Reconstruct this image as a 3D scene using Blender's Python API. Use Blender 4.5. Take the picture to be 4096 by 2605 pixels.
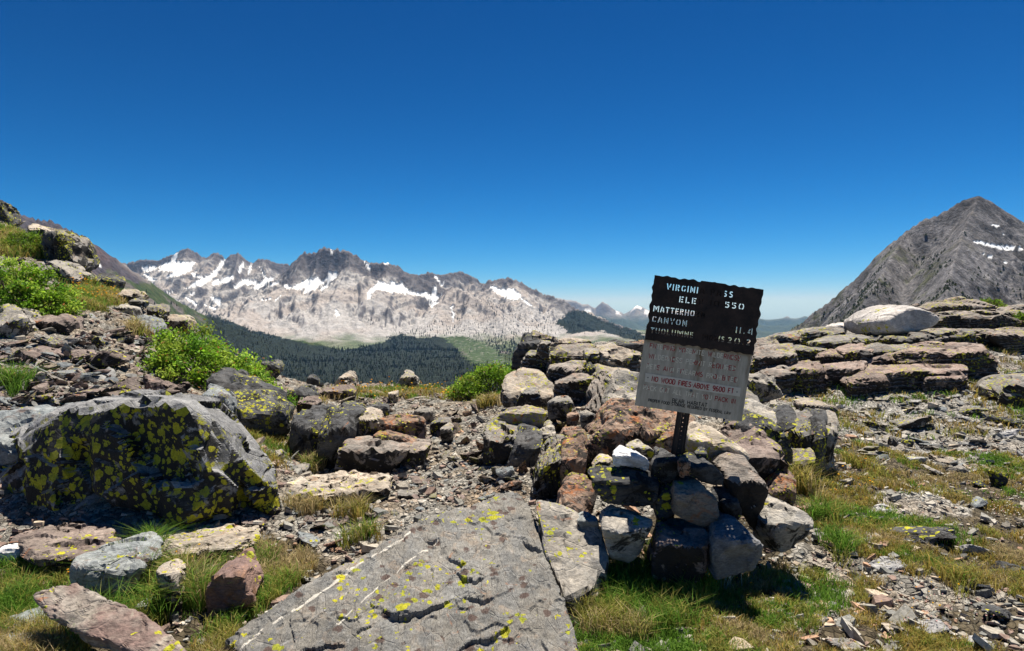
import bpy, bmesh, math, random
import numpy as np
from mathutils import Vector, Matrix

for o in list(bpy.data.objects):
    bpy.data.objects.remove(o)
scene = bpy.context.scene
COL = scene.collection

# ------------------------------------------------------------------ camera
F = 667.0            # focal length in pixels of a 1024-wide frame
EYE = 1.5
HOR = 315.0          # row of the horizon
PITCH = math.atan((325.5 - HOR) / F)
cam_d = bpy.data.cameras.new('camera')
cam = bpy.data.objects.new('camera', cam_d)
COL.objects.link(cam)
cam.location = (0, 0, EYE)
cam.rotation_euler = (math.radians(90) - PITCH, 0, 0)
cam_d.sensor_width = 36.0
cam_d.lens = F / 1024.0 * 36.0
cam_d.clip_start = 0.05
cam_d.clip_end = 120000
scene.camera = cam

# ------------------------------------------------------------------ sky and sun
SUN_EL, SUN_AZ = math.radians(69), math.radians(24)      # azimuth to the right of the view
world = bpy.data.worlds.new('World')
scene.world = world
world.use_nodes = True
wn, wl = world.node_tree.nodes, world.node_tree.links
wn.clear()
sky = wn.new('ShaderNodeTexSky')
sky.sky_type = 'NISHITA'
sky.sun_disc = False
sky.sun_elevation = SUN_EL
sky.sun_rotation = SUN_AZ
sky.altitude = 3200
sky.air_density = 1.0
sky.dust_density = 0.1
sky.ozone_density = 1.6
bg = wn.new('ShaderNodeBackground')
bg.inputs['Strength'].default_value = 0.1
wo = wn.new('ShaderNodeOutputWorld')
# deep, contrasty high-altitude blue: one tone curve per channel over the whole dome
sep = wn.new('ShaderNodeSeparateColor'); cmb = wn.new('ShaderNodeCombineColor')
wl.new(sky.outputs[0], sep.inputs[0])
curves = []
for ch, (g_, k_) in enumerate(((3.4, 0.0048), (1.65, 0.138), (1.51, 0.231))):
    pw = wn.new('ShaderNodeMath'); pw.operation = 'POWER'; pw.inputs[1].default_value = g_
    ml = wn.new('ShaderNodeMath'); ml.operation = 'MULTIPLY'; ml.inputs[1].default_value = k_
    wl.new(sep.outputs[ch], pw.inputs[0]); wl.new(pw.outputs[0], ml.inputs[0])
    curves.append(ml.outputs[0])
# the haze at the horizon stays pale blue, never warm
out = [None, None, curves[2]]
for ch, lim in ((1, 0.86), (0, 0.72)):
    sc_ = wn.new('ShaderNodeMath'); sc_.operation = 'MULTIPLY'; sc_.inputs[1].default_value = lim
    mn = wn.new('ShaderNodeMath'); mn.operation = 'MINIMUM'
    wl.new(out[ch + 1], sc_.inputs[0]); wl.new(sc_.outputs[0], mn.inputs[0]); wl.new(curves[ch], mn.inputs[1])
    out[ch] = mn.outputs[0]
for ch in range(3):
    wl.new(out[ch], cmb.inputs[ch])
wl.new(cmb.outputs[0], bg.inputs['Color'])
wl.new(bg.outputs[0], wo.inputs['Surface'])

sun_d = bpy.data.lights.new('sun', 'SUN')
sun_d.energy = 5.0
sun_d.angle = math.radians(0.5)
sun_d.color = (1.0, 0.94, 0.84)
sun = bpy.data.objects.new('sun', sun_d)
COL.objects.link(sun)
SUN = Vector((math.sin(SUN_AZ) * math.cos(SUN_EL), math.cos(SUN_AZ) * math.cos(SUN_EL), math.sin(SUN_EL)))
sun.rotation_euler = SUN.to_track_quat('Z', 'Y').to_euler()
sun.location = (0, 0, 30)

vs = scene.view_settings
vs.view_transform = 'Standard'
vs.look = 'None'
vs.exposure = 0.72
vs.gamma = 1.0
vs.use_curve_mapping = False
scene.render.engine = 'CYCLES'
scene.cycles.use_denoising = True
scene.cycles.max_bounces = 6
scene.cycles.diffuse_bounces = 1
scene.cycles.transmission_bounces = 3
scene.cycles.volume_bounces = 0
scene.cycles.transparent_max_bounces = 4

# ------------------------------------------------------------------ numpy noise
def _hash(i, j, k, s):
    h = (i * 374761393 + j * 668265263 + k * 2147483647 + s * 974711) & 0xFFFFFFFF
    h = ((h ^ (h >> 13)) * 1274126177) & 0xFFFFFFFF
    h = ((h ^ (h >> 16)) * 2246822519) & 0xFFFFFFFF
    return h ^ (h >> 15)

_rg = np.random.default_rng(5)
_G = _rg.normal(size=(256, 3)); _G /= np.linalg.norm(_G, axis=1)[:, None]

_G = _G.astype(np.float32)
_PERM = np.concatenate([_rg.permutation(256)] * 2).astype(np.int32)
_GX, _GY, _GZ = np.ascontiguousarray(_G[:, 0]), np.ascontiguousarray(_G[:, 1]), np.ascontiguousarray(_G[:, 2])

def perlin(P, seed=0):
    P = np.asarray(P, dtype=np.float64)
    I = np.floor(P)
    f = (P - I).astype(np.float32)
    I = (I.astype(np.int64) & 255).astype(np.int32)
    fx, fy, fz = f[:, 0], f[:, 1], f[:, 2]
    u = f * f * f * (f * (f * 6 - 15) + 10)
    ux, uy, uz = u[:, 0], u[:, 1], u[:, 2]
    k0 = I[:, 2]; k1 = (k0 + 1) & 255
    res = []
    for dx in (0, 1):
        a = _PERM[((I[:, 0] + dx + seed * 37) & 255)]
        row = []
        for dy in (0, 1):
            b = _PERM[(a + I[:, 1] + dy) & 255]
            g0 = _PERM[(b + k0) & 255]; g1 = _PERM[(b + k1) & 255]
            x, y = fx - dx, fy - dy
            d0 = _GX[g0] * x + _GY[g0] * y + _GZ[g0] * fz
            d1 = _GX[g1] * x + _GY[g1] * y + _GZ[g1] * (fz - 1)
            row.append(d0 + (d1 - d0) * uz)
        res.append(row[0] + (row[1] - row[0]) * uy)
    return (res[0] + (res[1] - res[0]) * ux) * 1.5

def fbm(P, octaves=5, lac=2.03, gain=0.5, seed=0):
    P = np.asarray(P, dtype=np.float64)
    a, s, out = 1.0, 0.0, 0.0
    for o in range(octaves):
        out = out + a * perlin(P, seed + o * 17); s += a
        P = P * lac + 13.7; a *= gain
    return out / s

def ridged(P, octaves=5, lac=2.1, gain=0.5, seed=0):
    P = np.asarray(P, dtype=np.float64)
    a, s, out = 1.0, 0.0, 0.0
    for o in range(octaves):
        out = out + a * (1 - np.abs(perlin(P, seed + o * 17)) * 2.2); s += a
        P = P * lac + 7.1; a *= gain
    return out / s

def sstep(a, b, x):
    t = np.clip((x - a) / (b - a), 0, 1)
    return t * t * (3 - 2 * t)

def xyz(x, y, z=0.0):
    x = np.asarray(x, float); y = np.asarray(y, float)
    return np.stack([x, y, np.broadcast_to(np.asarray(z, float), x.shape)], -1)

# ------------------------------------------------------------------ photograph geometry
_cp, _sp = math.cos(PITCH), math.sin(PITCH)
def W(px, py, d):
    """world point on the sight line of a picture point, d metres ahead"""
    a, b = (px - 512) / F, (325.5 - py) / F
    fy, fz = _cp + b * _sp, -_sp + b * _cp
    return np.array([a / fy * d, d, EYE + fz / fy * d])

def proj(P):
    P = np.asarray(P, float)
    x, y, z = P[..., 0], P[..., 1], P[..., 2] - EYE
    fwd = y * _cp - z * _sp
    up = y * _sp + z * _cp
    fwd = np.where(fwd < 1e-3, 1e-3, fwd)
    return 512 + F * x / fwd, 325.5 - F * up / fwd

def inpoly(px, py, poly):
    poly = np.asarray(poly, float)
    c = np.zeros(px.shape, bool)
    n = len(poly)
    for i in range(n):
        x0, y0 = poly[i]; x1, y1 = poly[(i + 1) % n]
        if y0 == y1:
            continue
        t = (py < y0) != (py < y1)
        c ^= t & (px < (x1 - x0) * (py - y0) / (y1 - y0) + x0)
    return c

# ------------------------------------------------------------------ mesh helpers
def mesh_np(name, V, Fc, smooth=True, col=None, attrs=None):
    """Fc: an (M,3) or (M,4) index array, or a list of such arrays"""
    me = bpy.data.meshes.new(name)
    V = np.asarray(V, np.float32)
    parts = [np.asarray(f, np.int32) for f in (Fc if isinstance(Fc, list) else [Fc]) if len(f)]
    me.vertices.add(len(V))
    me.vertices.foreach_set('co', V.ravel())
    loops = np.concatenate([f.ravel() for f in parts])
    tot = np.concatenate([np.full(len(f), f.shape[1], np.int32) for f in parts])
    start = np.concatenate([[0], np.cumsum(tot)[:-1]]).astype(np.int32)
    me.loops.add(len(loops))
    me.loops.foreach_set('vertex_index', loops)
    me.polygons.add(len(tot))
    me.polygons.foreach_set('loop_start', start)
    me.polygons.foreach_set('loop_total', tot)
    me.polygons.foreach_set('use_smooth', np.full(len(tot), bool(smooth)))
    if col is not None:
        a = me.attributes.new('Col', 'FLOAT_COLOR', 'POINT')
        c = np.ones((len(V), 4), np.float32); c[:, :np.shape(col)[1]] = col
        a.data.foreach_set('color', c.ravel())
    for k, v in (attrs or {}).items():
        a = me.attributes.new(k, 'FLOAT', 'POINT')
        a.data.foreach_set('value', np.asarray(v, np.float32))
    me.update(calc_edges=True)
    return me

def add(name, me, mat=None, parent=None, loc=None):
    o = bpy.data.objects.new(name, me)
    COL.objects.link(o)
    if mat is not None and me is not None:
        if not me.materials:
            me.materials.append(mat)
    if parent is not None:
        o.parent = parent
    if loc is not None:
        o.location = loc
    return o

def tag(o, label=None, cat=None, group=None, kind=None):
    if label: o['label'] = label
    if cat: o['category'] = cat
    if group: o['group'] = group
    if kind: o['kind'] = kind
    return o

def empty(name, loc, label, cat, group=None):
    e = bpy.data.objects.new(name, None)
    COL.objects.link(e)
    e.location = loc
    e.empty_display_size = 0.1
    return tag(e, label, cat, group)

def grid_faces(nr, nc):
    i = np.arange(nr * nc).reshape(nr, nc)
    return np.stack([i[:-1, :-1], i[:-1, 1:], i[1:, 1:], i[1:, :-1]], -1).reshape(-1, 4)

def vnormals(V, T):
    n = np.cross(V[T[:, 1]] - V[T[:, 0]], V[T[:, 2]] - V[T[:, 0]])
    N = np.zeros_like(V)
    for k in range(3):
        np.add.at(N, T[:, k], n)
    return N / (np.linalg.norm(N, axis=1)[:, None] + 1e-12)

# ------------------------------------------------------------------ node helpers
class NT:
    def __init__(self, name):
        self.m = bpy.data.materials.new(name)
        self.m.use_nodes = True
        self.t = self.m.node_tree
        self.t.nodes.clear()
        self.out = self.n('ShaderNodeOutputMaterial')
    def n(self, ty, **kw):
        nd = self.t.nodes.new(ty)
        for k, v in kw.items():
            setattr(nd, k, v)
        return nd
    def l(self, a, b):
        self.t.links.new(a, b)
    def put(self, sock, v):
        if isinstance(v, bpy.types.NodeSocket):
            self.l(v, sock)
        else:
            sock.default_value = v
    def noise(self, vec, scale, detail=6, rough=0.6, dist=0.0, out=0):
        nd = self.n('ShaderNodeTexNoise')
        self.l(vec, nd.inputs['Vector'])
        nd.inputs['Scale'].default_value = scale
        nd.inputs['Detail'].default_value = detail
        nd.inputs['Roughness'].default_value = rough
        nd.inputs['Distortion'].default_value = dist
        return nd.outputs[out]
    def vor(self, vec, scale, feature='F1', out='Distance', rnd=1.0):
        nd = self.n('ShaderNodeTexVoronoi', feature=feature)
        self.l(vec, nd.inputs['Vector'])
        nd.inputs['Scale'].default_value = scale
        nd.inputs['Randomness'].default_value = rnd
        return nd.outputs[out]
    def ramp(self, v, a, b, lo=0.0, hi=1.0):
        nd = self.n('ShaderNodeMapRange', interpolation_type='SMOOTHSTEP')
        self.l(v, nd.inputs[0])
        nd.inputs[1].default_value = a; nd.inputs[2].default_value = b
        nd.inputs[3].default_value = lo; nd.inputs[4].default_value = hi
        return nd.outputs[0]
    def math(self, op, a, b=0.0):
        nd = self.n('ShaderNodeMath', operation=op)
        self.put(nd.inputs[0], a); self.put(nd.inputs[1], b)
        return nd.outputs[0]
    def mix(self, f, a, b, blend='MIX'):
        nd = self.n('ShaderNodeMix', data_type='RGBA', blend_type=blend)
        self.put(nd.inputs[0], f)
        for s, v in ((nd.inputs[6], a), (nd.inputs[7], b)):
            if isinstance(v, bpy.types.NodeSocket): self.l(v, s)
            else: s.default_value = (*v[:3], 1)
        return nd.outputs[2]
    def scale(self, colr, f):
        """colour times a value"""
        nd = self.n('ShaderNodeVectorMath', operation='SCALE')
        self.l(colr, nd.inputs[0]); self.put(nd.inputs['Scale'], f)
        return nd.outputs[0]
    def bump(self, h, strength=0.5, dist=0.02, normal=None):
        nd = self.n('ShaderNodeBump')
        nd.inputs['Strength'].default_value = strength
        nd.inputs['Distance'].default_value = dist
        self.l(h, nd.inputs['Height'])
        if normal is not None: self.l(normal, nd.inputs['Normal'])
        return nd.outputs[0]
    def bsdf(self, colr, rough=0.85, spec=0.25, normal=None, metal=0.0):
        b = self.n('ShaderNodeBsdfPrincipled')
        if isinstance(colr, bpy.types.NodeSocket): self.l(colr, b.inputs['Base Color'])
        else: b.inputs['Base Color'].default_value = (*colr, 1)
        self.put(b.inputs['Roughness'], rough)
        b.inputs['Specular IOR Level'].default_value = spec
        b.inputs['Metallic'].default_value = metal
        if normal is not None: self.l(normal, b.inputs['Normal'])
        self.l(b.outputs[0], self.out.inputs['Surface'])
        return b
    def coord(self, kind='Object', jitter=True):
        tc = self.n('ShaderNodeTexCoord')
        v = tc.outputs[kind]
        if jitter:
            oi = self.n('ShaderNodeObjectInfo')
            s = self.math('MULTIPLY', oi.outputs['Random'], 91.7)
            cb = self.n('ShaderNodeCombineXYZ')
            for i in range(3): self.l(s, cb.inputs[i])
            ad = self.n('ShaderNodeVectorMath', operation='ADD')
            self.l(v, ad.inputs[0]); self.l(cb.outputs[0], ad.inputs[1])
            v = ad.outputs[0]
        return v
    def stretch(self, v, s, rot=(0, 0, 0)):
        mp = self.n('ShaderNodeMapping')
        self.l(v, mp.inputs[0]); mp.inputs['Scale'].default_value = s
        mp.inputs['Rotation'].default_value = rot
        return mp.outputs[0]

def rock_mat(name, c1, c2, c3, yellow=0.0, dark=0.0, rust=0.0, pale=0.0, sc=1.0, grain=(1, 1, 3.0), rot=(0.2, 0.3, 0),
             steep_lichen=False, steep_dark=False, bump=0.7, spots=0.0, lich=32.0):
    """weathered rock: two rock tones in bands, grain, cracks, crusts of lichen with their own shapes"""
    t = NT(name)
    v = t.coord()
    vg = t.stretch(v, grain, rot)
    col = t.mix(t.ramp(t.noise(vg, 3.0 * sc, 8, 0.62, 0.4), 0.36, 0.64), c1, c2)
    col = t.mix(t.ramp(t.noise(v, 7.0 * sc, 8, 0.7, 0.8), 0.52, 0.68), col, c3)
    fine = t.noise(vg, 38 * sc, 6, 0.75)
    col = t.scale(col, t.ramp(fine, 0.25, 0.8, 0.62, 1.42))
    med = t.noise(v, 13 * sc, 7, 0.7)
    col = t.scale(col, t.ramp(med, 0.3, 0.7, 0.76, 1.24))
    col = t.scale(col, t.ramp(t.noise(v, 1.6, 4, 0.6), 0.3, 0.7, 0.72, 1.22))
    if pale:
        col = t.mix(t.math('MULTIPLY', t.ramp(t.noise(v, 17 * sc, 9, 0.75, 0.5), 0.56, 0.66), pale), col, (0.48, 0.47, 0.45))
    if rust:
        col = t.mix(t.ramp(t.noise(v, 5.2 * sc, 9, 0.7, 1.0), 0.66 - 0.24 * rust, 0.76 - 0.2 * rust), col, (0.36, 0.14, 0.055))
    if spots:
        sp = t.math('ADD', t.vor(v, 8 * sc), t.math('MULTIPLY', t.noise(v, 22 * sc, 6, 0.7), 0.7))
        col = t.mix(t.math('MULTIPLY', t.ramp(sp, 0.46 + 0.2 * spots, 0.38 + 0.2 * spots), 0.85), col, (0.10, 0.062, 0.05))
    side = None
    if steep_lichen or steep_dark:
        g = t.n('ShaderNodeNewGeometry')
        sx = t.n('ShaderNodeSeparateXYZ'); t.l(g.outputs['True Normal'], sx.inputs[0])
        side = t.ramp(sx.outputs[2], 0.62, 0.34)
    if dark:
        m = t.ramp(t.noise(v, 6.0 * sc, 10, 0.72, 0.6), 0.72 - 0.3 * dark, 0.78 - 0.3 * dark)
        if side is not None: m = t.math('MULTIPLY', m, side)  # black lichen crust kept to steep faces, spread further to paint deeper shade there
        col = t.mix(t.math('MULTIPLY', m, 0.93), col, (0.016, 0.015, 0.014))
    if yellow:
        # round crusty colonies of different size and age, crowding together in patches
        wob = t.n('ShaderNodeVectorMath', operation='SCALE'); wob.inputs['Scale'].default_value = 0.9 / (lich * sc)
        t.l(t.noise(v, lich * 1.7 * sc, 4, 0.6, 0.0, 1), wob.inputs[0])
        av = t.n('ShaderNodeVectorMath', operation='ADD'); t.l(v, av.inputs[0]); t.l(wob.outputs[0], av.inputs[1])
        m = None
        for k, f in enumerate((0.62, 1.35)):
            vn = t.n('ShaderNodeTexVoronoi', feature='F1'); t.l(av.outputs[0], vn.inputs['Vector']); vn.inputs['Scale'].default_value = lich * f * sc
            sp_ = t.n('ShaderNodeSeparateColor'); t.l(vn.outputs['Color'], sp_.inputs[0])
            gate = t.math('ADD', sp_.outputs[0], t.math('MULTIPLY', t.ramp(t.noise(v, 2.4 * sc, 3, 0.55), 0.3, 0.7), 1.1))
            thr = 1.78 - 0.98 * yellow
            on = t.ramp(gate, thr, thr + 0.02)
            edge = t.math('ADD', vn.outputs['Distance'], t.math('MULTIPLY', t.noise(v, 60 * sc, 3, 0.7), 0.22))
            rad = t.math('ADD', t.math('MULTIPLY', sp_.outputs[1], 0.3), 0.32)
            mm = t.math('MULTIPLY', on, t.math('LESS_THAN', edge, rad))
            m = mm if m is None else t.math('MAXIMUM', m, mm)
            if k == 0: tintv = sp_.outputs[2]
        if steep_lichen: m = t.math('MULTIPLY', m, side)
        ycol = t.mix(tintv, (0.55, 0.50, 0.03), (0.36, 0.38, 0.04))
        ycol = t.scale(ycol, t.ramp(t.noise(v, 70 * sc, 4, 0.7), 0.3, 0.7, 0.65, 1.15))
        col = t.mix(m, col, ycol)
    cr = t.ramp(t.vor(t.stretch(vg, (1, 1, 1)), 4.5 * sc, 'DISTANCE_TO_EDGE'), 0.0, 0.035)
    h = t.math('ADD', t.math('MULTIPLY', med, 0.42), t.math('MULTIPLY', fine, 0.5))
    h = t.math('ADD', h, t.math('MULTIPLY', cr, 0.16))
    nrm = t.bump(h, bump, 0.03 / sc)
    t.bsdf(col, 0.82, 0.22, nrm)
    return t.m

def attr_mat(name, rough=0.9, nscale=20.0, lo=0.75, hi=1.25, bump=0.0, bdist=0.01, transl=0.0, coord='Object', detail=6, spec=0.2):
    """colour from the mesh's own colour attribute, broken up by noise; leaves and blades let light through"""
    t = NT(name)
    at = t.n('ShaderNodeAttribute'); at.attribute_name = 'Col'
    v = t.coord(coord, False)
    nz = t.noise(v, nscale, detail, 0.65)
    col = t.scale(at.outputs['Color'], t.ramp(nz, 0.25, 0.75, lo, hi))
    nrm = t.bump(nz, bump, bdist) if bump else None
    b = t.bsdf(col, rough, spec, nrm)
    if transl:
        tr = t.n('ShaderNodeBsdfTranslucent')
        t.l(t.scale(col, 1.25), tr.inputs['Color'])
        mx = t.n('ShaderNodeMixShader'); mx.inputs[0].default_value = transl
        t.l(b.outputs[0], mx.inputs[1]); t.l(tr.outputs[0], mx.inputs[2])
        t.l(mx.outputs[0], t.out.inputs['Surface'])
    return t.m

def plain_mat(name, c, rough=0.7, metal=0.0, n=0.0, ns=30.0, spec=0.3):
    t = NT(name)
    if n:
        v = t.coord('Object', False)
        col = t.mix(t.noise(v, ns, 6, 0.65), tuple(x * (1 - n) for x in c), tuple(min(1, x * (1 + n)) for x in c))
        t.bsdf(col, rough, spec, None, metal)
    else:
        t.bsdf(c, rough, spec, None, metal)
    return t.m

# ================================================================== FAR TERRAIN
FLOOR = -165.0
def ridge_line(pts):
    return np.array([W(*p) for p in pts])

# each ridge: picture points with their distance, then slope of its sides, height and reach of the cliff under its crest
RIDGES = [
    # reddish ridge coming down from the left into the valley
    ([(-420, 20, 1350), (-150, 112, 1500), (-60, 165, 1600), (0, 199, 1700), (20, 212, 1730), (38, 219, 1770), (50, 218, 1800), (66, 227, 1830), (80, 235, 1870),
      (90, 240, 1900), (100, 247, 1950), (112, 256, 2000), (122, 262, 2060), (130, 268, 2120), (147, 279, 2200), (170, 295, 2300),
      (200, 312, 2400), (238, 329, 2550), (272, 340, 2700), (320, 347, 2900)], 0.95, 0, 60),
    ([(50, 224, 1800), (58, 252, 1600), (62, 285, 1400)], 0.95, 0, 50),
    ([(-60, 170, 1600), (-40, 240, 1250), (-10, 300, 950)], 0.9, 0, 50),
    # snowy cirque crest far behind
    ([(60, 268, 6700), (128, 262, 6600), (140, 259, 6600), (150, 259, 6600), (158, 260, 6600), (172, 254, 6500), (181, 249, 6500), (188, 248, 6450), (200, 253, 6500),
      (206, 257, 6500), (213, 251, 6500), (218, 251, 6500), (226, 258, 6450), (232, 253, 6400), (239, 251.5, 6400), (246, 259, 6400), (252, 263, 6450),
      (258, 258, 6500), (266, 258, 6500), (276, 262, 6600), (287, 263, 6700), (296, 266, 6700), (330, 268, 6800)], 0.52, 75, 80),
    ([(188, 249, 6450), (183, 262, 6200), (175, 275, 5900)], 0.5, 30, 60),
    ([(216, 252, 6500), (206, 266, 6150), (196, 280, 5700)], 0.55, 30, 60),
    ([(239, 252, 6400), (236, 267, 6100), (232, 280, 5700)], 0.55, 40, 60),
    ([(262, 258, 6500), (268, 272, 6000), (262, 284, 5500)], 0.5, 30, 60),
    # main massif
    ([(270, 296, 5200), (282, 280, 5250), (292, 266, 5200), (298, 257, 5150), (304, 252, 5100), (310, 252, 5080), (318, 249.5, 5050), (324, 246, 5000), (330, 246, 5000), (337, 247.5, 5000),
      (346, 249, 5000), (355, 254, 5000), (362, 259, 5000), (372, 262, 5000), (385, 262, 5000), (392, 263, 5000), (400, 267, 5000),
      (410, 272, 4980), (420, 278, 4950), (432, 285, 4900), (444, 293, 4850), (452, 297, 4800)], 0.55, 110, 90),
    ([(350, 252, 5000), (350, 266, 4850), (342, 280, 4600), (334, 295, 4300), (328, 315, 3950), (330, 340, 3600)], 0.42, 6, 60),
    ([(304, 253, 5100), (296, 268, 4900), (286, 284, 4700)], 0.55, 40, 60),
    ([(392, 264, 5000), (384, 281, 4700), (372, 300, 4300)], 0.5, 0, 60),
    ([(286, 284, 4700), (262, 300, 4300), (240, 318, 3900)], 0.33, 0, 60),
    ([(452, 297, 4800), (456, 287, 4600), (463, 291, 4500), (474, 296, 4400), (486, 302, 4250), (500, 318, 4000), (512, 338, 3700)], 0.45, 22, 50),
    ([(452, 287, 4600), (440, 308, 4250), (432, 325, 3900)], 0.45, 0, 50),
    # ridges behind, to the right
    ([(415, 276, 6000), (425, 272, 6000), (440, 273, 6050), (452, 272.5, 6100), (462, 270.5, 6150), (470, 274, 6150), (480, 281, 6150), (494, 288, 6100)], 0.55, 50, 60),
    ([(478, 288, 5700), (485, 281.5, 5650), (492, 280, 5600), (500, 277, 5600), (507, 277, 5600), (516, 279, 5600), (530, 287, 5500), (548, 294.5, 5400), (565, 301, 5300),
      (580, 309, 5250), (600, 318, 5150), (622, 327, 5050), (650, 338, 4950), (700, 350, 4800)], 0.42, 40, 60),
    ([(516, 281, 5600), (520, 298, 5100), (530, 315, 4600), (548, 334, 4000)], 0.42, 10, 60),
    ([(560, 320, 4300), (585, 331, 4000), (612, 336, 3900), (660, 338, 3900), (720, 345, 3900)], 0.3, 0, 50),
]
RL = [(ridge_line(p), k, c, r) for p, k, c, r in RIDGES]

def h_far(x, y, more=False):
    x = np.asarray(x, float); y = np.asarray(y, float)
    P2 = xyz(x / 700.0, y / 700.0)
    wx = x + 90 * fbm(P2, 4, seed=3) * np.clip(y / 3000, .4, 1)
    wy = y + 120 * fbm(P2 + 31.3, 4, seed=9)
    best = np.full(x.shape, -1e9)
    dmin = np.full(x.shape, 1e9); face = np.zeros(x.shape)
    for line, k, cliff, reach in RL:
        v = np.full(x.shape, -1e9); dr = np.full(x.shape, 1e9)
        for i in range(len(line) - 1):
            a, b = line[i], line[i + 1]
            ab = b[:2] - a[:2]
            L2 = ab @ ab
            # crest itself is not warped, its flanks are
            t0 = np.clip(((x - a[0]) * ab[0] + (y - a[1]) * ab[1]) / L2, 0, 1)
            d0 = np.hypot(x - a[0] - t0 * ab[0], y - a[1] - t0 * ab[1])
            dmin = np.minimum(dmin, d0); dr = np.minimum(dr, d0)
            t1 = np.clip(((wx - a[0]) * ab[0] + (wy - a[1]) * ab[1]) / L2, 0, 1)
            d1 = np.hypot(wx - a[0] - t1 * ab[0], wy - a[1] - t1 * ab[1])
            w = np.clip(d0 / 160, 0, 1)
            d = d0 + (d1 - d0) * w
            t = t0 + (t1 - t0) * w
            v = np.maximum(v, a[2] + t * (b[2] - a[2]) - k * d - cliff * (1 - np.exp(-d / reach)))
        best = np.maximum(best, v)
        if cliff > 25:
            face = np.maximum(face, min(1.0, cliff / 60.0) * np.exp(-(dr / (110.0 + cliff)) ** 2))
    # concave foot
    s = 45.0
    hgt = s * np.logaddexp(best / s, FLOOR / s)
    up = sstep(FLOOR + 5, FLOOR + 200, hgt)
    far = np.clip(y / 4600.0, 0.25, 1.0) ** 1.7
    crest = 0.12 + 0.88 * sstep(0, 170, dmin)
    # ribs and gullies running down the slopes, then boulder-scale roughness
    gul = ridged(xyz(wx / (150.0 * np.clip(y / 4600.0, 0.25, 1.0)), wy / 620.0, hgt / 900.0), 5, gain=0.55, seed=25) - 0.72
    big = ridged(xyz(x / 420.0, y / 420.0), 5, gain=0.55, seed=21) - 0.62
    hgt = hgt + up * far * crest * (big * 75 + gul * 95)
    hgt = hgt + up * far * (fbm(xyz(x / 60.0, y / 60.0), 4, seed=5)) * 20 * (0.3 + 0.7 * crest)
    hgt = hgt + up * far * fbm(xyz(x / 24.0, y / 40.0), 3, seed=6) * (13 + 22 * np.exp(-dmin / 70))
    hgt = hgt + (fbm(xyz(x / 260.0, y / 260.0), 3, seed=41)) * 16 * (1 - up)
    return (hgt, face, gul) if more else hgt

def polar_grid(px0, px1, nc, ds):
    pxs = np.linspace(px0, px1, nc)
    D, PX = np.meshgrid(ds, pxs, indexing='ij')
    return (PX - 512) / F * D, D

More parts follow.
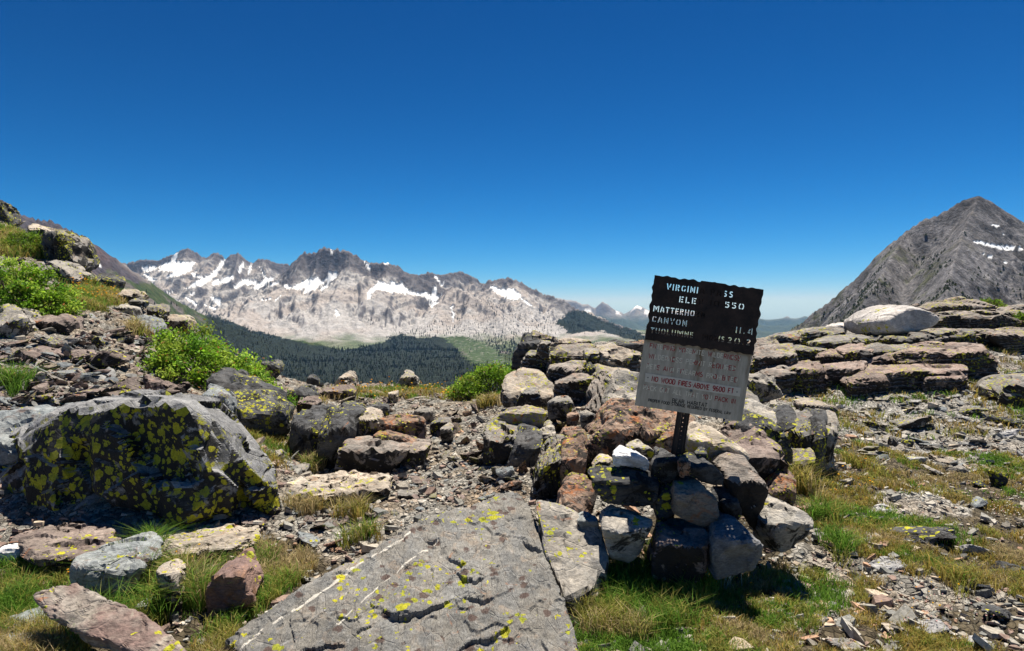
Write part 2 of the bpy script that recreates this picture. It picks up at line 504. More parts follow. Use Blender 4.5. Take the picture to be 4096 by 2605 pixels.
def crop(ox, oy, pts):
    return [(ox + x / 9.406, oy + y / 9.406) for x, y in pts]
C1 = lambda pts: crop(0, 187.5, pts)
C2 = lambda pts: crop(256, 187.5, pts)
C4 = lambda pts: crop(768, 187.5, pts)
SNOW = [
    C1([(1470, 750), (1600, 690), (1650, 605), (1685, 605), (1655, 690), (1840, 700), (1790, 790), (1690, 830), (1550, 855), (1640, 790), (1500, 780)]),
    C1([(1330, 740), (1480, 735), (1460, 770), (1395, 795), (1350, 785)]), C1([(1345, 810), (1400, 825), (1470, 870), (1440, 890)]),
    C1([(2080, 685), (2130, 675), (2085, 760), (2040, 825), (1900, 925), (1745, 955), (1860, 870), (1980, 815), (2050, 740)]),
    C1([(1985, 890), (2100, 840), (2215, 825), (2160, 885), (2000, 925)]), C1([(2190, 935), (2280, 855), (2420, 870), (2440, 930), (2300, 905), (2230, 955)]),
    C1([(2235, 765), (2300, 685), (2295, 745), (2250, 815)]), C1([(2325, 810), (2355, 715), (2375, 725), (2345, 815)]),
    C1([(1550, 975), (1660, 975), (1640, 993), (1580, 1003)]), C1([(1740, 1022), (1830, 975), (1825, 1012)]), C1([(1735, 1028), (1790, 1035), (1875, 1108), (1840, 1105)]),
    C1([(1975, 1018), (2085, 1048), (2075, 1105), (2015, 1095)]), C1([(1915, 1095), (2040, 1138), (2020, 1155)]),
    C1([(1800, 800), (1850, 785), (1840, 830), (1920, 825), (1900, 850), (1810, 840)]), C1([(1720, 855), (1770, 845), (1730, 872)]),
    C1([(815, 685), (885, 712), (870, 725)]), C1([(895, 708), (960, 730), (945, 745)]),
    C2([(265, 905), (350, 930), (470, 870), (550, 825), (620, 870), (680, 850), (685, 785), (750, 795), (785, 820), (720, 875), (600, 915), (560, 955), (470, 995), (435, 990), (475, 945), (380, 955), (280, 945)]),
    C2([(75, 932), (245, 865), (185, 915)]), C2([(605, 945), (690, 888), (685, 925), (620, 970)]),
    C2([(1045, 1045), (1055, 960), (1135, 910), (1145, 865), (1200, 890), (1260, 910), (1280, 880), (1350, 920), (1360, 885), (1440, 970), (1520, 990), (1600, 980), (1650, 1010), (1675, 925), (1705, 935), (1695, 1010), (1765, 995), (1700, 1065), (1640, 1075), (1560, 1015), (1480, 1015), (1380, 995), (1290, 980), (1140, 965), (1085, 995), (1078, 1045)]),
    C2([(1615, 1078), (1725, 1075), (1650, 1135)]), C2([(1825, 1130), (1855, 1075), (1845, 1160), (1872, 1190), (1852, 1270), (1840, 1180)]),
    C2([(1020, 685), (1062, 728), (1095, 785), (1068, 788), (1028, 720)]), C2([(1195, 705), (1262, 697), (1235, 718)]),
    C2([(1665, 815), (1692, 828), (1765, 922), (1740, 925)]), C2([(1735, 840), (1795, 912), (1770, 908)]),
    C2([(2195, 935), (2250, 915), (2300, 950), (2420, 945), (2500, 1010), (2440, 1060), (2340, 1035), (2260, 985)]),
    C2([(695, 560), (722, 552), (722, 615), (705, 592)]),
    C2([(25, 715), (60, 785), (110, 850), (175, 845), (165, 865), (100, 905), (20, 955), (-40, 950), (80, 860)]),
    C2([(25, 1048), (145, 1045), (60, 1065)]), C2([(175, 1055), (255, 1005), (195, 1052)]), C2([(745, 1145), (768, 1148), (793, 1205), (750, 1215)]),
    C2([(2480, 1030), (2560, 1080), (2620, 1120), (2550, 1100)]),
    C4([(1890, 508), (1990, 500), (2080, 530), (2250, 545), (2420, 572), (2260, 592), (2150, 573), (2060, 545)]),
    C4([(2015, 628), (2115, 648), (2060, 664)]), C4([(2100, 342), (2175, 360), (2140, 362)]), C4([(2200, 692), (2255, 697), (2230, 710)]),
    C4([(2165, 438), (2215, 442), (2190, 450)]), C4([(1740, 735), (1790, 722), (1770, 738)]), C4([(2360, 745), (2430, 730), (2420, 750)]),
]
def snow_mask(px, py, P):
    # ragged edge
    j = fbm(P / 35.0, 3, seed=77)
    k = fbm(P / 35.0 + 9, 3, seed=78)
    qx, qy = px + j * 1.5, py + k * 1.2
    m = np.zeros(px.shape, bool)
    for s in SNOW:
        m |= inpoly(qx, qy, s)
    return m

def far_colours(V, N, px, py, face, gul):
    n1 = fbm(V / 180.0, 5, seed=51); n2 = fbm(V / 45.0, 4, seed=52); n3 = fbm(V / 600.0, 3, seed=53)
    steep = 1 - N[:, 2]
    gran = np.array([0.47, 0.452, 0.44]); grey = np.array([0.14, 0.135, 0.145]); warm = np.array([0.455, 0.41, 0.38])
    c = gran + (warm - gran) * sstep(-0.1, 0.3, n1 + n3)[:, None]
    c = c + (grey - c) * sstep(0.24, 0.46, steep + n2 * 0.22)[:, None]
    # bare ribs are darker than the scree that fills the gullies
    c = c + (np.array([0.235, 0.215, 0.205]) - c) * (sstep(-0.12, 0.10, gul + 0.25 * n2) * sstep(-60, 140, V[:, 2]))[:, None] * 0.6
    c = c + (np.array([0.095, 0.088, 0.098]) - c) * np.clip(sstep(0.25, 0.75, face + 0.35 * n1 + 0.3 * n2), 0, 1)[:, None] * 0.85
    c = c * (1 + n2 * 0.32)[:, None]
    return c

def stone_noise_mat(name, nscale, lo, hi, bump, bdist):
    """mountain rock: the sheet's colours broken by noise; snow (kept in the colour's alpha) stays clean and smooth"""
    t = NT(name)
    at = t.n('ShaderNodeAttribute'); at.attribute_name = 'Col'
    v = t.coord('Object', False)
    nz = t.noise(v, nscale, 9, 0.68)
    rock = t.math('SUBTRACT', 1.0, at.outputs['Alpha'])
    k = t.math('ADD', t.math('MULTIPLY', t.math('SUBTRACT', t.ramp(nz, 0.25, 0.75, lo, hi), 1.0), rock), 1.0)
    col = t.scale(at.outputs['Color'], k)
    t.bsdf(col, 0.92, 0.1, t.bump(t.math('MULTIPLY', nz, rock), bump, bdist))
    return t.m

M_FAR = stone_noise_mat('granite_slopes', 0.035, 0.78, 1.2, 1.0, 26.0)
M_NEARSLOPE = stone_noise_mat('talus_slopes', 0.07, 0.5, 1.45, 1.0, 14.0)

GREEN_SLOPE = [(106, 268), (125, 279), (150, 283), (166, 286), (185, 292), (210, 304), (250, 322), (290, 330), (340, 338), (520, 352), (520, 400), (220, 400), (170, 350), (130, 310), (110, 290)]
FOREST = [(205, 312), (236, 324), (260, 332), (290, 340), (320, 347), (352, 350), (362, 347), (385, 342), (392, 336), (402, 334), (415, 338), (440, 336), (452, 344), (462, 356), (474, 364), (500, 366), (520, 366), (540, 360), (640, 356), (720, 350), (720, 400), (230, 400), (226, 360), (214, 335)]
FOREST2 = [(462, 342), (475, 330), (492, 322), (500, 335), (515, 338), (530, 348), (560, 350), (580, 340), (600, 345), (650, 340), (720, 345), (720, 362), (480, 362), (466, 352)]
DARKWOOD = [(556, 322), (572, 309), (585, 311), (600, 318), (625, 327), (650, 338), (700, 350), (640, 342), (600, 331), (570, 334)]
MEADOW = [(430, 341), (442, 337), (462, 336), (478, 341), (496, 350), (508, 362), (500, 372), (480, 366), (462, 352), (440, 347)]
SPARSE = [(120, 276), (150, 284), (200, 312), (238, 330), (245, 345), (240, 385), (215, 385), (180, 335), (140, 300), (112, 284)]
SCRUBROCK = [(375, 318), (392, 330), (420, 330), (450, 318), (462, 300), (480, 296), (500, 302), (520, 305), (560, 316), (560, 335), (500, 345), (470, 335), (440, 336), (400, 335), (365, 322)]

def far_mesh(name, px0, px1, nc, ds, mat, kind_colour):
    X, Y = polar_grid(px0, px1, nc, ds)
    V = xyz(X.ravel(), Y.ravel()); V[:, 2], face, gul = h_far(V[:, 0], V[:, 1], True)
    Q = grid_faces(len(ds), nc)
    T = np.concatenate([Q[:, :3], Q[:, [0, 2, 3]]])
    N = vnormals(V, T); N *= np.sign(N[:, 2])[:, None]
    px, py = proj(V)
    c = far_colours(V, N, px, py, face, gul)
    n1 = fbm(V / 120.0, 5, seed=61); n2 = fbm(V / 40.0, 4, seed=62)
    if kind_colour == 'slope':
        tal = np.array([0.085, 0.076, 0.09]); red = np.array([0.165, 0.10, 0.092]); lt = np.array([0.135, 0.12, 0.128])
        steep = 1 - N[:, 2]
        streak = fbm(np.stack([V[:, 0] / 55.0, V[:, 1] / 260.0, V[:, 2] / 260.0], -1), 4, seed=63)
        b = tal + (lt - tal) * sstep(0.0, 0.5, streak)[:, None]
        rd = sstep(-0.15, 0.25, streak + 0.4 * n1) * np.exp(-(((px - 88) / 34.0) ** 2 + ((py - 262) / 22.0) ** 2))
        b = b + (red - b) * np.clip(rd, 0, 1)[:, None]
        # pale scree chute at the foot of the crest
        ch = np.exp(-(((py - (262 + (px - 122) * 0.75)) / 4.0) ** 2)) * ((px > 118) & (px < 205))
        b = b + (np.array([0.27, 0.24, 0.225]) - b) * (0.8 * ch)[:, None]
        gr = inpoly(px + n2 * 7, py + n1 * 7, GREEN_SLOPE) | (px + n2 * 14 > 172) | (V[:, 2] < FLOOR + 25)
        green = np.array([0.045, 0.074, 0.026]); g2 = np.array([0.085, 0.10, 0.045]); sc = np.array([0.16, 0.14, 0.13])
        g = green + (g2 - green) * sstep(-0.2, 0.3, n2)[:, None]
        g = g + (sc - g) * sstep(0.12, 0.35, n1)[:, None]
        c = np.where(gr[:, None], g, b * (1 + 0.5 * n2)[:, None])
    else:
        low = sstep(70, 5, V[:, 2] - FLOOR + n1 * 60)
        g = np.array([0.07, 0.11, 0.035]) * (1 + 0.6 * n2)[:, None]
        c = c + (g - c) * low[:, None] * 0.85
    md = inpoly(px + n2 * 5, py + n1 * 4, MEADOW)
    mc = np.array([0.065, 0.098, 0.04]) * (1 + 0.5 * n2)[:, None]
    rocks = sstep(0.22, 0.3, fbm(V / 16.0, 3, seed=66))
    mc = mc + (np.array([0.33, 0.31, 0.28]) - mc) * rocks[:, None] * 0.7
    c = np.where(md[:, None], mc, c)
    fr = inpoly(px + n2 * 6, py + n1 * 6, FOREST) | inpoly(px + n2 * 6, py + n1 * 6, DARKWOOD)
    fc = np.array([0.02, 0.028, 0.02]) * (1 + 0.7 * n2)[:, None]
    c = np.where(fr[:, None], fc, c)
    s = snow_mask(px, py, V)
    c = np.where(s[:, None], np.array([0.86, 0.88, 0.90]), c)
    c = np.c_[np.clip(c, 0.01, 1), s.astype(float)]
    o = add(name, mesh_np(name, V, Q, True, c), mat)
    return o, V

ds_a = np.concatenate([np.geomspace(60, 1000, 30)[:-1], np.linspace(1000, 3100, 140)])
ds_b = np.linspace(3100, 7400, 270)
o, VA = far_mesh('valley_slopes', -420, 760, 430, ds_a, M_NEARSLOPE, 'slope')
tag(o, 'reddish talus ridge and green slope dropping from the left into the forested valley', 'mountain slope', kind='structure')
o, VB = far_mesh('granite_mountains', -60, 740, 620, ds_b, M_FAR, 'granite')
tag(o, 'pale granite mountains with snow patches across the valley', 'mountains', kind='structure')

# ---- far blue mountains
FARR = [
    ([(500, 315, 15000), (540, 300, 15000), (560, 299, 15000), (576, 302, 15000), (582, 305, 15000), (588, 304, 15000), (592, 307, 15000), (596, 308.5, 15000), (599, 305.5, 15000), (603, 302.5, 15000), (605, 304, 15000),
      (607, 304.5, 15000), (611, 309, 15000), (617, 312, 15000), (622, 313.5, 15000)], 0.5, 160, 300),
    ([(622, 314, 16500), (628, 312, 16500), (634, 309, 16500), (637, 306.5, 16500), (642, 307, 16500), (648, 309.5, 16500), (658, 311, 16500), (672, 309, 16500), (690, 313, 16500), (720, 316, 16500),
      (745, 319, 16500), (756, 319.5, 16500), (766, 320.5, 16500), (776, 319, 16500), (782, 318, 16500), (786, 315.8, 16500), (788, 315.3, 16500), (791, 317.5, 16500), (797, 318.2, 16500), (806, 318, 16500), (830, 321, 16500), (900, 316, 16500), (1000, 318, 16500)], 0.5, 100, 300),
    ([(520, 330, 9500), (580, 318, 9500), (610, 326, 9500), (640, 331, 9500), (700, 331, 9500), (750, 332, 9500), (780, 334, 9500), (820, 330, 9500)], 0.32, 0, 300),
    ([(540, 338, 7600), (640, 340, 7600), (720, 338, 7600), (760, 340, 7600), (800, 341, 7600)], 0.25, 0, 300),
    ([(740, 324, 13000), (765, 325, 13000), (780, 326, 13000), (800, 324, 13000)], 0.35, 50, 300),
]
FL = [(ridge_line(p), k, c, r) for p, k, c, r in FARR]
pxs = 420
dsf = np.concatenate([np.linspace(7200, 11000, 40)[:-1], np.linspace(11000, 18000, 90)])
X, Y = polar_grid(440, 960, pxs, dsf)
V = xyz(X.ravel(), Y.ravel())
best = np.full(len(V), -1e9)
for line, k, cliff, reach in FL:
    for i in range(len(line) - 1):
        a, b = line[i], line[i + 1]
        ab = b[:2] - a[:2]
        t = np.clip(((V[:, 0] - a[0]) * ab[0] + (V[:, 1] - a[1]) * ab[1]) / (ab @ ab), 0, 1)
        d = np.hypot(V[:, 0] - a[0] - t * ab[0], V[:, 1] - a[1] - t * ab[1])
        best = np.maximum(best, a[2] + t * (b[2] - a[2]) - k * d - cliff * (1 - np.exp(-d / reach)))
hz = 150 * np.logaddexp(best / 150, -600 / 150)
up = sstep(-560, -100, hz)
hz = hz + (ridged(V * np.array([1, 1, 0]) / 1500.0, 6, seed=91) - 0.55) * 130 * up
V[:, 2] = hz
Q = grid_faces(len(dsf), pxs)
N = vnormals(V, np.concatenate([Q[:, :3], Q[:, [0, 2, 3]]])); N *= np.sign(N[:, 2])[:, None]
n1 = fbm(V / 500.0, 5, seed=93)
c = np.array([0.26, 0.25, 0.25]) + (np.array([0.13, 0.13, 0.145]) - np.array([0.26, 0.25, 0.25])) * sstep(0.1, 0.3, 1 - N[:, 2] + 0.1 * n1)[:, None]
wood = sstep(40, -150, V[:, 2] + n1 * 220)
c = c + (np.array([0.055, 0.075, 0.06]) - c) * wood[:, None]
snow = (sstep(0.16, 0.24, n1) * sstep(-60, 80, V[:, 2])) * (V[:, 1] > 13500)
c = c + (np.array([0.85, 0.87, 0.9]) - c) * snow[:, None]
o = add('distant_mountains', mesh_np('distant_mountains', V, Q, True, np.clip(c, 0.01, 1)), attr_mat('distant_rock', 0.95, 0.01, 0.8, 1.2, 0.6, 60, 0, 'Object', 6, 0.05))
tag(o, 'jagged blue mountains on the far horizon left and right of the sign', 'mountains', kind='structure')

# ---- dark peak on the right
PEAK = [
    ([(700, 395, 1500), (760, 350, 1420), (795, 326, 1380), (805, 318.5, 1370), (818, 309, 1350), (830, 300, 1340), (845, 287, 1330), (855, 278.5, 1320), (865, 268, 1310), (880, 252.5, 1300), (892, 240.5, 1290),
      (905, 231, 1280), (918, 223, 1270), (924, 218.5, 1265), (932, 216, 1260), (940, 213.5, 1255), (950, 208.5, 1250), (955, 203.5, 1245), (962, 198.5, 1240), (970, 196, 1240), (980, 195.5, 1240), (990, 199, 1240),
      (1000, 205.5, 1240), (1012, 213, 1240), (1024, 221, 1240), (1060, 245, 1250), (1120, 262, 1280), (1260, 270, 1350)], 1.2, 0, 40),
    ([(978, 196, 1240), (962, 235, 1080), (950, 275, 900), (945, 300, 760)], 1.0, 0, 40),
    ([(905, 231, 1280), (888, 262, 1150), (872, 290, 1000)], 1.1, 0, 40),
    ([(1060, 245, 1250), (1090, 280, 950), (1100, 305, 700)], 1.0, 0, 40),
]
PL = [(ridge_line(p), k, c, r) for p, k, c, r in PEAK]
dsp = np.linspace(350, 1600, 250)
X, Y = polar_grid(690, 1300, 380, dsp)
V = xyz(X.ravel(), Y.ravel())
best = np.full(len(V), -1e9)
wv = fbm(V / 160.0, 4, seed=101) * 40
dmin = np.full(len(V), 1e9)
for line, k, cliff, reach in PL:
    for i in range(len(line) - 1):
        a, b = line[i], line[i + 1]
        ab = b[:2] - a[:2]
        t = np.clip(((V[:, 0] - a[0]) * ab[0] + (V[:, 1] - a[1]) * ab[1]) / (ab @ ab), 0, 1)
        d = np.hypot(V[:, 0] - a[0] - t * ab[0], V[:, 1] - a[1] - t * ab[1])
        dmin = np.minimum(dmin, d)
        d = np.maximum(0, d + wv * sstep(0, 120, d))
        best = np.maximum(best, a[2] + t * (b[2] - a[2]) - k * d - cliff * (1 - np.exp(-d / reach)))
hz = 20 * np.logaddexp(best / 20, -110 / 20)
up = sstep(-100, -40, hz)
blk = ridged(np.stack([V[:, 0] / 26, V[:, 1] / 26, hz / 12], -1), 4, seed=103)
hz = hz + up * fbm(V / 38.0, 4, seed=107) * 7 + up * (0.12 + 0.88 * sstep(0, 70, dmin)) * ((ridged(V / 95.0, 5, seed=102) - 0.68) * 24 + (blk - 0.6) * 5)
V[:, 2] = hz
Q = grid_faces(len(dsp), 380)
N = vnormals(V, np.concatenate([Q[:, :3], Q[:, [0, 2, 3]]])); N *= np.sign(N[:, 2])[:, None]
px, py = proj(V)
n1 = fbm(V / 60.0, 5, seed=104); n2 = fbm(V / 14.0, 4, seed=105)
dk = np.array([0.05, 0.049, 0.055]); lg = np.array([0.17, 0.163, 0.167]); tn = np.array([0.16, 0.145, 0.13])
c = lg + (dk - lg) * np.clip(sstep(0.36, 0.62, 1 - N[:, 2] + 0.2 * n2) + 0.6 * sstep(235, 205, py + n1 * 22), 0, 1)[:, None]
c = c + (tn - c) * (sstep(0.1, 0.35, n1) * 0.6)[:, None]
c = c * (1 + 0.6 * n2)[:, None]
gsc = sstep(0.08, 0.3, n1 + 0.4 * n2) * sstep(232, 262, py) * sstep(1010, 930, px)
c = c + (np.array([0.07, 0.08, 0.035]) - c) * (gsc * 0.75)[:, None]
rib = ridged(np.stack([V[:, 0] / 34, V[:, 1] / 130, V[:, 2] / 130], -1), 4, seed=106)
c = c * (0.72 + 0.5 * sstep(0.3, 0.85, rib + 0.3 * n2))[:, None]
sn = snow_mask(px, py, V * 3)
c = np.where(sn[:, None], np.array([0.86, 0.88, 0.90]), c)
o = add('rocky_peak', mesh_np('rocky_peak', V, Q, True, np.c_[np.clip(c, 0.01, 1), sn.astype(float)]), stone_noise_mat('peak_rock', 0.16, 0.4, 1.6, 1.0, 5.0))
tag(o, 'dark grey pyramid peak with scattered shrubs rising on the right', 'mountain', kind='structure')
VP, NP_, cpx, cpy = V, N, px, py

# ---- trees
M_CONIFER = attr_mat('conifer_needles', 0.9, 0.4, 0.7, 1.3, 0, 0, 0.12, 'Object', 3, 0.1)
def conifers(P, hgt, wid, cols, rng, tiers=3, n=5):
    """vectorised conifers: stacked ragged skirts of boughs"""
    Vs, Ts, Cs = [], [], []
    off = 0
    m = len(P)
    for k in range(tiers):
        z0 = 0.06 + 0.28 * k * 3 / tiers; z1 = min(1.0, z0 + 0.46 + 0.1 * (k == tiers - 1))
        if k == tiers - 1: z1 = 1.0
        r = wid * (1.0 - 0.27 * k * 3 / tiers) * 0.5
        ang = rng.uniform(0, 6.28, (m, 1)) + np.arange(n)[None, :] * (2 * math.pi / n)
        rr = r[:, None] * rng.uniform(0.65, 1.25, (m, n))
        ring = np.stack([P[:, None, 0] + np.cos(ang) * rr, P[:, None, 1] + np.sin(ang) * rr,
                         P[:, None, 2] + hgt[:, None] * (z0 + rng.uniform(-0.05, 0.05, (m, n)))], -1)
        tip = P + np.stack([rng.normal(0, .02, m) * wid, rng.normal(0, .02, m) * wid, hgt * z1], -1)
        Vk = np.concatenate([ring, tip[:, None, :]], 1).reshape(-1, 3)
        base = off + np.arange(m)[:, None] * (n + 1)
        i = np.arange(n)
        T = np.stack([base + i, base + (i + 1) % n, np.broadcast_to(base + n, (m, n))], -1).reshape(-1, 3)
        Vs.append(Vk); Ts.append(T)
        Cs.append(np.repeat(cols * (0.85 + 0.12 * k), n + 1, 0))
        off += len(Vk)
    return np.concatenate(Vs), np.concatenate(Ts), np.concatenate(Cs)

rng = np.random.default_rng(11)
cand = np.concatenate([VA, VB[VB[:, 1] < 5400]])
px, py = proj(cand)
n1 = fbm(cand / 130.0, 4, seed=111)
ok = (py > 270) & (py < 395) & (px > 90) & (px < 720)
dens = np.zeros(len(cand))
jx, jy = px + n1 * 8, py + n1 * 6
dens[inpoly(jx, jy, FOREST)] = 1.0
dens[inpoly(jx, jy, FOREST2)] = 0.8
dens[inpoly(jx, jy, DARKWOOD)] = 0.8
dens[inpoly(jx, jy, SCRUBROCK) & (dens == 0)] = 0.5
dens[inpoly(jx, jy, MEADOW)] = 0.02
dens *= ok * sstep(-0.4, 0.1, n1 + 0.2) * (0.4 + 1.2 * sstep(-0.1, 0.25, fbm(cand / 45.0, 3, seed=112)))
dens *= np.clip(2200.0 / cand[:, 1], 0.25, 1.2)
pick = rng.choice(len(cand), 20000, p=dens / dens.sum())
P = cand[pick] + np.stack([rng.normal(0, 5, len(pick)), rng.normal(0, 8, len(pick)), np.full(len(pick), -0.6)], -1)
P[:, 2] = h_far(P[:, 0], P[:, 1]) - 0.5
hg = np.clip(rng.lognormal(1.95, 0.33, len(P)), 3.5, 15) * np.clip(P[:, 1] / 2200, 0.75, 1.5); wd = hg * rng.uniform(0.28, 0.5, len(P))
tone = rng.uniform(0, 1, (len(P), 1))
cc = np.array([0.014, 0.025, 0.018]) * (1 - tone) + np.array([0.036, 0.055, 0.028]) * tone
grey = rng.random(len(P)) < 0.28
cc[grey] = np.array([0.06, 0.058, 0.064])
v, t, c = conifers(P, hg, wd, cc, rng, 2, 5)
o = add('conifer_forest', mesh_np('conifer_forest', v, t, False, c), M_CONIFER)
tag(o, 'dark conifer forest filling the valley floor below the granite mountains', 'forest', kind='stuff')

# scattered single trees on the green slope
sl = VA
px, py = proj(sl)
okm = inpoly(px, py, SPARSE) & (sl[:, 1] > 700)
idx = rng.choice(np.nonzero(okm)[0], 60, replace=False)
trunk_m = plain_mat('conifer_bark', (0.07, 0.05, 0.04), 0.9)
tree_protos = []
for k in range(5):
    v, t, c = conifers(np.zeros((1, 3)), np.array([1.0]), np.array([rng.uniform(.34, .46)]), np.array([[0.030, 0.047, 0.024]]), rng, 5, 8)
    cr = mesh_np('crown', v, t, False, c)
    cr.materials.append(M_CONIFER)
    a = np.arange(6) * math.pi / 3
    r = np.stack([np.cos(a) * .03, np.sin(a) * .03, np.full(6, -0.08)], -1)
    tv = np.concatenate([r, [[0, 0, .9]]])
    tr = mesh_np('trunk', tv, np.array([[i, (i + 1) % 6, 6] for i in range(6)]), True)
    tr.materials.append(trunk_m)
    tree_protos.append((cr, tr))
for q, i in enumerate(idx):
    p = sl[i].copy(); p[2] = h_far(p[:1], p[1:2])[0]
    e = empty('conifer_tree', p, 'small dark conifer standing apart on the green slope of the left ridge', 'tree', 'scattered conifers on the green slope')
    s = rng.uniform(9, 15)
    e.scale = (s, s, s); e.rotation_euler = (0, 0, rng.uniform(0, 6.28))
    cr, tr = tree_protos[q % 5]
    add('crown', cr, None, e); add('trunk', tr, None, e)

# shrubs on the right peak
dn = sstep(225, 290, cpy) * (cpy < 345) * (cpx < 1060) * (cpx > 780) * sstep(-0.05, 0.35, fbm(VP / 70.0, 4, seed=121) + 0.02)
dn = dn * np.where(cpx > 970, 0.6, 1.0)
pick = rng.choice(len(VP), 2600, p=dn / dn.sum())
P = VP[pick] + rng.normal(0, 1.0, (len(pick), 3)) * np.array([1.3, 1.3, 0])
hg = rng.uniform(1.8, 5.2, len(P)); wd = hg * rng.uniform(0.7, 1.5, len(P))
P[:, 2] -= 0.35 * hg
tone = rng.uniform(0, 1, (len(P), 1))
cc = np.array([0.028, 0.040, 0.022]) * (1 - tone) + np.array([0.06, 0.075, 0.035]) * tone
v, t, c = conifers(P, hg, wd, cc, rng, 2, 6)
o = add('mountain_scrub', mesh_np('mountain_scrub', v, t, False, c), M_CONIFER)
tag(o, 'dark scrub and stunted pines dotting the lower slopes of the right peak', 'scrub', kind='stuff')

# ================================================================== NEAR GROUND
_CTRL_PX = [
    (0, 410, 6.0), (75, 397, 6.3), (230, 432, 5.6), (270, 470, 5.2), (300, 500, 5.0), (350, 520, 4.7), (430, 500, 5.2), (480, 480, 5.5),
    (75, 372, 7.2), (0, 372, 7.0), (0, 342, 8), (75, 342, 8.3), (140, 352, 8.5), (150, 382, 7.5), (205, 392, 7.6), (110, 312, 10), (60, 322, 9), (0, 322, 8.8),
    (0, 292, 10.5), (60, 287, 11.5), (108, 284, 12.5), (160, 312, 12.3), (180, 336, 11.5), (205, 362, 10.5), (0, 244, 13.5), (40, 243, 14), (75, 268, 13.3),
    (0, 220, 16), (-100, 182, 17), (-150, 300, 10), (-200, 400, 6), (-260, 380, 5),
    (265, 376, 11), (300, 382, 12), (340, 388, 13), (385, 388, 13.4), (430, 388, 13.4), (460, 391, 12.5), (515, 392, 10.5), (560, 388, 9), (600, 378, 9.5), (640, 366, 11), (700, 362, 11), (745, 362, 11.5),
    (300, 407, 9), (400, 410, 9.5), (292, 470, 6.0), (330, 474, 6.0), (370, 476, 5.95), (405, 470, 6.05), (432, 458, 6.5), (400, 432, 7.8), (480, 412, 8.5), (520, 430, 7), (570, 452, 6), (600, 475, 5.2), (640, 490, 4.8), (700, 530, 4.2),
    (700, 572, 3.75), (620, 562, 3.8), (800, 562, 3.9), (830, 500, 5), (850, 450, 6.7), (900, 420, 8.5), (800, 402, 9), (780, 398, 9.3), (860, 392, 9.5), (950, 400, 9), (1020, 402, 9),
    (1020, 440, 7.5), (1020, 500, 5.4), (1020, 560, 4.1), (1020, 620, 3.3), (800, 345, 13), (900, 345, 12), (1000, 372, 10.5), (1020, 352, 12), (860, 332, 13.5), (930, 327, 14), (1020, 327, 14),
    (960, 307, 16.5), (1024, 305, 17), (880, 313, 16), (1150, 300, 17), (1150, 400, 9), (1200, 560, 4), (520, 560, 3.9), (400, 590, 3.55), (300, 600, 3.5), (150, 600, 3.5), (30, 585, 3.7), (0, 650, 2.95), (-30, 548, 4.3), (-35, 512, 4.7), (-40, 462, 5.3), (500, 650, 2.95), (800, 650, 2.95),
]
_CTRL = [tuple(W(*p)) for p in _CTRL_PX]
_CTRL += [(-6, 2.5, 0.25), (-3, 1, 0.05), (0, 1, 0.0), (3, 1, 0.0), (6, 2.5, 0.05), (0, -4, 0.05), (-6, -3, 0.6), (6, -3, 0.1),
          ((340 - 512) / F * 18, 18, -2.6), ((430 - 512) / F * 18, 18, -3.0), (0.3, 16, -2.2), (2.0, 16, -1.6), (4.6, 17, -1.4), (8.6, 20, -0.4), (15, 23, 0.6), (20, 24, 1.0),
          (-17, 22, 4.4), (-11.5, 19, 1.2), (-9, 18, -0.6), (-7.5, 17, -1.0), (-6.2, 17, -1.8), (-24, 16, 8.0), (-16, 10, 3.4), (-14, 40, -6), (0, 40, -13), (14, 40, -9), (28, 40, -3), (-34, 34, 4), (-14, 5, 2.4), (14, 6, 0.5), (14, 14, 1.7)]
_CTRL = np.array(_CTRL)
def _phi(r2):
    return 0.5 * r2 * np.log(r2 + 1e-9)
def _fit():
    n = len(_CTRL)
    X = _CTRL[:, :2]
    r2 = ((X[:, None] - X[None]) ** 2).sum(-1)
    A = np.zeros((n + 3, n + 3))
    A[:n, :n] = _phi(r2) + np.eye(n) * 0.06
    A[:n, n] = 1; A[:n, n + 1:] = X
    A[n, :n] = 1; A[n + 1:, :n] = X.T
    return np.linalg.solve(A, np.concatenate([_CTRL[:, 2], np.zeros(3)]))
_WT = _fit()
def H0(x, y):
    x = np.asarray(x, float).ravel(); y = np.asarray(y, float).ravel()
    out = np.zeros(len(x))
    for s in range(0, len(x), 40000):
        a, b = x[s:s + 40000], y[s:s + 40000]
        r2 = (a[:, None] - _CTRL[None, :, 0]) ** 2 + (b[:, None] - _CTRL[None, :, 1]) ** 2
        out[s:s + 40000] = _phi(r2) @ _WT[:-3] + _WT[-3] + _WT[-2] * a + _WT[-1] * b
    return out
def H(x, y):
    P = xyz(np.asarray(x, float).ravel(), np.asarray(y, float).ravel())
    d = np.clip(P[:, 1], 1, 30)
    return H0(x, y) + fbm(P * 0.9, 3, seed=201) * 0.07 + fbm(P * 3.5, 3, seed=202) * 0.028 * np.clip(d / 5, .6, 1.6)

def hit(px, py, dmax=28.0):
    """where the sight line of a picture point meets the near ground"""
    ds = np.geomspace(1.6, dmax, 260)
    pts = np.array([W(px, py, d) for d in ds])
    diff = pts[:, 2] - H(pts[:, 0], pts[:, 1])
    k = np.nonzero(diff <= 0)[0]
    if len(k) == 0:
        k = [int(np.argmin(diff))]
    i = k[0]
    if i > 0 and diff[i] < 0:
        t = diff[i - 1] / (diff[i - 1] - diff[i] + 1e-9)
        return pts[i - 1] + (pts[i] - pts[i - 1]) * t
    return pts[i]

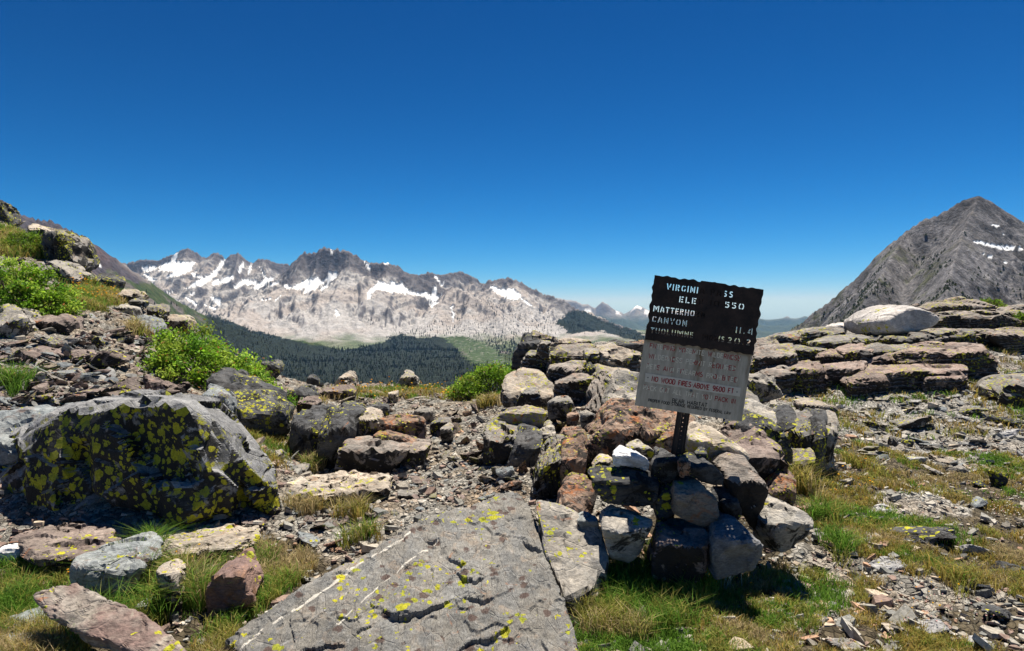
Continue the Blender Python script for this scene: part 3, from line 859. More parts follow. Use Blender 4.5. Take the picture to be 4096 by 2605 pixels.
TURF = [(560, 540), (820, 470), (840, 440), (905, 455), (960, 470), (1040, 455), (1100, 470), (1100, 700), (540, 700)]
TURF_L = [(-60, 575), (60, 560), (150, 545), (300, 545), (330, 560), (300, 590), (240, 640), (210, 700), (-60, 700)]
GRAVEL_R = [(800, 545), (850, 500), (930, 480), (980, 510), (900, 530), (905, 570), (960, 580), (1030, 570), (1030, 610), (930, 605), (880, 625), (790, 640), (760, 600)]
def turf_mask(x, y, z):
    """1 where turf grows, 0 on bare scree"""
    P = xyz(x, y)
    px, py = proj(np.stack([x, y, z], -1))
    n = fbm(P * 1.7, 4, seed=211)
    m = np.where(inpoly(px + n * 30, py + n * 20, TURF), 0.75, 0.0)
    m = np.maximum(m, np.where(inpoly(px + n * 30, py + n * 20, TURF_L), 0.9, 0.0))
    m = np.where(inpoly(px + n * 40, py + n * 20, GRAVEL_R), 0.18, m)
    return m

ds_g = np.concatenate([np.linspace(-5, 1.4, 22)[:-1], np.geomspace(1.4, 20, 270), np.linspace(20.5, 42, 30)])
nc = 360
az = np.linspace(-1.15, 1.15, nc)
D, A = np.meshgrid(ds_g, az, indexing='ij')
X = A * np.maximum(D, 0) + A * 7 * (D < 1.4) * (1.4 - D) / 6.4 + A * 0.4
V = xyz(X.ravel(), D.ravel())
V[:, 2] = H(V[:, 0], V[:, 1])
near = sstep(40, 10, V[:, 1])
rough = ridged(V * np.array([3.2, 3.2, 1]), 4, seed=221)
V[:, 2] += near * ((rough - 0.6) * 0.05 + fbm(V * np.array([14, 14, 1]), 3, seed=222) * 0.014 * np.clip(V[:, 1] / 4, 1, 3)) * (V[:, 1] > 1.0)
tm = turf_mask(V[:, 0], V[:, 1], V[:, 2])
n1 = fbm(V * 2.3, 4, seed=223); n2 = fbm(V * 11.0, 3, seed=224)
soil = np.array([0.235, 0.19, 0.14]); slate = np.array([0.25, 0.235, 0.205]); peat = np.array([0.085, 0.068, 0.042]); ochre = np.array([0.24, 0.165, 0.10])
c = slate + (soil - slate) * sstep(-0.2, 0.3, n1)[:, None]
c = c + (ochre - c) * (sstep(0.2, 0.5, fbm(V * 0.9, 3, seed=225)) * 0.6)[:, None]
rt = sstep(0.22, 0.4, V[:, 0] / np.maximum(V[:, 1], 1)) * sstep(3, 6, V[:, 1])
c = c + (np.array([0.30, 0.29, 0.265]) - c) * (0.6 * rt)[:, None]
c = c + (peat - c) * (sstep(0.3, 0.8, tm + n2 * 0.2))[:, None]
c = np.clip(c * (1 + 0.7 * n2)[:, None], 0.02, 0.6)
t = NT('stony_ground')
at = t.n('ShaderNodeAttribute'); at.attribute_name = 'Col'
v = t.coord('Object', False)
cell = t.vor(v, 26, 'F1', 'Color')
dist = t.vor(v, 26, 'DISTANCE_TO_EDGE')
sepc = t.n('ShaderNodeSeparateColor'); t.l(cell, sepc.inputs[0])
colr = t.scale(at.outputs['Color'], t.ramp(sepc.outputs[0], 0, 1, 0.55, 1.5))
colr = t.scale(colr, t.ramp(t.noise(v, 70, 5, 0.7), 0.25, 0.75, 0.65, 1.35))
hh = t.math('ADD', t.ramp(dist, 0, 0.12), t.math('MULTIPLY', sepc.outputs[1], 0.8))
t.bsdf(colr, 0.9, 0.15, t.bump(t.math('ADD', hh, t.math('MULTIPLY', t.noise(v, 60, 5, 0.7), 0.6)), 0.9, 0.014))
o = add('ground', mesh_np('ground', V, grid_faces(len(ds_g), nc), True, c), t.m)
tag(o, 'stony ground of the pass', 'ground', kind='structure')

# ================================================================== ROCK SHAPES
_ICO = {}
def ico(sub):
    if sub not in _ICO:
        bm = bmesh.new()
        bmesh.ops.create_icosphere(bm, subdivisions=sub, radius=1.0)
        bm.verts.ensure_lookup_table()
        Vv = np.array([v.co[:] for v in bm.verts]); T = np.array([[v.index for v in f.verts] for f in bm.faces])
        bm.free()
        Vv /= np.linalg.norm(Vv, axis=1)[:, None]
        _ICO[sub] = (Vv, T)
    return _ICO[sub]

def hull_planes(Q):
    bm = bmesh.new()
    for q in Q: bm.verts.new(q)
    bmesh.ops.convex_hull(bm, input=bm.verts)
    bm.normal_update()
    pl = {}
    for f in bm.faces:
        n = f.normal
        if f.calc_area() < 1e-7: continue
        d = n.dot(f.verts[0].co)
        if d < 0: n = -n; d = -d
        pl[(round(n.x, 3), round(n.y, 3), round(n.z, 3))] = max(d, 1e-3)
    bm.free()
    return np.array(list(pl.keys())), np.array(list(pl.values()))

def facets(V, N, k, limit, tilt, rng, warp, width):
    """break a surface into k flat conchoidal faces, each with its own tilt and depth"""
    idx = rng.choice(len(V), k, replace=False)
    S = V[idx]
    n = N[idx] + rng.normal(0, tilt, (k, 3)); n /= np.linalg.norm(n, axis=1)[:, None]
    Q = V + warp
    m = len(V)
    b1 = np.full(m, 1e18); b2 = np.full(m, 1e18); j1 = np.zeros(m, int); j2 = np.zeros(m, int)
    for i in range(k):
        e = Q - S[i]
        d = np.einsum('ij,ij->i', e, e) + 2.0 * (e @ N[idx[i]]) ** 2
        f1 = d < b1; f2 = (~f1) & (d < b2)
        b2 = np.where(f1, b1, np.where(f2, d, b2)); j2 = np.where(f1, j1, np.where(f2, i, j2))
        b1 = np.where(f1, d, b1); j1 = np.where(f1, i, j1)
    off = rng.uniform(-0.6, 0.35, k) * limit
    def t_of(j):
        t = np.einsum('ij,ij->i', S[j] - V, n[j]) / np.maximum(0.35, np.einsum('ij,ij->i', N, n[j]))
        return np.clip(t + off[j], -limit * 1.6, limit)
    w = 0.5 + 0.5 * np.clip((np.sqrt(b2) - np.sqrt(b1)) / width, 0, 1)
    return w * t_of(j1) + (1 - w) * t_of(j2)

def rock_geo(pts, sub=6, p=160, amp=0.02, freq=None, steps=0.02, strata=None, cracks=0.0, dents=(), seed=0, facet=0.7, chisel=3):
    """a rock from its corner points: flat broken faces with worn edges, ledges, layering and pits"""
    pts = np.asarray(pts, float)
    c = 0.5 * (pts.max(0) + pts.min(0)) * 0.5 + pts.mean(0) * 0.5
    Q = pts - c
    cov = Q.T @ Q / len(Q)
    w, E = np.linalg.eigh(cov)
    s = np.sqrt(np.maximum(w, w.max() * 0.004))
    q = (Q @ E) / s
    n, d = hull_planes([tuple(a) for a in q])
    if chisel:
        # large clean breaks that cut corners off
        rc = np.random.default_rng(seed + 900)
        cn = rc.normal(size=(chisel, 3)); cn /= np.linalg.norm(cn, axis=1)[:, None]
        cd = (q @ cn.T).max(0) * rc.uniform(0.70, 0.92, chisel)
        n = np.concatenate([n, cn]); d = np.concatenate([d, np.maximum(cd, 0.05)])
    D, T = ico(sub)
    A = np.maximum(0, D @ (n / d[:, None]).T)
    mx = A.max(1)
    r = 1.0 / (mx * ((A / mx[:, None]) ** p).sum(1) ** (1.0 / p))
    V = ((D * r[:, None]) * s) @ E.T + c
    if np.linalg.det(E) < 0: T = T[:, ::-1]
    size = float(np.median(np.sort(pts.max(0) - pts.min(0))[1:]))
    f = freq or 2.6 / size
    N = vnormals(V, T)
    off = (seed % 97) * 3.71
    if facet:
        rg = np.random.default_rng(seed + 5000)
        wv = np.stack([perlin(V * f * 2 + off + 40 * a, seed + a) for a in range(3)], -1) * size * 0.06
        k1 = 14 if sub < 6 else 22
        V = V + N * (facets(V, N, k1, 0.034 * size * facet, 0.22, rg, wv, 0.012 * size))[:, None]
        N = vnormals(V, T)
        if sub >= 5:
            V = V + N * (facets(V, N, 24 if sub < 6 else (46 if sub < 7 else 130), 0.014 * size * facet, 0.26, rg, wv * 0.5, 0.010 * size))[:, None]
            N = vnormals(V, T)
    dz = 0.55 * amp * size * (fbm(V * f + off, 6, gain=0.55, seed=seed) * 1.6)
    if steps:
        t = fbm(V * f * 0.75 + off + 5, 3, seed=seed + 3) * 5
        fl = np.floor(t); dz += 0.5 * steps * size * (fl + sstep(0.38, 0.5, t - fl) - t * 0.55) * 0.9
    if cracks:
        k = np.abs(perlin(V * f * 0.9 + off + 9, seed + 4) + 0.4 * perlin(V * f * 3.1, seed + 5) * 0.4)
        dz -= cracks * size * (1 - sstep(0.0, 0.045, k))
    if strata:
        b, th, sa = strata
        b = np.asarray(b, float); b = b / np.linalg.norm(b)
        u = (V @ b) / th + fbm(V * f * 0.6, 3, seed=seed + 7) * 0.9
        fr = u - np.floor(u)
        lay = _hash(np.floor(u).astype(np.int64), 3, 7, seed) % 1000 / 1000.0
        dz += sa * (lay - 0.5) * (1 - np.abs(N @ b)) - sa * 0.9 * (1 - sstep(0.0, 0.14, fr) * sstep(1.0, 0.86, fr)) * (1 - np.abs(N @ b))
    V = V + N * dz[:, None]
    for (cx, cy, cz, rx, rz, push) in dents:
        g = np.exp(-(((V[:, 0] - cx) / rx) ** 2 + ((V[:, 2] - cz) / rz) ** 2) ** 2)
        V[:, 1] += push * g * (V[:, 1] < cy + 0.5)
    return V, T

def rock_obj(name, pts, mat, label, cat='rock', group=None, parent=None, **kw):
    V, T = rock_geo(pts, **kw)
    base = np.array([(V[:, 0].max() + V[:, 0].min()) / 2, (V[:, 1].max() + V[:, 1].min()) / 2, V[:, 2].min()])
    if parent is not None:
        base = np.array(parent.location)
    o = add(name, mesh_np(name, V - base, T, False), mat, parent)
    if parent is None:
        o.location = base
        tag(o, label, cat, group)
    return o

def simplify(poly, k):
    """keep the k corners that matter most to an outline"""
    P = [tuple(p) for p in poly]
    while len(P) > k:
        n = len(P)
        ar = [abs((P[i][0] - P[i - 1][0]) * (P[(i + 1) % n][1] - P[i - 1][1]) - (P[(i + 1) % n][0] - P[i - 1][0]) * (P[i][1] - P[i - 1][1])) for i in range(n)]
        P.pop(int(np.argmin(ar)))
    return P

def outline(poly, d, back, shrink=0.8, lift=0.0, down=0.0, top=0.38, keep=6):
    """corner points of a rock from its outline. One distance: a block with a flat top running back from
    its front edge and a steep, slightly undercut face. A distance per corner: a plate lying as given."""
    if np.isscalar(d):
        poly = simplify(poly, keep)
        ys = np.array([y for _, y in poly]); y0, y1 = ys.min(), ys.max()
        hpx = y1 - y0
        dip = max(0.03, (0.5 * (y0 + y1) - HOR) / F)
        run = top * hpx * d / F / (dip + 0.22)
        run = min(run, max(0.5 * back, 0.05) * 2.2)
        pts = []
        hm = hpx * d / F
        for x, y in poly:
            f = (y - y0) / hpx
            dd = d + run * max(0.0, 1 - f / top) + 0.16 * hm * max(0.0, (f - 0.5) / 0.5)
            pts.append(W(x, y, dd))
        xs = np.array([x for x, _ in poly]); x0, x1 = xs.min(), xs.max(); xc = 0.5 * (x0 + x1)
        yt = y0 + top * hpx
        # width of the outline at the front edge of the top
        cx = []
        n = len(poly)
        for i in range(n):
            (xa, ya), (xb, yb) = poly[i], poly[(i + 1) % n]
            if (ya - yt) * (yb - yt) < 0:
                cx.append(xa + (yt - ya) / (yb - ya) * (xb - xa))
        if len(cx) >= 2:
            pts += [W(min(cx), yt, d + 0.05 * hm), W(max(cx), yt, d + 0.05 * hm), W(0.5 * (min(cx) + max(cx)), yt + 0.04 * hpx, d - 0.06 * hm)]
        P = np.array(pts)
        c = P.mean(0)
        B = c + (P - c) * np.array([shrink, 1, shrink]) + np.array([0, max(back, run), lift - 0.05 * hm])
        out = np.concatenate([P, B])
    else:
        P = np.array([W(x, y, d[i]) for i, (x, y) in enumerate(poly)])
        c = P.mean(0)
        B = c + (P - c) * np.array([shrink, 1, shrink]) + np.array([0, back, lift])
        out = np.concatenate([P, B])
    if down:
        out = np.concatenate([out, P[P[:, 2] < c[2]] + np.array([0, 0.02, -down])])
    return out

# ---- rock kinds
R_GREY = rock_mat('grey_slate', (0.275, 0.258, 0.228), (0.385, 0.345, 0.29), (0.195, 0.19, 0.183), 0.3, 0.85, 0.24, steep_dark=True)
R_BLUE = rock_mat('blue_grey_slate', (0.21, 0.23, 0.235), (0.30, 0.315, 0.305), (0.15, 0.105, 0.09), 0.1, 0.25, 0.15)
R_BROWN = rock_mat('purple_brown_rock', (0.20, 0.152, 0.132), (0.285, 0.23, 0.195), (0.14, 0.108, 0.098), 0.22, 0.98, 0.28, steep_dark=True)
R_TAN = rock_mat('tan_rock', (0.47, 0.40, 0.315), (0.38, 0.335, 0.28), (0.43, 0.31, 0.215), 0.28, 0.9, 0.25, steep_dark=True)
R_RUST = rock_mat('rusty_rock', (0.24, 0.165, 0.125), (0.34, 0.235, 0.165), (0.095, 0.08, 0.075), 0.2, 0.74, 0.64, pale=0.6, sc=1.7, bump=1.0)
R_DARK = rock_mat('dark_slate', (0.068, 0.070, 0.073), (0.115, 0.112, 0.108), (0.05, 0.047, 0.045), 0.4, 0.7, 0.1)
R_WHITE = rock_mat('white_quartz', (0.80, 0.79, 0.78), (0.70, 0.69, 0.69), (0.56, 0.54, 0.52), 0.0, 0.12, 0.0)
R_GRANITE = rock_mat('pale_granite', (0.60, 0.55, 0.50), (0.52, 0.485, 0.455), (0.64, 0.56, 0.49), 0.12, 0.40, 0.0, sc=0.7)
R_LICHEN = rock_mat('lichen_boulder', (0.25, 0.25, 0.25), (0.33, 0.325, 0.315), (0.175, 0.175, 0.18), 1.0, 1.16, 0.0, pale=0.35, sc=1.0, lich=17.0, steep_lichen=True, grain=(1.6, 1.6, 0.8), rot=(0, 0, 0), bump=1.0)
R_SLAB = rock_mat('slab_slate', (0.275, 0.255, 0.22), (0.215, 0.212, 0.20), (0.32, 0.265, 0.21), 0.27, 0.3, 0.2, pale=0.5, sc=1.3, spots=0.75, grain=(2.6, 0.9, 2.0), rot=(0, 0, 0.85), bump=0.9, lich=18.0)
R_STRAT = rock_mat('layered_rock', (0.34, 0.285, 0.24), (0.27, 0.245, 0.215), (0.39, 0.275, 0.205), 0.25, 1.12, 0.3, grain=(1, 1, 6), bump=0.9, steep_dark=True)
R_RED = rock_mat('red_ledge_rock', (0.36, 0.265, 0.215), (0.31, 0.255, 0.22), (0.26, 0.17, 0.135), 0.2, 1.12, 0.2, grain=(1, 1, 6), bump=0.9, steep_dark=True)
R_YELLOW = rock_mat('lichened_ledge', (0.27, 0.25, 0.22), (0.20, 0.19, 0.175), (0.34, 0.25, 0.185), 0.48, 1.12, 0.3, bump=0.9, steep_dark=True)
R_TAN2 = rock_mat('clean_tan_rock', (0.52, 0.44, 0.345), (0.43, 0.375, 0.305), (0.47, 0.33, 0.22), 0.1, 0.1, 0.2)

# ================================================================== NAMED ROCKS
_seed = [100]
def px_sub(poly):
    w = max(x for x, _ in poly) - min(x for x, _ in poly)
    return 4 if w < 21 else (5 if w < 80 else 6)
def rock(label, poly, d, back, mat, name='rock', sub=5, down=0.12, shrink=0.8, lift=0.0, top=0.38, min_sub=4, **kw):
    _seed[0] += 1
    sub = max(min_sub, px_sub(poly))
    kw.setdefault('seed', _seed[0]); kw.setdefault('amp', 0.022); kw.setdefault('steps', 0.014); kw.setdefault('cracks', 0.012)
    return rock_obj(name, outline(poly, d, back, shrink, lift, down, top), mat, label, 'boulder' if name == 'boulder' else 'rock', sub=sub, **kw)

# ---- the great lichened boulder on the left
bp = [W(*p) for p in [(84, 410, 4.78), (167, 393, 5.35), (208, 397.5, 5.0), (142, 404, 4.58), (182, 412, 4.34), (42, 438, 4.92), (-30, 488, 5.05), (-30, 575, 5.05),
                       (188, 480, 4.26), (192, 560, 4.36), (80, 560, 4.74), (228, 417, 4.88), (249, 442, 4.8), (266, 470, 4.75), (279, 492, 4.72), (282, 530, 4.8), (255, 552, 4.62),
                       (60, 414, 6.0), (225, 418, 6.0), (-20, 450, 6.0), (270, 480, 6.0)]]
c1 = W(135, 538, 4.5); c2 = W(218, 540, 4.5)
boulder = rock_obj('boulder', bp, R_LICHEN, 'huge grey boulder with black shaded face crusted in yellow lichen, bottom left', 'boulder', sub=7, amp=0.012, steps=0.008, cracks=0.006, facet=0.6, chisel=0,
                   seed=7, dents=[(c1[0], c1[1], c1[2], 0.36, 0.15, 0.75), (c2[0], c2[1], c2[2], 0.13, 0.16, 0.5)])
# ---- the veined slab in the middle foreground: a broken bedding plane, modelled as a fine sheet with scarps along its cracks
SLAB_EDGE = [(225, 637), (258, 614), (291, 591), (326, 572), (361, 555), (392, 535), (420, 518), (448, 509), (470, 505), (486, 497), (500, 491), (511, 489), (519, 491), (532, 508), (540, 530), (546, 549), (552, 566), (557, 581), (566, 602), (571, 617), (576, 634), (584, 672), (420, 760), (300, 700), (262, 676)]
SL_D = np.array([W(*p) for p in [(225, 637, 2.95), (291, 591, 3.2), (361, 555, 3.45), (420, 518, 3.72), (518, 490, 3.93), (545, 548, 3.55), (566, 602, 3.12), (582, 668, 2.7), (400, 715, 2.42)]])
_ab = np.linalg.lstsq(np.c_[SL_D[:, 0], SL_D[:, 1], np.ones(len(SL_D))], SL_D[:, 2], rcond=None)[0]
SCARP = [([(289, 612), (291, 630), (295, 650)], 14, 0.010), ([(294, 650), (312, 647), (334, 642), (352, 645)], 26, 0.022), ([(372, 612), (384, 612), (399, 616), (412, 613), (425, 608), (442, 600), (458, 590)], 40, 0.030),
         ([(456, 588), (469, 595), (482, 599), (498, 598)], 30, 0.022), ([(452, 566), (459, 574), (471, 580), (486, 578)], 24, 0.020), ([(444, 558), (459, 563), (468, 562)], 16, 0.016), ([(450, 644), (470, 635), (492, 634), (516, 622)], 34, 0.022),
         ([(424, 540), (433, 541), (440, 538)], 12, 0.018), ([(330, 576), (345, 573), (362, 574)], 10, 0.008), ([(520, 540), (532, 545), (546, 551)], 26, 0.02), ([(500, 520), (516, 517), (530, 520)], 14, 0.010), ([(400, 660), (430, 655), (460, 660), (500, 652), (540, 655)], 30, 0.02), ([(352, 640), (362, 628), (378, 622)], 14, 0.010)]
VEINS = [([(240, 652), (250, 641), (262, 631), (280, 619), (296, 608), (312, 598), (330, 587), (345, 575), (358, 566), (376, 555), (398, 542), (410, 533)], 1.15), ([(329, 632), (345, 618), (362, 602), (380, 585), (396, 573), (412, 560), (426, 549), (438, 538)], 0.75)]
def seg_dist(px, py, path):
    """distance to a polyline, which side (below it is +), and the way along it"""
    best = np.full(px.shape, 1e9); side = np.zeros(px.shape); along = np.zeros(px.shape)
    s0 = 0.0
    for (x0, y0), (x1, y1) in zip(path[:-1], path[1:]):
        L = math.hypot(x1 - x0, y1 - y0)
        t = np.clip(((px - x0) * (x1 - x0) + (py - y0) * (y1 - y0)) / L ** 2, 0, 1)
        d = np.hypot(px - x0 - t * (x1 - x0), py - y0 - t * (y1 - y0))
        cr_ = (x1 - x0) * (py - y0) - (y1 - y0) * (px - x0)
        m = d < best
        best = np.where(m, d, best); side = np.where(m, np.sign(cr_), side); along = np.where(m, s0 + t * L, along)
        s0 += L
    return best, side, along / s0
def make_slab():
    st = 1.05
    us, vs_ = np.arange(205, 606, st), np.arange(480, 764, st)
    U, Vv = np.meshgrid(us, vs_, indexing='ij')
    u, v = U.ravel(), Vv.ravel()
    a, b = (u - 512) / F, (325.5 - v) / F
    fy, fz = _cp + b * _sp, -_sp + b * _cp
    A, B, C = _ab
    d = (EYE - C) / (A * a / fy + B - fz / fy)
    P = np.stack([a / fy * d, d, EYE + fz / fy * d], -1)
    nv = np.array([-A, -B, 1.0]); nv /= np.linalg.norm(nv)
    w1 = fbm(P * 5, 3, seed=811) * 6; w2 = fbm(P * 5 + 9, 3, seed=812) * 6
    j1 = fbm(P * 26, 3, seed=813) * 3.2; j2 = fbm(P * 26 + 4, 3, seed=814) * 3.2
    pu, pv = u + 0.5 * w1 + j1, v + 0.5 * w2 + j2
    h = fbm(P * 2.2, 3, seed=815) * 0.020 + fbm(P * 11, 4, seed=816) * 0.007 + fbm(P * 45, 3, seed=817) * 0.0028
    # thin laminae: the sheet steps down by a few millimetres along wandering edges
    tt = (P[:, 0] * 0.75 - P[:, 1] * 0.9) * 2.3 + fbm(P * 2.6, 4, seed=818) * 2.4
    fl = np.floor(tt); h = h + 0.012 * (fl + sstep(0.44, 0.5, tt - fl) - tt)
    t2 = (P[:, 0] * -0.3 - P[:, 1] * 1.0) * 3.1 + fbm(P * 3.3 + 5, 4, seed=820) * 2.2
    f2 = np.floor(t2); h = h + 0.007 * (f2 + sstep(0.45, 0.5, t2 - f2) - t2)
    for path, reach, drop in SCARP:
        dd, side, al = seg_dist(pu, pv, path)
        end = sstep(0, 0.3, al) * sstep(1, 0.7, al)
        low = (side > 0)
        h = h - drop * end * np.where(low, np.exp(-dd / (reach * 2.6)), 0)
        h = h - 0.005 * end * np.exp(-(dd / 0.9) ** 2)
    vein = np.zeros(len(u))
    for path, wv in VEINS:
        dd, side, al = seg_dist(u + 0.22 * w1, v + 0.22 * w2, path)
        wob = wv * (0.35 + 1.5 * np.clip(fbm(np.stack([al * 14, al * 0 + wv, al * 0], -1), 3, seed=819) + 0.45, 0, 1))
        m = np.exp(-(dd / np.maximum(wob, 0.1)) ** 2)
        m = m * sstep(-0.25, 0.05, fbm(np.stack([al * 9 + wv * 7, al * 0, al * 0], -1), 2, seed=821))
        vein = np.maximum(vein, m); h = h + 0.003 * m
    P = P + nv * h[:, None]
    # edges: broken off, falling away to the ground
    ins = inpoly(u + 1.3 * j1 + 0.3 * w1, v + 1.3 * j2 + 0.3 * w2, SLAB_EDGE)
    de, _, _ = seg_dist(u, v, SLAB_EDGE + [SLAB_EDGE[0]])
    out = np.where(ins, 0, de)
    P[:, 2] -= np.minimum(out * 0.03, 0.42) + np.where(ins, 0.012 * np.exp(-(de / 3.0) ** 2), 0.012)
    P[:, 1] += np.where(ins, 0, -np.minimum(out, 8) * 0.0 )
    keep = out < 16
    Q = grid_faces(len(us), len(vs_))
    Q = Q[keep[Q].all(1)]
    used = np.unique(Q); rm = np.full(len(u), -1); rm[used] = np.arange(len(used))
    return P[used], rm[Q][:, ::-1], vein[used]
SV, SQ, SVE = make_slab()
sbase = np.array([SV[:, 0].mean(), SV[:, 1].mean(), SV[:, 2].min()])
def slab_mat():
    m = R_SLAB.copy(); m.name = 'veined_slab'
    nt = m.node_tree
    b_ = next(n for n in nt.nodes if n.type == 'BSDF_PRINCIPLED')
    src = b_.inputs['Base Color'].links[0].from_socket
    at_ = nt.nodes.new('ShaderNodeAttribute'); at_.attribute_name = 'vein'
    rp = nt.nodes.new('ShaderNodeMapRange'); rp.inputs[1].default_value = 0.35; rp.inputs[2].default_value = 0.7
    nt.links.new(at_.outputs['Fac'], rp.inputs[0])
    mx = nt.nodes.new('ShaderNodeMix'); mx.data_type = 'RGBA'
    nt.links.new(rp.outputs[0], mx.inputs[0]); nt.links.new(src, mx.inputs[6]); mx.inputs[7].default_value = (0.68, 0.63, 0.54, 1)
    nt.links.new(mx.outputs[2], b_.inputs['Base Color'])
    return m
slab = add('slab', mesh_np('slab', SV - sbase, SQ, False, None, {'vein': SVE}), slab_mat(), None, sbase)
tag(slab, 'large tilted grey slab with white quartz veins in the centre foreground', 'rock slab')
# plates broken off along the slab's right side
rock('grey plate leaning on the right edge of the veined slab', [(536, 501), (556, 505), (577, 514), (579, 523), (600, 531), (606, 552), (607, 568), (591, 589), (563, 602), (552, 575), (542, 540)],
     [3.75, 3.72, 3.7, 3.65, 3.62, 3.5, 3.4, 3.25, 3.15, 3.3, 3.5], 0.12, R_GREY, 'slab', sub=6, down=0.25, amp=0.012, cracks=0.010, facet=0.3)

# ---- bottom left corner
rock('blue-grey rock with rounded top in the grass below the lichened boulder', [(58, 590), (60, 566), (80, 558), (100, 550), (128, 548), (138, 556), (137, 572), (128, 584), (110, 596), (72, 600)], 3.42, 0.34, R_BLUE, sub=6)
rock('long curved brown and white blade of rock in the bottom left corner', [(26, 586), (42, 590), (72, 601), (100, 611), (130, 622), (152, 633), (184, 653), (176, 668), (120, 645), (78, 630), (52, 618), (38, 604)],
     [3.05, 3.03, 2.97, 2.92, 2.86, 2.8, 2.72, 2.66, 2.76, 2.84, 2.9, 2.98], 0.10, rock_mat('blade_rock', (0.30, 0.265, 0.225), (0.20, 0.135, 0.115), (0.34, 0.30, 0.24), 0.05, 0.1, 0.1), sub=6, down=0.05, facet=0.25)
rock('dark greenish rock cut off by the bottom left corner', [(-20, 628), (0, 626), (13, 622), (32, 637), (58, 654), (56, 690), (-20, 690)], 2.95, 0.3, R_BLUE, sub=5)
rock('reddish pyramid rock half sunk in the grass left of the veined slab', [(205, 572), (222, 562), (233, 554), (238, 560), (244, 576), (251, 592), (250, 606), (232, 612), (210, 610), (205, 595)], 3.32, 0.22, rock_mat('red_rock', (0.29, 0.185, 0.145), (0.25, 0.17, 0.15), (0.36, 0.20, 0.12), 0.05, 0.12, 0.4), sub=6)
rock('small tan and orange rock in the grass right of the blue-grey rock', [(157, 570), (165, 564), (176, 570), (178, 588), (170, 596), (160, 592)], 3.32, 0.12, R_TAN)
rock('long flat dark-edged slab lying under the lichened boulder', [(22, 538), (32, 535), (60, 538), (100, 544), (108, 552), (80, 560), (40, 561), (24, 560)], [4.0, 4.05, 4.02, 3.98, 3.9, 3.78, 3.74, 3.8], 0.3, R_BROWN, 'slab', sub=6, down=0.04)
rock('thin pale ledge between the lichened boulder and the grass', [(136, 541), (170, 539), (215, 540), (254, 540), (256, 546), (225, 553), (180, 552), (140, 552)], [4.05, 4.08, 4.1, 4.15, 4.1, 3.98, 3.92, 3.9], 0.25, R_TAN, 'slab', down=0.05)
rock('small white stone at the left frame edge below the lichened boulder', [(-4, 553), (4, 546), (14, 545), (17, 553), (12, 560), (-2, 562)], 3.95, 0.12, R_WHITE)
rock('small brown wedge rock beside the white stone at the left edge', [(9, 545), (16, 534), (22, 538), (22, 555), (14, 556)], 4.05, 0.12, R_BROWN)
rock('small pale stone in the grass above the curved blade rock', [(133, 608), (142, 602), (151, 602), (148, 611), (138, 615)], 3.3, 0.1, R_WHITE, amp=0.03)

# ---- left side behind the boulder
rock('wide dark blue-grey slab behind the lichened boulder at the left edge', [(-25, 418), (10, 414), (45, 411), (86, 406), (80, 424), (64, 432), (36, 449), (-25, 452)], [5.6, 5.6, 5.6, 5.65, 5.4, 5.3, 5.15, 5.15], 0.5, R_BLUE, 'slab', sub=6)
rock('brown striped ledge at the left edge below the dark slab', [(-20, 462), (10, 452), (34, 446), (20, 470), (-5, 486), (-20, 486)], 5.75, 0.3, R_BROWN)
rock('dark wedge boulder with sloping pale top beyond the lichened boulder', [(208, 370), (217, 372), (250, 391), (286, 408), (281, 414), (240, 417), (216, 407), (207, 392)], [7.2, 7.25, 7.0, 6.8, 6.7, 6.5, 6.6, 7.0], 0.55, R_DARK, 'boulder', sub=6, down=0.25)
rock('upright split stone leaning against the dark wedge boulder', [(202, 396), (211, 384), (218, 388), (232, 404), (229, 413), (212, 414)], 6.35, 0.2, R_BLUE)
rock('dark square block in the rubble left of the mid-left shrub', [(27, 300 + 50), (40, 346), (53, 352), (52, 365), (34, 367), (26, 360)], 7.6, 0.3, R_BROWN)
rock('large pale grey rock at the left frame edge under the big shrub', [(-15, 312), (5, 305), (20, 312), (24, 330), (20, 340), (4, 342), (-15, 336)], 8.1, 0.5, R_GREY, 'boulder', sub=6)
rock('dark shaded block beneath the big left shrub', [(28, 322), (45, 316), (65, 315), (69, 328), (66, 334), (40, 335), (26, 332)], 8.5, 0.4, R_BROWN, 'boulder')
# crags on the left hillside
rock('black overhanging crag on the left hillside skyline', [(42, 235), (52, 230), (58, 228), (60, 240), (68, 250), (74, 260), (72, 265), (60, 262), (48, 255), (43, 245)], 13.2, 0.9, R_DARK, 'crag', sub=6, down=0.3, amp=0.05, steps=0.03, top=0.12)
rock('dark blocky crag beside the black overhang', [(54, 236), (60, 229), (61, 242), (66, 248), (73, 256), (74, 262), (62, 262), (55, 250)], 12.9, 0.8, R_YELLOW, 'crag', sub=6, down=0.3, amp=0.05, steps=0.03, top=0.12)
rock('pale flat-topped rock above the black overhang on the left hillside', [(23, 228), (30, 224), (40, 226), (46, 231), (44, 240), (30, 238), (24, 234)], 14.0, 0.7, R_TAN, 'crag')
rock('dark crag at the very left of the skyline', [(-14, 202), (-4, 199), (2, 202), (4, 213), (8, 220), (2, 226), (-14, 226)], 15.5, 0.5, R_DARK, 'crag', sub=6, amp=0.05, steps=0.03, top=0.12)
rock('dark square boulder alone on the left hillside edge', [(95, 276), (99, 273), (111, 274), (113, 281), (110, 290), (104, 288), (98, 284)], 12.0, 0.4, R_DARK, 'boulder', down=0.15)
rock('grey slanting slab below the black overhang', [(55, 260), (64, 263), (78, 274), (83, 276), (78, 280), (64, 272), (48, 262)], [12.4, 12.3, 12.0, 11.9, 11.7, 11.9, 12.2], 0.4, R_GREY, 'slab')
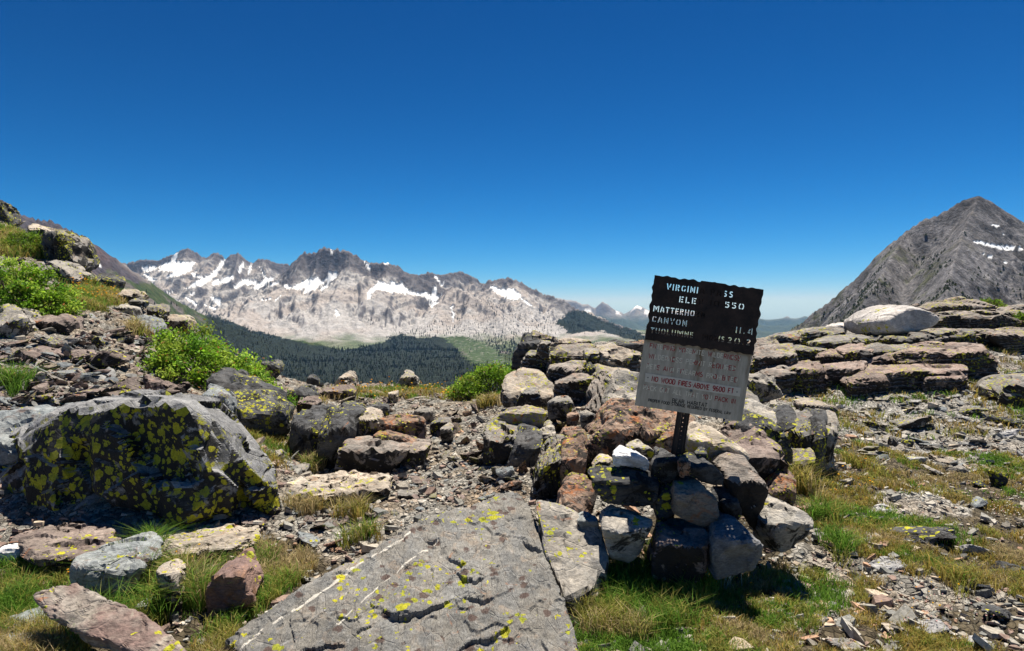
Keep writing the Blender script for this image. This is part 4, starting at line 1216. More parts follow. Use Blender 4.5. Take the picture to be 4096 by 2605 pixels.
rock('grey layered rock under the skyline boulder', [(70, 290), (76, 289), (86, 292), (88, 299), (76, 298), (68, 297)], 11.2, 0.3, R_GREY)
rock('pale slab in the flowery patch on the left hillside', [(115, 296), (122, 290), (135, 290), (141, 296), (139, 300), (126, 300), (118, 299)], 11.6, 0.35, R_TAN, 'slab')
rock('dark rock at the lower end of the left hillside ledges', [(127, 302), (134, 298), (141, 301), (140, 305), (128, 306)], 11.3, 0.3, R_GREY)
rock('blue-grey tilted slab on the left hillside ledges', [(133, 316), (140, 314), (150, 318), (158, 326), (157, 331), (146, 329), (138, 322)], [10.6, 10.7, 10.6, 10.4, 10.2, 10.2, 10.4], 0.35, R_BLUE, 'slab')
rock('rounded mossy rock with yellow rim on the left hillside ledges', [(100, 322), (106, 314), (112, 312), (121, 316), (126, 324), (122, 327), (104, 327)], 10.2, 0.4, R_YELLOW)
rock('dark pillar stone beside the rounded mossy rock', [(91, 326), (92, 318), (96, 315), (103, 324), (102, 330), (94, 331)], 10.0, 0.25, R_STRAT)
rock('grey block in the upper ledges of the left hillside', [(100, 308), (106, 304), (113, 306), (114, 312), (104, 313)], 10.9, 0.3, R_GREY)
rock('long grey ledge stone right of the upper ledges', [(115, 308), (124, 303), (132, 309), (133, 316), (122, 315)], 10.9, 0.35, R_GREY)
rock('lichen-edged block at the end of the left hillside ledges', [(147, 306), (158, 303), (160, 316), (154, 320), (148, 316)], 11.2, 0.35, R_YELLOW)
rock('low stone slab where the left hillside meets the valley view', [(166, 316), (180, 315), (187, 321), (190, 327), (176, 327), (168, 322)], 11.6, 0.4, R_TAN, 'slab')

# ---- skyline stones at the edge of the plateau
rock('sharp pointed pale rock on the plateau edge left of centre', [(334, 386), (340, 378), (346, 373), (349, 371), (352, 380), (356, 387), (350, 391), (337, 390)], 11.5, 0.4, R_TAN, down=0.2)
rock('dark grey pyramid stone on the plateau edge against the forest', [(396, 388), (402, 377), (406, 370), (408, 369), (415, 377), (418, 386), (412, 389), (400, 390)], 12.2, 0.45, R_GREY, down=0.2)
rock('black flat rock in the gap right of the mid-left shrub', [(262, 362), (272, 360), (278, 368), (276, 372), (264, 370)], 10.6, 0.4, R_DARK)
rock('dark horn-shaped stone on the plateau edge', [(306, 381), (309, 374), (313, 377), (318, 381), (313, 385)], 11.3, 0.25, R_DARK)
rock('long low dark rock behind the middle outcrop', [(274, 398), (290, 391), (308, 385), (314, 395), (312, 402), (290, 404), (276, 402)], 9.0, 0.35, R_DARK, sub=6)
rock('rounded brown stone left of the middle outcrop top', [(296, 405), (300, 398), (312, 398), (317, 404), (312, 409), (299, 409)], 8.2, 0.3, R_BROWN)
rock('brown slab on the plateau edge below the pointed rock', [(312, 392), (330, 387), (348, 387), (354, 393), (345, 398), (322, 397)], 10.2, 0.4, R_BROWN, 'slab')
rock('pale grey block in front of the orange flowers', [(388, 393), (396, 391), (397, 397), (390, 399)], 10.2, 0.25, R_TAN)
rock('long dark-sided block in the stones behind the middle outcrop', [(362, 408), (372, 404), (385, 405), (388, 410), (384, 414), (366, 413)], 8.4, 0.3, R_DARK)
rock('pale tilted block right of the long dark-sided block', [(412, 411), (420, 408), (432, 410), (434, 418), (428, 419), (414, 414)], 8.2, 0.3, R_GREY)
rock('dark grey cube stone in the scree right of the middle outcrop', [(439, 430), (446, 425), (453, 427), (453, 434), (443, 436)], 7.0, 0.25, R_GREY)
rock('grey stone beside the cube stone with yellow spots', [(430, 424), (436, 420), (450, 420), (452, 426), (440, 428), (431, 427)], 7.5, 0.25, R_YELLOW)

# ---- middle outcrop
mo = empty('rock_outcrop', W(350, 472, 6.2), 'dark-faced low outcrop with rusty flat top in the middle distance left of centre', 'rock outcrop')
def widen(poly, k):
    xc = sum(x for x, _ in poly) / len(poly)
    return [(xc + (x - xc) * k, y) for x, y in poly]
def block(parent, name, poly, d, back, mat, **kw):
    _seed[0] += 1
    kw.setdefault('amp', 0.022); kw.setdefault('steps', 0.022); kw.setdefault('cracks', 0.016); kw.setdefault('sub', 5); kw.setdefault('chisel', 1); kw.setdefault('facet', 0.6)
    kw['sub'] = px_sub(poly)
    if not np.isscalar(d): d = float(np.percentile(d, 25))
    down = kw.pop('down', 0.15); shrink = kw.pop('shrink', 0.85); lift = kw.pop('lift', 0)
    return rock_obj(name, outline(poly, d, back, shrink, lift, down, 0.38, 5), mat, None, parent=parent, seed=_seed[0], **kw)
block(mo, 'block', [(288, 462), (293, 424), (300, 409), (312, 407), (324, 410), (325, 430), (318, 464)], [6.5, 6.6, 6.75, 6.8, 6.7, 6.35, 6.2], 0.7, R_DARK, sub=6)
block(mo, 'block', [(318, 462), (325, 415), (334, 406), (350, 407), (362, 411), (358, 432), (350, 440), (340, 466)], [6.2, 6.6, 6.75, 6.8, 6.8, 6.5, 6.3, 6.1], 0.7, R_DARK, sub=6)
block(mo, 'block', [(335, 468), (345, 441), (368, 438), (400, 442), (410, 448), (402, 462), (386, 472), (355, 471)], [6.05, 6.25, 6.4, 6.4, 6.35, 6.1, 6.0, 6.0], 0.6, R_STRAT, sub=6)
block(mo, 'block', [(360, 411), (374, 414), (378, 424), (368, 434), (356, 432), (358, 420)], 6.6, 0.4, R_TAN)
block(mo, 'rock_layer', [(374, 436), (384, 433), (404, 439), (416, 444), (412, 449), (394, 446), (376, 441)], [6.5, 6.6, 6.5, 6.4, 6.3, 6.3, 6.35], 0.5, R_RUST)
block(mo, 'rock_layer', [(404, 452), (414, 443), (428, 441), (430, 445), (420, 458), (410, 462), (402, 460)], [6.2, 6.4, 6.5, 6.4, 6.15, 6.1, 6.1], 0.3, R_STRAT)
block(mo, 'rock_layer', [(378, 420), (400, 416), (424, 420), (430, 432), (425, 440), (400, 438), (380, 434)], [7.0, 7.2, 7.1, 6.8, 6.6, 6.55, 6.6], 0.3, R_RUST, sub=6, down=0.1)
rock('flat tan bedrock plate in the scree below the middle outcrop', [(262, 488), (300, 480), (350, 476), (392, 480), (388, 490), (340, 496), (280, 498)], [5.15, 5.4, 5.6, 5.5, 5.15, 5.0, 4.95], 0.15, R_TAN, 'slab', down=0.02)
rock('thin upright flake at the left foot of the middle outcrop', [(273, 465), (276, 450), (280, 450), (279, 466)], 5.9, 0.1, R_GREY)
rock('pale flat plank of stone at the foot of the middle outcrop', [(286, 470), (300, 465), (308, 466), (304, 472), (290, 476)], 5.75, 0.15, R_GREY, 'slab')

# ---- blocky outcrops between the middle and the sign
yo = empty('rock_outcrop', W(515, 472, 5.7), 'black and yellow lichened blocky outcrop left of the cairn', 'rock outcrop')
block(yo, 'block', [(484, 468), (486, 428), (497, 420), (512, 420), (520, 426), (516, 445), (508, 468)], [5.75, 6.0, 6.2, 6.3, 6.2, 5.9, 5.7], 0.6, R_YELLOW, sub=6)
block(yo, 'block', [(508, 470), (514, 440), (520, 427), (532, 424), (542, 430), (540, 448), (528, 474)], [5.6, 5.85, 6.1, 6.2, 6.1, 5.8, 5.5], 0.5, R_DARK, sub=6)
block(yo, 'rock_layer', [(490, 424), (500, 413), (530, 408), (548, 413), (540, 424), (512, 427)], [6.2, 6.7, 7.0, 6.9, 6.4, 6.2], 0.3, rock_mat('yellow_top', (0.30, 0.265, 0.22), (0.25, 0.22, 0.19), (0.3, 0.2, 0.14), 0.8, 0.25, 0.3), sub=6, down=0.1)
block(yo, 'block', [(532, 440), (540, 428), (552, 424), (556, 436), (548, 448), (536, 452)], 6.0, 0.4, R_GREY)
so = empty('rock_outcrop', W(560, 490, 5.0), 'upright ribs of lichened slate and rust-orange rock just left of the cairn', 'rock outcrop')
block(so, 'rock_rib', [(533, 495), (540, 470), (554, 445), (566, 440), (564, 460), (556, 500)], [4.75, 5.0, 5.3, 5.4, 5.1, 4.7], 0.5, R_YELLOW, sub=6, strata=((0.9, -0.1, 0.25), 0.05, 0.03))
block(so, 'rock_rib', [(560, 496), (566, 455), (567, 434), (576, 430), (588, 433), (586, 460), (578, 500)], [4.65, 5.0, 5.3, 5.4, 5.35, 4.95, 4.6], 0.5, R_RUST, sub=6, amp=0.035)
block(so, 'rock_rib', [(586, 470), (588, 440), (597, 438), (600, 455), (597, 475)], 5.0, 0.4, R_YELLOW)
rock('pale rusty rock propped at the left foot of the cairn', [(556, 500), (564, 488), (575, 480), (592, 483), (597, 494), (589, 512), (577, 518), (562, 510)], [4.25, 4.35, 4.4, 4.4, 4.35, 4.2, 4.1, 4.15], 0.25, R_RUST, sub=6)
ro = empty('rock_outcrop', W(640, 450, 5.4), 'rough rust-orange and black bedrock hump behind the sign post', 'rock outcrop')
block(ro, 'block', [(590, 448), (600, 420), (625, 408), (660, 408), (690, 415), (700, 440), (690, 470), (620, 470)], [5.0, 5.4, 5.7, 5.8, 5.7, 5.3, 4.9, 4.85], 0.8, R_RUST, sub=7, amp=0.045, steps=0.03, cracks=0.02)
block(ro, 'block', [(602, 428), (608, 415), (622, 412), (630, 422), (622, 434), (606, 436)], 5.25, 0.4, R_RUST, amp=0.05)
block(ro, 'block', [(640, 452), (650, 436), (668, 428), (682, 430), (690, 450), (680, 466)], 4.95, 0.5, R_RUST, amp=0.045, sub=6)
do = empty('rock_outcrop', W(770, 500, 4.8), 'dark brown outcrop right behind the cairn', 'rock outcrop')
block(do, 'block', [(740, 470), (744, 440), (760, 428), (775, 436), (789, 456), (793, 480), (788, 505), (770, 500)], [4.75, 5.1, 5.3, 5.2, 4.95, 4.75, 4.5, 4.5], 0.6, R_BROWN, sub=6, amp=0.035)
block(do, 'block', [(742, 432), (752, 418), (770, 416), (785, 428), (792, 446), (780, 448), (758, 440)], [5.3, 5.6, 5.7, 5.6, 5.3, 5.2, 5.2], 0.5, R_DARK, sub=6)
block(do, 'block', [(772, 495), (780, 472), (792, 470), (796, 492), (790, 512), (778, 510)], 4.5, 0.3, R_RUST)
uo = empty('rock_outcrop', W(810, 475, 5.6), 'dark upright splintered outcrop with yellow lichen right of the sign', 'rock outcrop')
block(uo, 'rock_rib', [(782, 440), (785, 410), (790, 404), (796, 406), (797, 430), (790, 462)], [5.8, 6.1, 6.2, 6.2, 5.9, 5.6], 0.5, R_DARK, sub=6, down=0.3)
block(uo, 'rock_rib', [(792, 462), (797, 412), (806, 404), (814, 408), (812, 440), (804, 475)], [5.55, 6.0, 6.15, 6.1, 5.8, 5.45], 0.5, R_YELLOW, sub=6, down=0.2)
block(uo, 'rock_rib', [(808, 472), (812, 430), (816, 412), (824, 410), (828, 430), (820, 474)], [5.5, 5.8, 6.0, 6.05, 5.8, 5.5], 0.4, R_DARK, sub=6, down=0.2)
block(uo, 'rock_rib', [(820, 470), (824, 425), (828, 410), (838, 412), (838, 434), (834, 460)], [5.55, 5.85, 6.05, 6.1, 5.9, 5.6], 0.35, R_GREY, sub=6, down=0.2)
block(uo, 'block', [(790, 472), (800, 452), (812, 450), (818, 470), (808, 482), (794, 482)], 5.3, 0.4, R_STRAT)
block(uo, 'block', [(806, 404), (815, 400), (828, 402), (838, 410), (830, 415), (812, 413)], 6.3, 0.4, R_TAN)

# ---- crest outcrop behind and left of the sign
co = empty('rock_outcrop', W(575, 385, 8.6), 'jagged tan crest of stacked blocks left of the sign against the valley', 'rock outcrop')
CO = [('block', [(515, 358), (520, 342), (526, 334), (532, 333), (540, 337), (536, 352), (526, 362)], 9.0, 0.7, R_DARK), ('block', [(530, 334), (534, 331), (546, 335), (558, 340), (562, 348), (548, 352), (534, 346)], 9.1, 0.7, R_STRAT),
      ('block', [(524, 362), (534, 348), (546, 344), (556, 348), (552, 362), (540, 368), (528, 368)], 8.7, 0.6, R_YELLOW), ('block', [(538, 346), (542, 340), (550, 341), (549, 348), (542, 349)], 8.6, 0.3, R_GREY),
      ('block', [(552, 362), (560, 346), (578, 342), (592, 346), (588, 358), (572, 366), (558, 368)], [8.6, 9.0, 9.3, 9.3, 8.9, 8.6, 8.5], 0.8, R_STRAT), ('block', [(586, 352), (588, 349), (597, 348), (599, 357), (592, 361), (586, 359)], 8.5, 0.35, R_GREY),
      ('block', [(546, 376), (552, 368), (574, 361), (584, 362), (582, 368), (560, 377), (548, 382)], [8.2, 8.4, 8.5, 8.5, 8.3, 8.1, 8.0], 0.5, R_STRAT), ('block', [(585, 374), (586, 364), (592, 362), (596, 370), (594, 377), (587, 378)], 8.1, 0.35, R_DARK),
      ('block', [(598, 362), (602, 350), (616, 345), (632, 348), (641, 354), (640, 366), (620, 372), (602, 370)], [8.4, 8.8, 9.2, 9.2, 9.0, 8.6, 8.3, 8.3], 0.8, R_TAN), ('block', [(594, 374), (600, 366), (618, 366), (630, 372), (620, 380), (600, 384)], [8.0, 8.3, 8.3, 8.2, 7.9, 7.8], 0.5, R_TAN),
      ('block', [(548, 384), (560, 376), (584, 374), (592, 380), (580, 388), (556, 390)], [7.9, 8.2, 8.2, 8.1, 7.8, 7.7], 0.5, R_STRAT), ('block', [(560, 342), (572, 338), (588, 341), (590, 347), (566, 348)], 9.6, 0.5, R_TAN),
      ('block', [(596, 346), (600, 341), (612, 343), (618, 348), (604, 352)], 9.4, 0.4, R_GREY), ('block', [(606, 345), (618, 341), (632, 342), (642, 346), (640, 352), (616, 351)], 9.7, 0.5, R_DARK), ('block', [(622, 346), (634, 341), (645, 340), (650, 348), (644, 354), (626, 352)], 10.0, 0.5, R_RUST),
      ('block', [(640, 352), (660, 342), (690, 340), (720, 345), (730, 360), (690, 375), (650, 372)], 10.2, 0.9, R_STRAT), ('block', [(640, 378), (660, 366), (700, 368), (735, 376), (720, 396), (660, 396)], 8.6, 0.7, R_TAN)]
for nm, poly, d, back, m in CO:
    block(co, nm, widen(poly, 1.16), d, back, m, sub=6 if len(poly) > 6 else 5, strata=((0.1, -0.25, 0.95), 0.09, 0.035), amp=0.03, steps=0.025)
rock('tan boulder with dark right face beside the middle shrub', [(501, 392), (506, 378), (520, 371), (538, 372), (549, 380), (561, 393), (552, 398), (530, 397), (510, 397)], [7.9, 8.1, 8.3, 8.3, 8.2, 8.0, 7.8, 7.7, 7.7], 0.6, R_TAN, 'boulder', sub=6)
rock('dark-faced angular block at the foot of the tan boulder', [(516, 400), (524, 390), (536, 388), (541, 398), (530, 403)], 7.5, 0.25, R_YELLOW)
rock('upright dark split slab left of the sign', [(588, 410), (592, 392), (602, 376), (610, 374), (610, 388), (604, 414)], [6.7, 7.0, 7.3, 7.4, 7.2, 6.6], 0.4, R_STRAT, sub=6, strata=((0.95, 0, 0.2), 0.06, 0.04))
rock('pale grey boulder partly hidden behind the sign plate', [(606, 400), (612, 378), (622, 373), (640, 375), (652, 384), (650, 408), (630, 414), (610, 413)], [6.4, 6.7, 6.8, 6.8, 6.7, 6.4, 6.2, 6.25], 0.6, R_GREY, 'boulder', sub=6)
rock('flat pale slab in the stones left of the sign', [(547, 405), (556, 399), (572, 398), (573, 405), (560, 410), (549, 409)], 7.0, 0.3, R_GREY, 'slab')
rock('small orange-lichened stone left of the sign', [(567, 416), (572, 412), (579, 413), (578, 419), (570, 420)], 6.3, 0.15, R_RUST)
rock('pale wedge stone beside the orange-lichened stone', [(580, 414), (588, 411), (598, 416), (590, 420), (582, 419)], 6.2, 0.15, R_GREY)
rock('grey leaning slab right behind the lower right corner of the sign', [(735, 430), (744, 404), (752, 400), (775, 412), (790, 430), (780, 436), (756, 430)], [5.9, 6.3, 6.5, 6.4, 6.0, 5.9, 5.8], 0.3, R_GREY, 'slab', sub=6)
rock('white-grey block with lichen right of the sign plate', [(738, 390), (742, 378), (756, 374), (780, 378), (782, 388), (760, 394)], 7.9, 0.5, R_GREY)
rock('rusty lichened block at the right edge of the sign plate', [(734, 412), (737, 392), (748, 388), (758, 394), (758, 412), (746, 418)], 6.9, 0.4, R_YELLOW)

# ---- cairn around the post
def cr(label, pts, d, back, mat, **kw):
    poly = np.array([(550 + x / 8.027, 412.5 + y / 8.027) for x, y in pts])
    poly = [tuple(v) for v in poly.mean(0) + (poly - poly.mean(0)) * 0.95]
    kw.setdefault('sub', 6); kw.setdefault('down', 0.03); kw.setdefault('amp', 0.014); kw.setdefault('chisel', 2); kw.setdefault('facet', 0.6)
    if not np.isscalar(d): d = float(np.percentile(d, 35))
    return rock(label, poly, d, back, mat, 'cairn_rock', min_sub=5, **kw)
cr('white quartz rock on top of the cairn left of the post', [(505, 345), (580, 280), (640, 290), (740, 340), (800, 390), (790, 450), (640, 432), (520, 405)], 3.72, 0.14, R_WHITE, steps=0.03)
cr('grey triangular stone behind the white quartz rock', [(610, 272), (735, 215), (850, 330), (840, 400), (720, 400), (630, 330)], 3.92, 0.12, R_GREY)
cr('black angular rock against the left side of the post', [(880, 280), (960, 320), (1045, 370), (1020, 500), (930, 560), (840, 480), (820, 450)], 3.70, 0.14, R_DARK)
cr('long dark flat rock on the left of the cairn', [(280, 480), (430, 420), (640, 440), (880, 490), (905, 570), (850, 700), (640, 760), (420, 700), (300, 560)], [3.72, 3.82, 3.82, 3.75, 3.66, 3.58, 3.56, 3.58, 3.64], 0.2, R_DARK, strata=((0, -.3, .95), 0.06, 0.02))
cr('dark filler rock in the shadow below the post', [(860, 560), (1000, 500), (1060, 640), (1040, 800), (940, 880), (840, 820), (830, 660)], 3.66, 0.2, R_DARK)
cr('blocky rock with smooth grey face low on the left of the cairn', [(395, 855), (430, 815), (520, 788), (640, 800), (835, 862), (820, 935), (700, 1150), (645, 1182), (490, 1130), (412, 960)], [3.5, 3.55, 3.6, 3.6, 3.55, 3.48, 3.42, 3.4, 3.4, 3.44], 0.22, R_GREY)
cr('round rusty rock in the middle of the cairn', [(990, 570), (1040, 522), (1170, 530), (1330, 620), (1382, 720), (1362, 835), (1250, 882), (1100, 862), (1005, 800), (985, 660)], 3.52, 0.24, rock_mat('rusty_round', (0.235, 0.205, 0.17), (0.29, 0.235, 0.18), (0.30, 0.16, 0.10), 0.3, 0.3, 0.55))
cr('dark yellow-spotted rock against the right side of the post', [(1045, 360), (1110, 335), (1210, 345), (1300, 440), (1402, 505), (1390, 562), (1250, 545), (1100, 485), (1045, 440)], 3.66, 0.18, R_DARK)
cr('knobbly brown lump of rock at the foot of the post', [(1040, 400), (1062, 350), (1095, 345), (1130, 400), (1130, 460), (1080, 490), (1045, 470)], 3.58, 0.06, R_RUST, amp=0.06, sub=5)
cr('smooth tan boulder at the back right of the cairn', [(1120, 180), (1180, 105), (1240, 85), (1330, 120), (1480, 230), (1612, 330), (1600, 375), (1430, 400), (1350, 450), (1200, 400), (1120, 320)], [4.1, 4.2, 4.25, 4.25, 4.2, 4.1, 4.0, 3.95, 3.95, 3.98, 4.0], 0.3, R_TAN2, steps=0.006, cracks=0.004, facet=0.5)
cr('leaning brown-grey block with lit flank on the right of the cairn', [(1350, 430), (1430, 318), (1520, 340), (1640, 368), (1710, 490), (1762, 595), (1750, 680), (1645, 925), (1540, 840), (1495, 660), (1400, 600)], [3.75, 3.9, 3.9, 3.82, 3.76, 3.7, 3.66, 3.5, 3.52, 3.58, 3.66], 0.2, R_STRAT)
cr('dark crystalline rock at the front foot of the cairn', [(845, 1040), (930, 912), (1000, 880), (1140, 880), (1285, 935), (1295, 1100), (1280, 1260), (1200, 1330), (810, 1330), (830, 1150)], [3.4, 3.46, 3.5, 3.5, 3.46, 3.4, 3.36, 3.34, 3.34, 3.38], 0.26, R_BROWN)
cr('blue-grey granite rock at the front right foot of the cairn', [(1285, 1090), (1330, 905), (1400, 850), (1475, 832), (1560, 910), (1650, 952), (1722, 1062), (1732, 1165), (1690, 1220), (1500, 1270), (1330, 1310), (1282, 1240)], [3.34, 3.44, 3.5, 3.5, 3.46, 3.44, 3.4, 3.36, 3.34, 3.3, 3.28, 3.28], 0.26, rock_mat('speckled_granite', (0.17, 0.175, 0.185), (0.22, 0.22, 0.22), (0.12, 0.125, 0.135), 0.0, 0.3, 0.0, sc=1.5))
cr('large pale rock with undercut base at the right end of the cairn', [(1705, 1010), (1722, 850), (1742, 702), (1835, 690), (1955, 740), (2085, 822), (2172, 920), (2182, 992), (2080, 1050), (1905, 1125), (1745, 1165)], [3.55, 3.6, 3.68, 3.75, 3.76, 3.72, 3.66, 3.6, 3.54, 3.48, 3.46], 0.3, R_GREY, down=0.0, steps=0.008)
cr('small dark stone wedged between the slab and the cairn', [(215, 860), (280, 830), (380, 850), (400, 930), (330, 940), (240, 900)], 3.62, 0.12, R_BLUE, sub=5)
cr('dark triangular stone right of the post behind the spotted rock', [(1180, 330), (1240, 275), (1270, 360), (1265, 420), (1200, 380)], 3.78, 0.08, R_DARK, sub=5)
cr('brown stone filling the gap below the leaning block', [(1380, 640), (1480, 640), (1540, 800), (1500, 860), (1400, 840), (1370, 740)], 3.62, 0.2, R_DARK, sub=5)
cr('tan stone tucked under the rocks left of the white quartz', [(340, 450), (420, 360), (505, 370), (530, 420), (450, 430), (380, 470)], 3.9, 0.15, R_TAN, sub=5)

# ---- right side
def egg(poly, d, depth):
    P = np.array([W(x, y, d) for x, y in poly]); c = P.mean(0)
    lay = [(P - c) * np.array([s * 0.92, 1, s]) + c + np.array([0, o * depth, 0]) for s, o in ((1, 0), (.93, -.3), (.7, -.52), (.93, .3), (.68, .55))]
    return np.concatenate(lay)
wb = rock_obj('boulder', egg([(849, 327), (851, 319), (863, 312), (876, 306.5), (887, 304), (901, 305), (917, 311), (928, 317), (926, 323), (917, 329), (891, 336), (858, 336)], 12.5, 1.5), R_GRANITE,
              'big smooth white granite boulder on the right ledges', 'boulder', sub=6, p=22, amp=0.03, steps=0.0, cracks=0.002, seed=31, facet=0.12, chisel=0)
rock('small pale rounded boulder left of the big white boulder', [(834, 316 + 12), (838, 323), (846, 322), (850, 327), (846, 332), (836, 332)], 13.0, 0.5, R_GRANITE, 'boulder', p=10)
rock('yellow-lichened dark rock propped against the white boulder', [(870, 334), (874, 326), (881, 321), (889, 324), (891, 332), (884, 336), (874, 337)], 12.1, 0.4, R_YELLOW)
rock('rounded grey boulder with yellow side cut by the right frame edge', [(1006, 402), (1008, 388), (1014, 377), (1024, 373), (1045, 374), (1055, 392), (1045, 408), (1018, 409)], 8.6, 0.7, R_YELLOW, 'boulder', sub=6, p=12)
LEDGES = [
    ('upper grey shelf of thin layered rock along the right skyline', 'rock_ledge', R_STRAT, [[(905, 312), (920, 306), (940, 300), (962, 299), (985, 305), (1000, 312), (985, 318), (950, 318), (920, 317)], [(918, 320), (940, 312), (975, 313), (1010, 319), (1030, 326), (990, 330), (945, 328)], [(985, 312), (1005, 306), (1035, 306), (1060, 312), (1060, 326), (1010, 324)], [(1000, 336), (1030, 328), (1070, 332), (1070, 348), (1020, 346)], [(925, 336), (950, 330), (990, 331), (1000, 338), (980, 344), (945, 343)]], 15.5, 1.2, 0.055),
    ('broken dark layered shelf under the white boulder', 'rock_ledge', R_YELLOW, [[(770, 342), (785, 334), (806, 331), (812, 338), (806, 346), (782, 348)], [(800, 338), (818, 328), (840, 327), (850, 333), (842, 340), (815, 343)], [(820, 344), (845, 336), (868, 337), (872, 345), (858, 352), (830, 352)], [(862, 340), (890, 336), (925, 333), (942, 338), (935, 347), (900, 349), (872, 350)], [(930, 336), (950, 329), (970, 330), (972, 338), (950, 343)], [(862, 352), (885, 344), (912, 346), (915, 358), (890, 364), (868, 362)], [(780, 352), (800, 346), (824, 350), (826, 358), (800, 362), (784, 360)]], 12.0, 0.9, 0.07),
    ('reddish stepped ledge with dark front blocks on the right', 'rock_ledge', R_RED, [[(909, 356), (914, 349), (928, 343), (950, 341), (976, 345), (990, 353), (992, 366), (980, 374), (955, 371), (930, 362)], [(790, 384), (794, 366), (802, 361), (818, 361), (822, 372), (812, 384), (800, 387)], [(826, 376), (832, 367), (852, 362), (868, 362), (872, 370), (856, 378), (836, 382)], [(872, 378), (880, 366), (900, 362), (914, 366), (912, 378), (894, 386), (878, 386)], [(914, 378), (922, 366), (940, 362), (962, 366), (964, 376), (950, 382), (926, 384)], [(846, 358), (848, 350), (862, 344), (874, 350), (870, 358), (856, 364)], [(872, 366), (884, 355), (906, 351), (912, 360), (898, 366)], [(855, 384), (864, 371), (880, 372), (886, 386), (874, 392), (860, 390)], [(928, 382), (936, 372), (958, 372), (960, 382), (944, 386)], [(808, 382), (814, 374), (824, 376), (826, 384), (816, 387)], [(824, 356), (832, 350), (848, 354), (846, 362), (828, 364)]], 10.3, 0.8, 0.06),
    ('dark jointed blocks at the left end of the red ledge beside the sign', 'rock_ledge', R_STRAT, [[(756, 366), (764, 348), (778, 340), (790, 344), (794, 360), (782, 374), (764, 376)], [(764, 386), (770, 372), (786, 366), (794, 374), (790, 384), (776, 388)], [(750, 350), (760, 340), (774, 338), (780, 346), (764, 356)]], 10.4, 0.8, 0.08),
]
for label, nm, mat, polys, d0, back, th in LEDGES:
    ys = [y for p in polys for _, y in p]
    e = empty(nm, W(sum(x for x, _ in polys[0]) / len(polys[0]), max(ys), d0), label, 'rock ledge')
    for p in polys:
        ymid = sum(y for _, y in p) / len(p)
        ymax = max(y for _, y in p)
        g = hit(sum(x for x, _ in p) / len(p), ymax)
        dd = min(g[1], d0 + 2.5)
        hh_ = ymax - min(y for _, y in p)
        ds_ = [dd - 0.25 + max(0.0, (ymax - y) - 0.45 * hh_) / 10.0 * back * 0.5 for _, y in p]
        block(e, 'rock_layer', widen(p, 1.18), ds_, back * 0.6, mat, strata=((-0.06, -0.18, 0.98), th, th * 0.65), amp=0.02, steps=0.02, sub=6, down=0.25)

# ================================================================== STONES LYING ON THE GROUND
def rand_pts(rng, n=11, boxy=0.6):
    d = rng.normal(size=(n, 3)); d /= np.linalg.norm(d, axis=1)[:, None]
    k = np.abs(d).max(1)[:, None]
    return d / (k ** boxy) * rng.uniform(0.72, 1.0, (n, 1))

def stone(label, x0, x1, y0, y1, mat, name='stone', sub=5, flat=None, seed=None, p=160, deep=0.8):
    """one stone that fills a box of the picture, standing on the ground"""
    _seed[0] += 1
    rng = np.random.default_rng(_seed[0] if seed is None else seed)
    g = hit((x0 + x1) / 2, y1 - 0.12 * (y1 - y0))
    d = g[1]
    w = (x1 - x0) * d / F
    th = (y1 - y0) * d / F
    sl = max(0.12, (EYE - g[2]) / d)
    dep = min(deep * w, 0.75 * th / sl) if flat is None else flat * w
    h = max(0.35 * th, th - dep * sl)
    pts = rand_pts(rng, 9, 0.8) * np.array([w * 0.56, dep * 0.56, h * 0.66])
    rz = rng.uniform(-0.4, 0.4); ty = rng.normal(0, 0.22)
    pts[:, 2] *= 0.75; pts[:, 2] += ty * pts[:, 0]
    R = np.array([[math.cos(rz), -math.sin(rz), 0], [math.sin(rz), math.cos(rz), 0], [0, 0, 1]])
    pts = pts @ R.T
    pts[:, 0] *= w / (pts[:, 0].max() - pts[:, 0].min()); pts[:, 2] *= h * 1.25 / (pts[:, 2].max() - pts[:, 2].min())
    gx, gy = g[0], g[1] + dep * 0.35
    gz = H([gx], [gy])[0]
    pts = pts - np.array([(pts[:, 0].max() + pts[:, 0].min()) / 2, 0, pts[:, 2].min()]) + np.array([gx, gy, gz - 0.22 * h])
    return rock_obj(name, pts, mat, label, 'stone', sub=4 if x1 - x0 < 24 else 5, p=p, amp=0.024, steps=0.015, cracks=0.012, seed=_seed[0] if seed is None else seed)

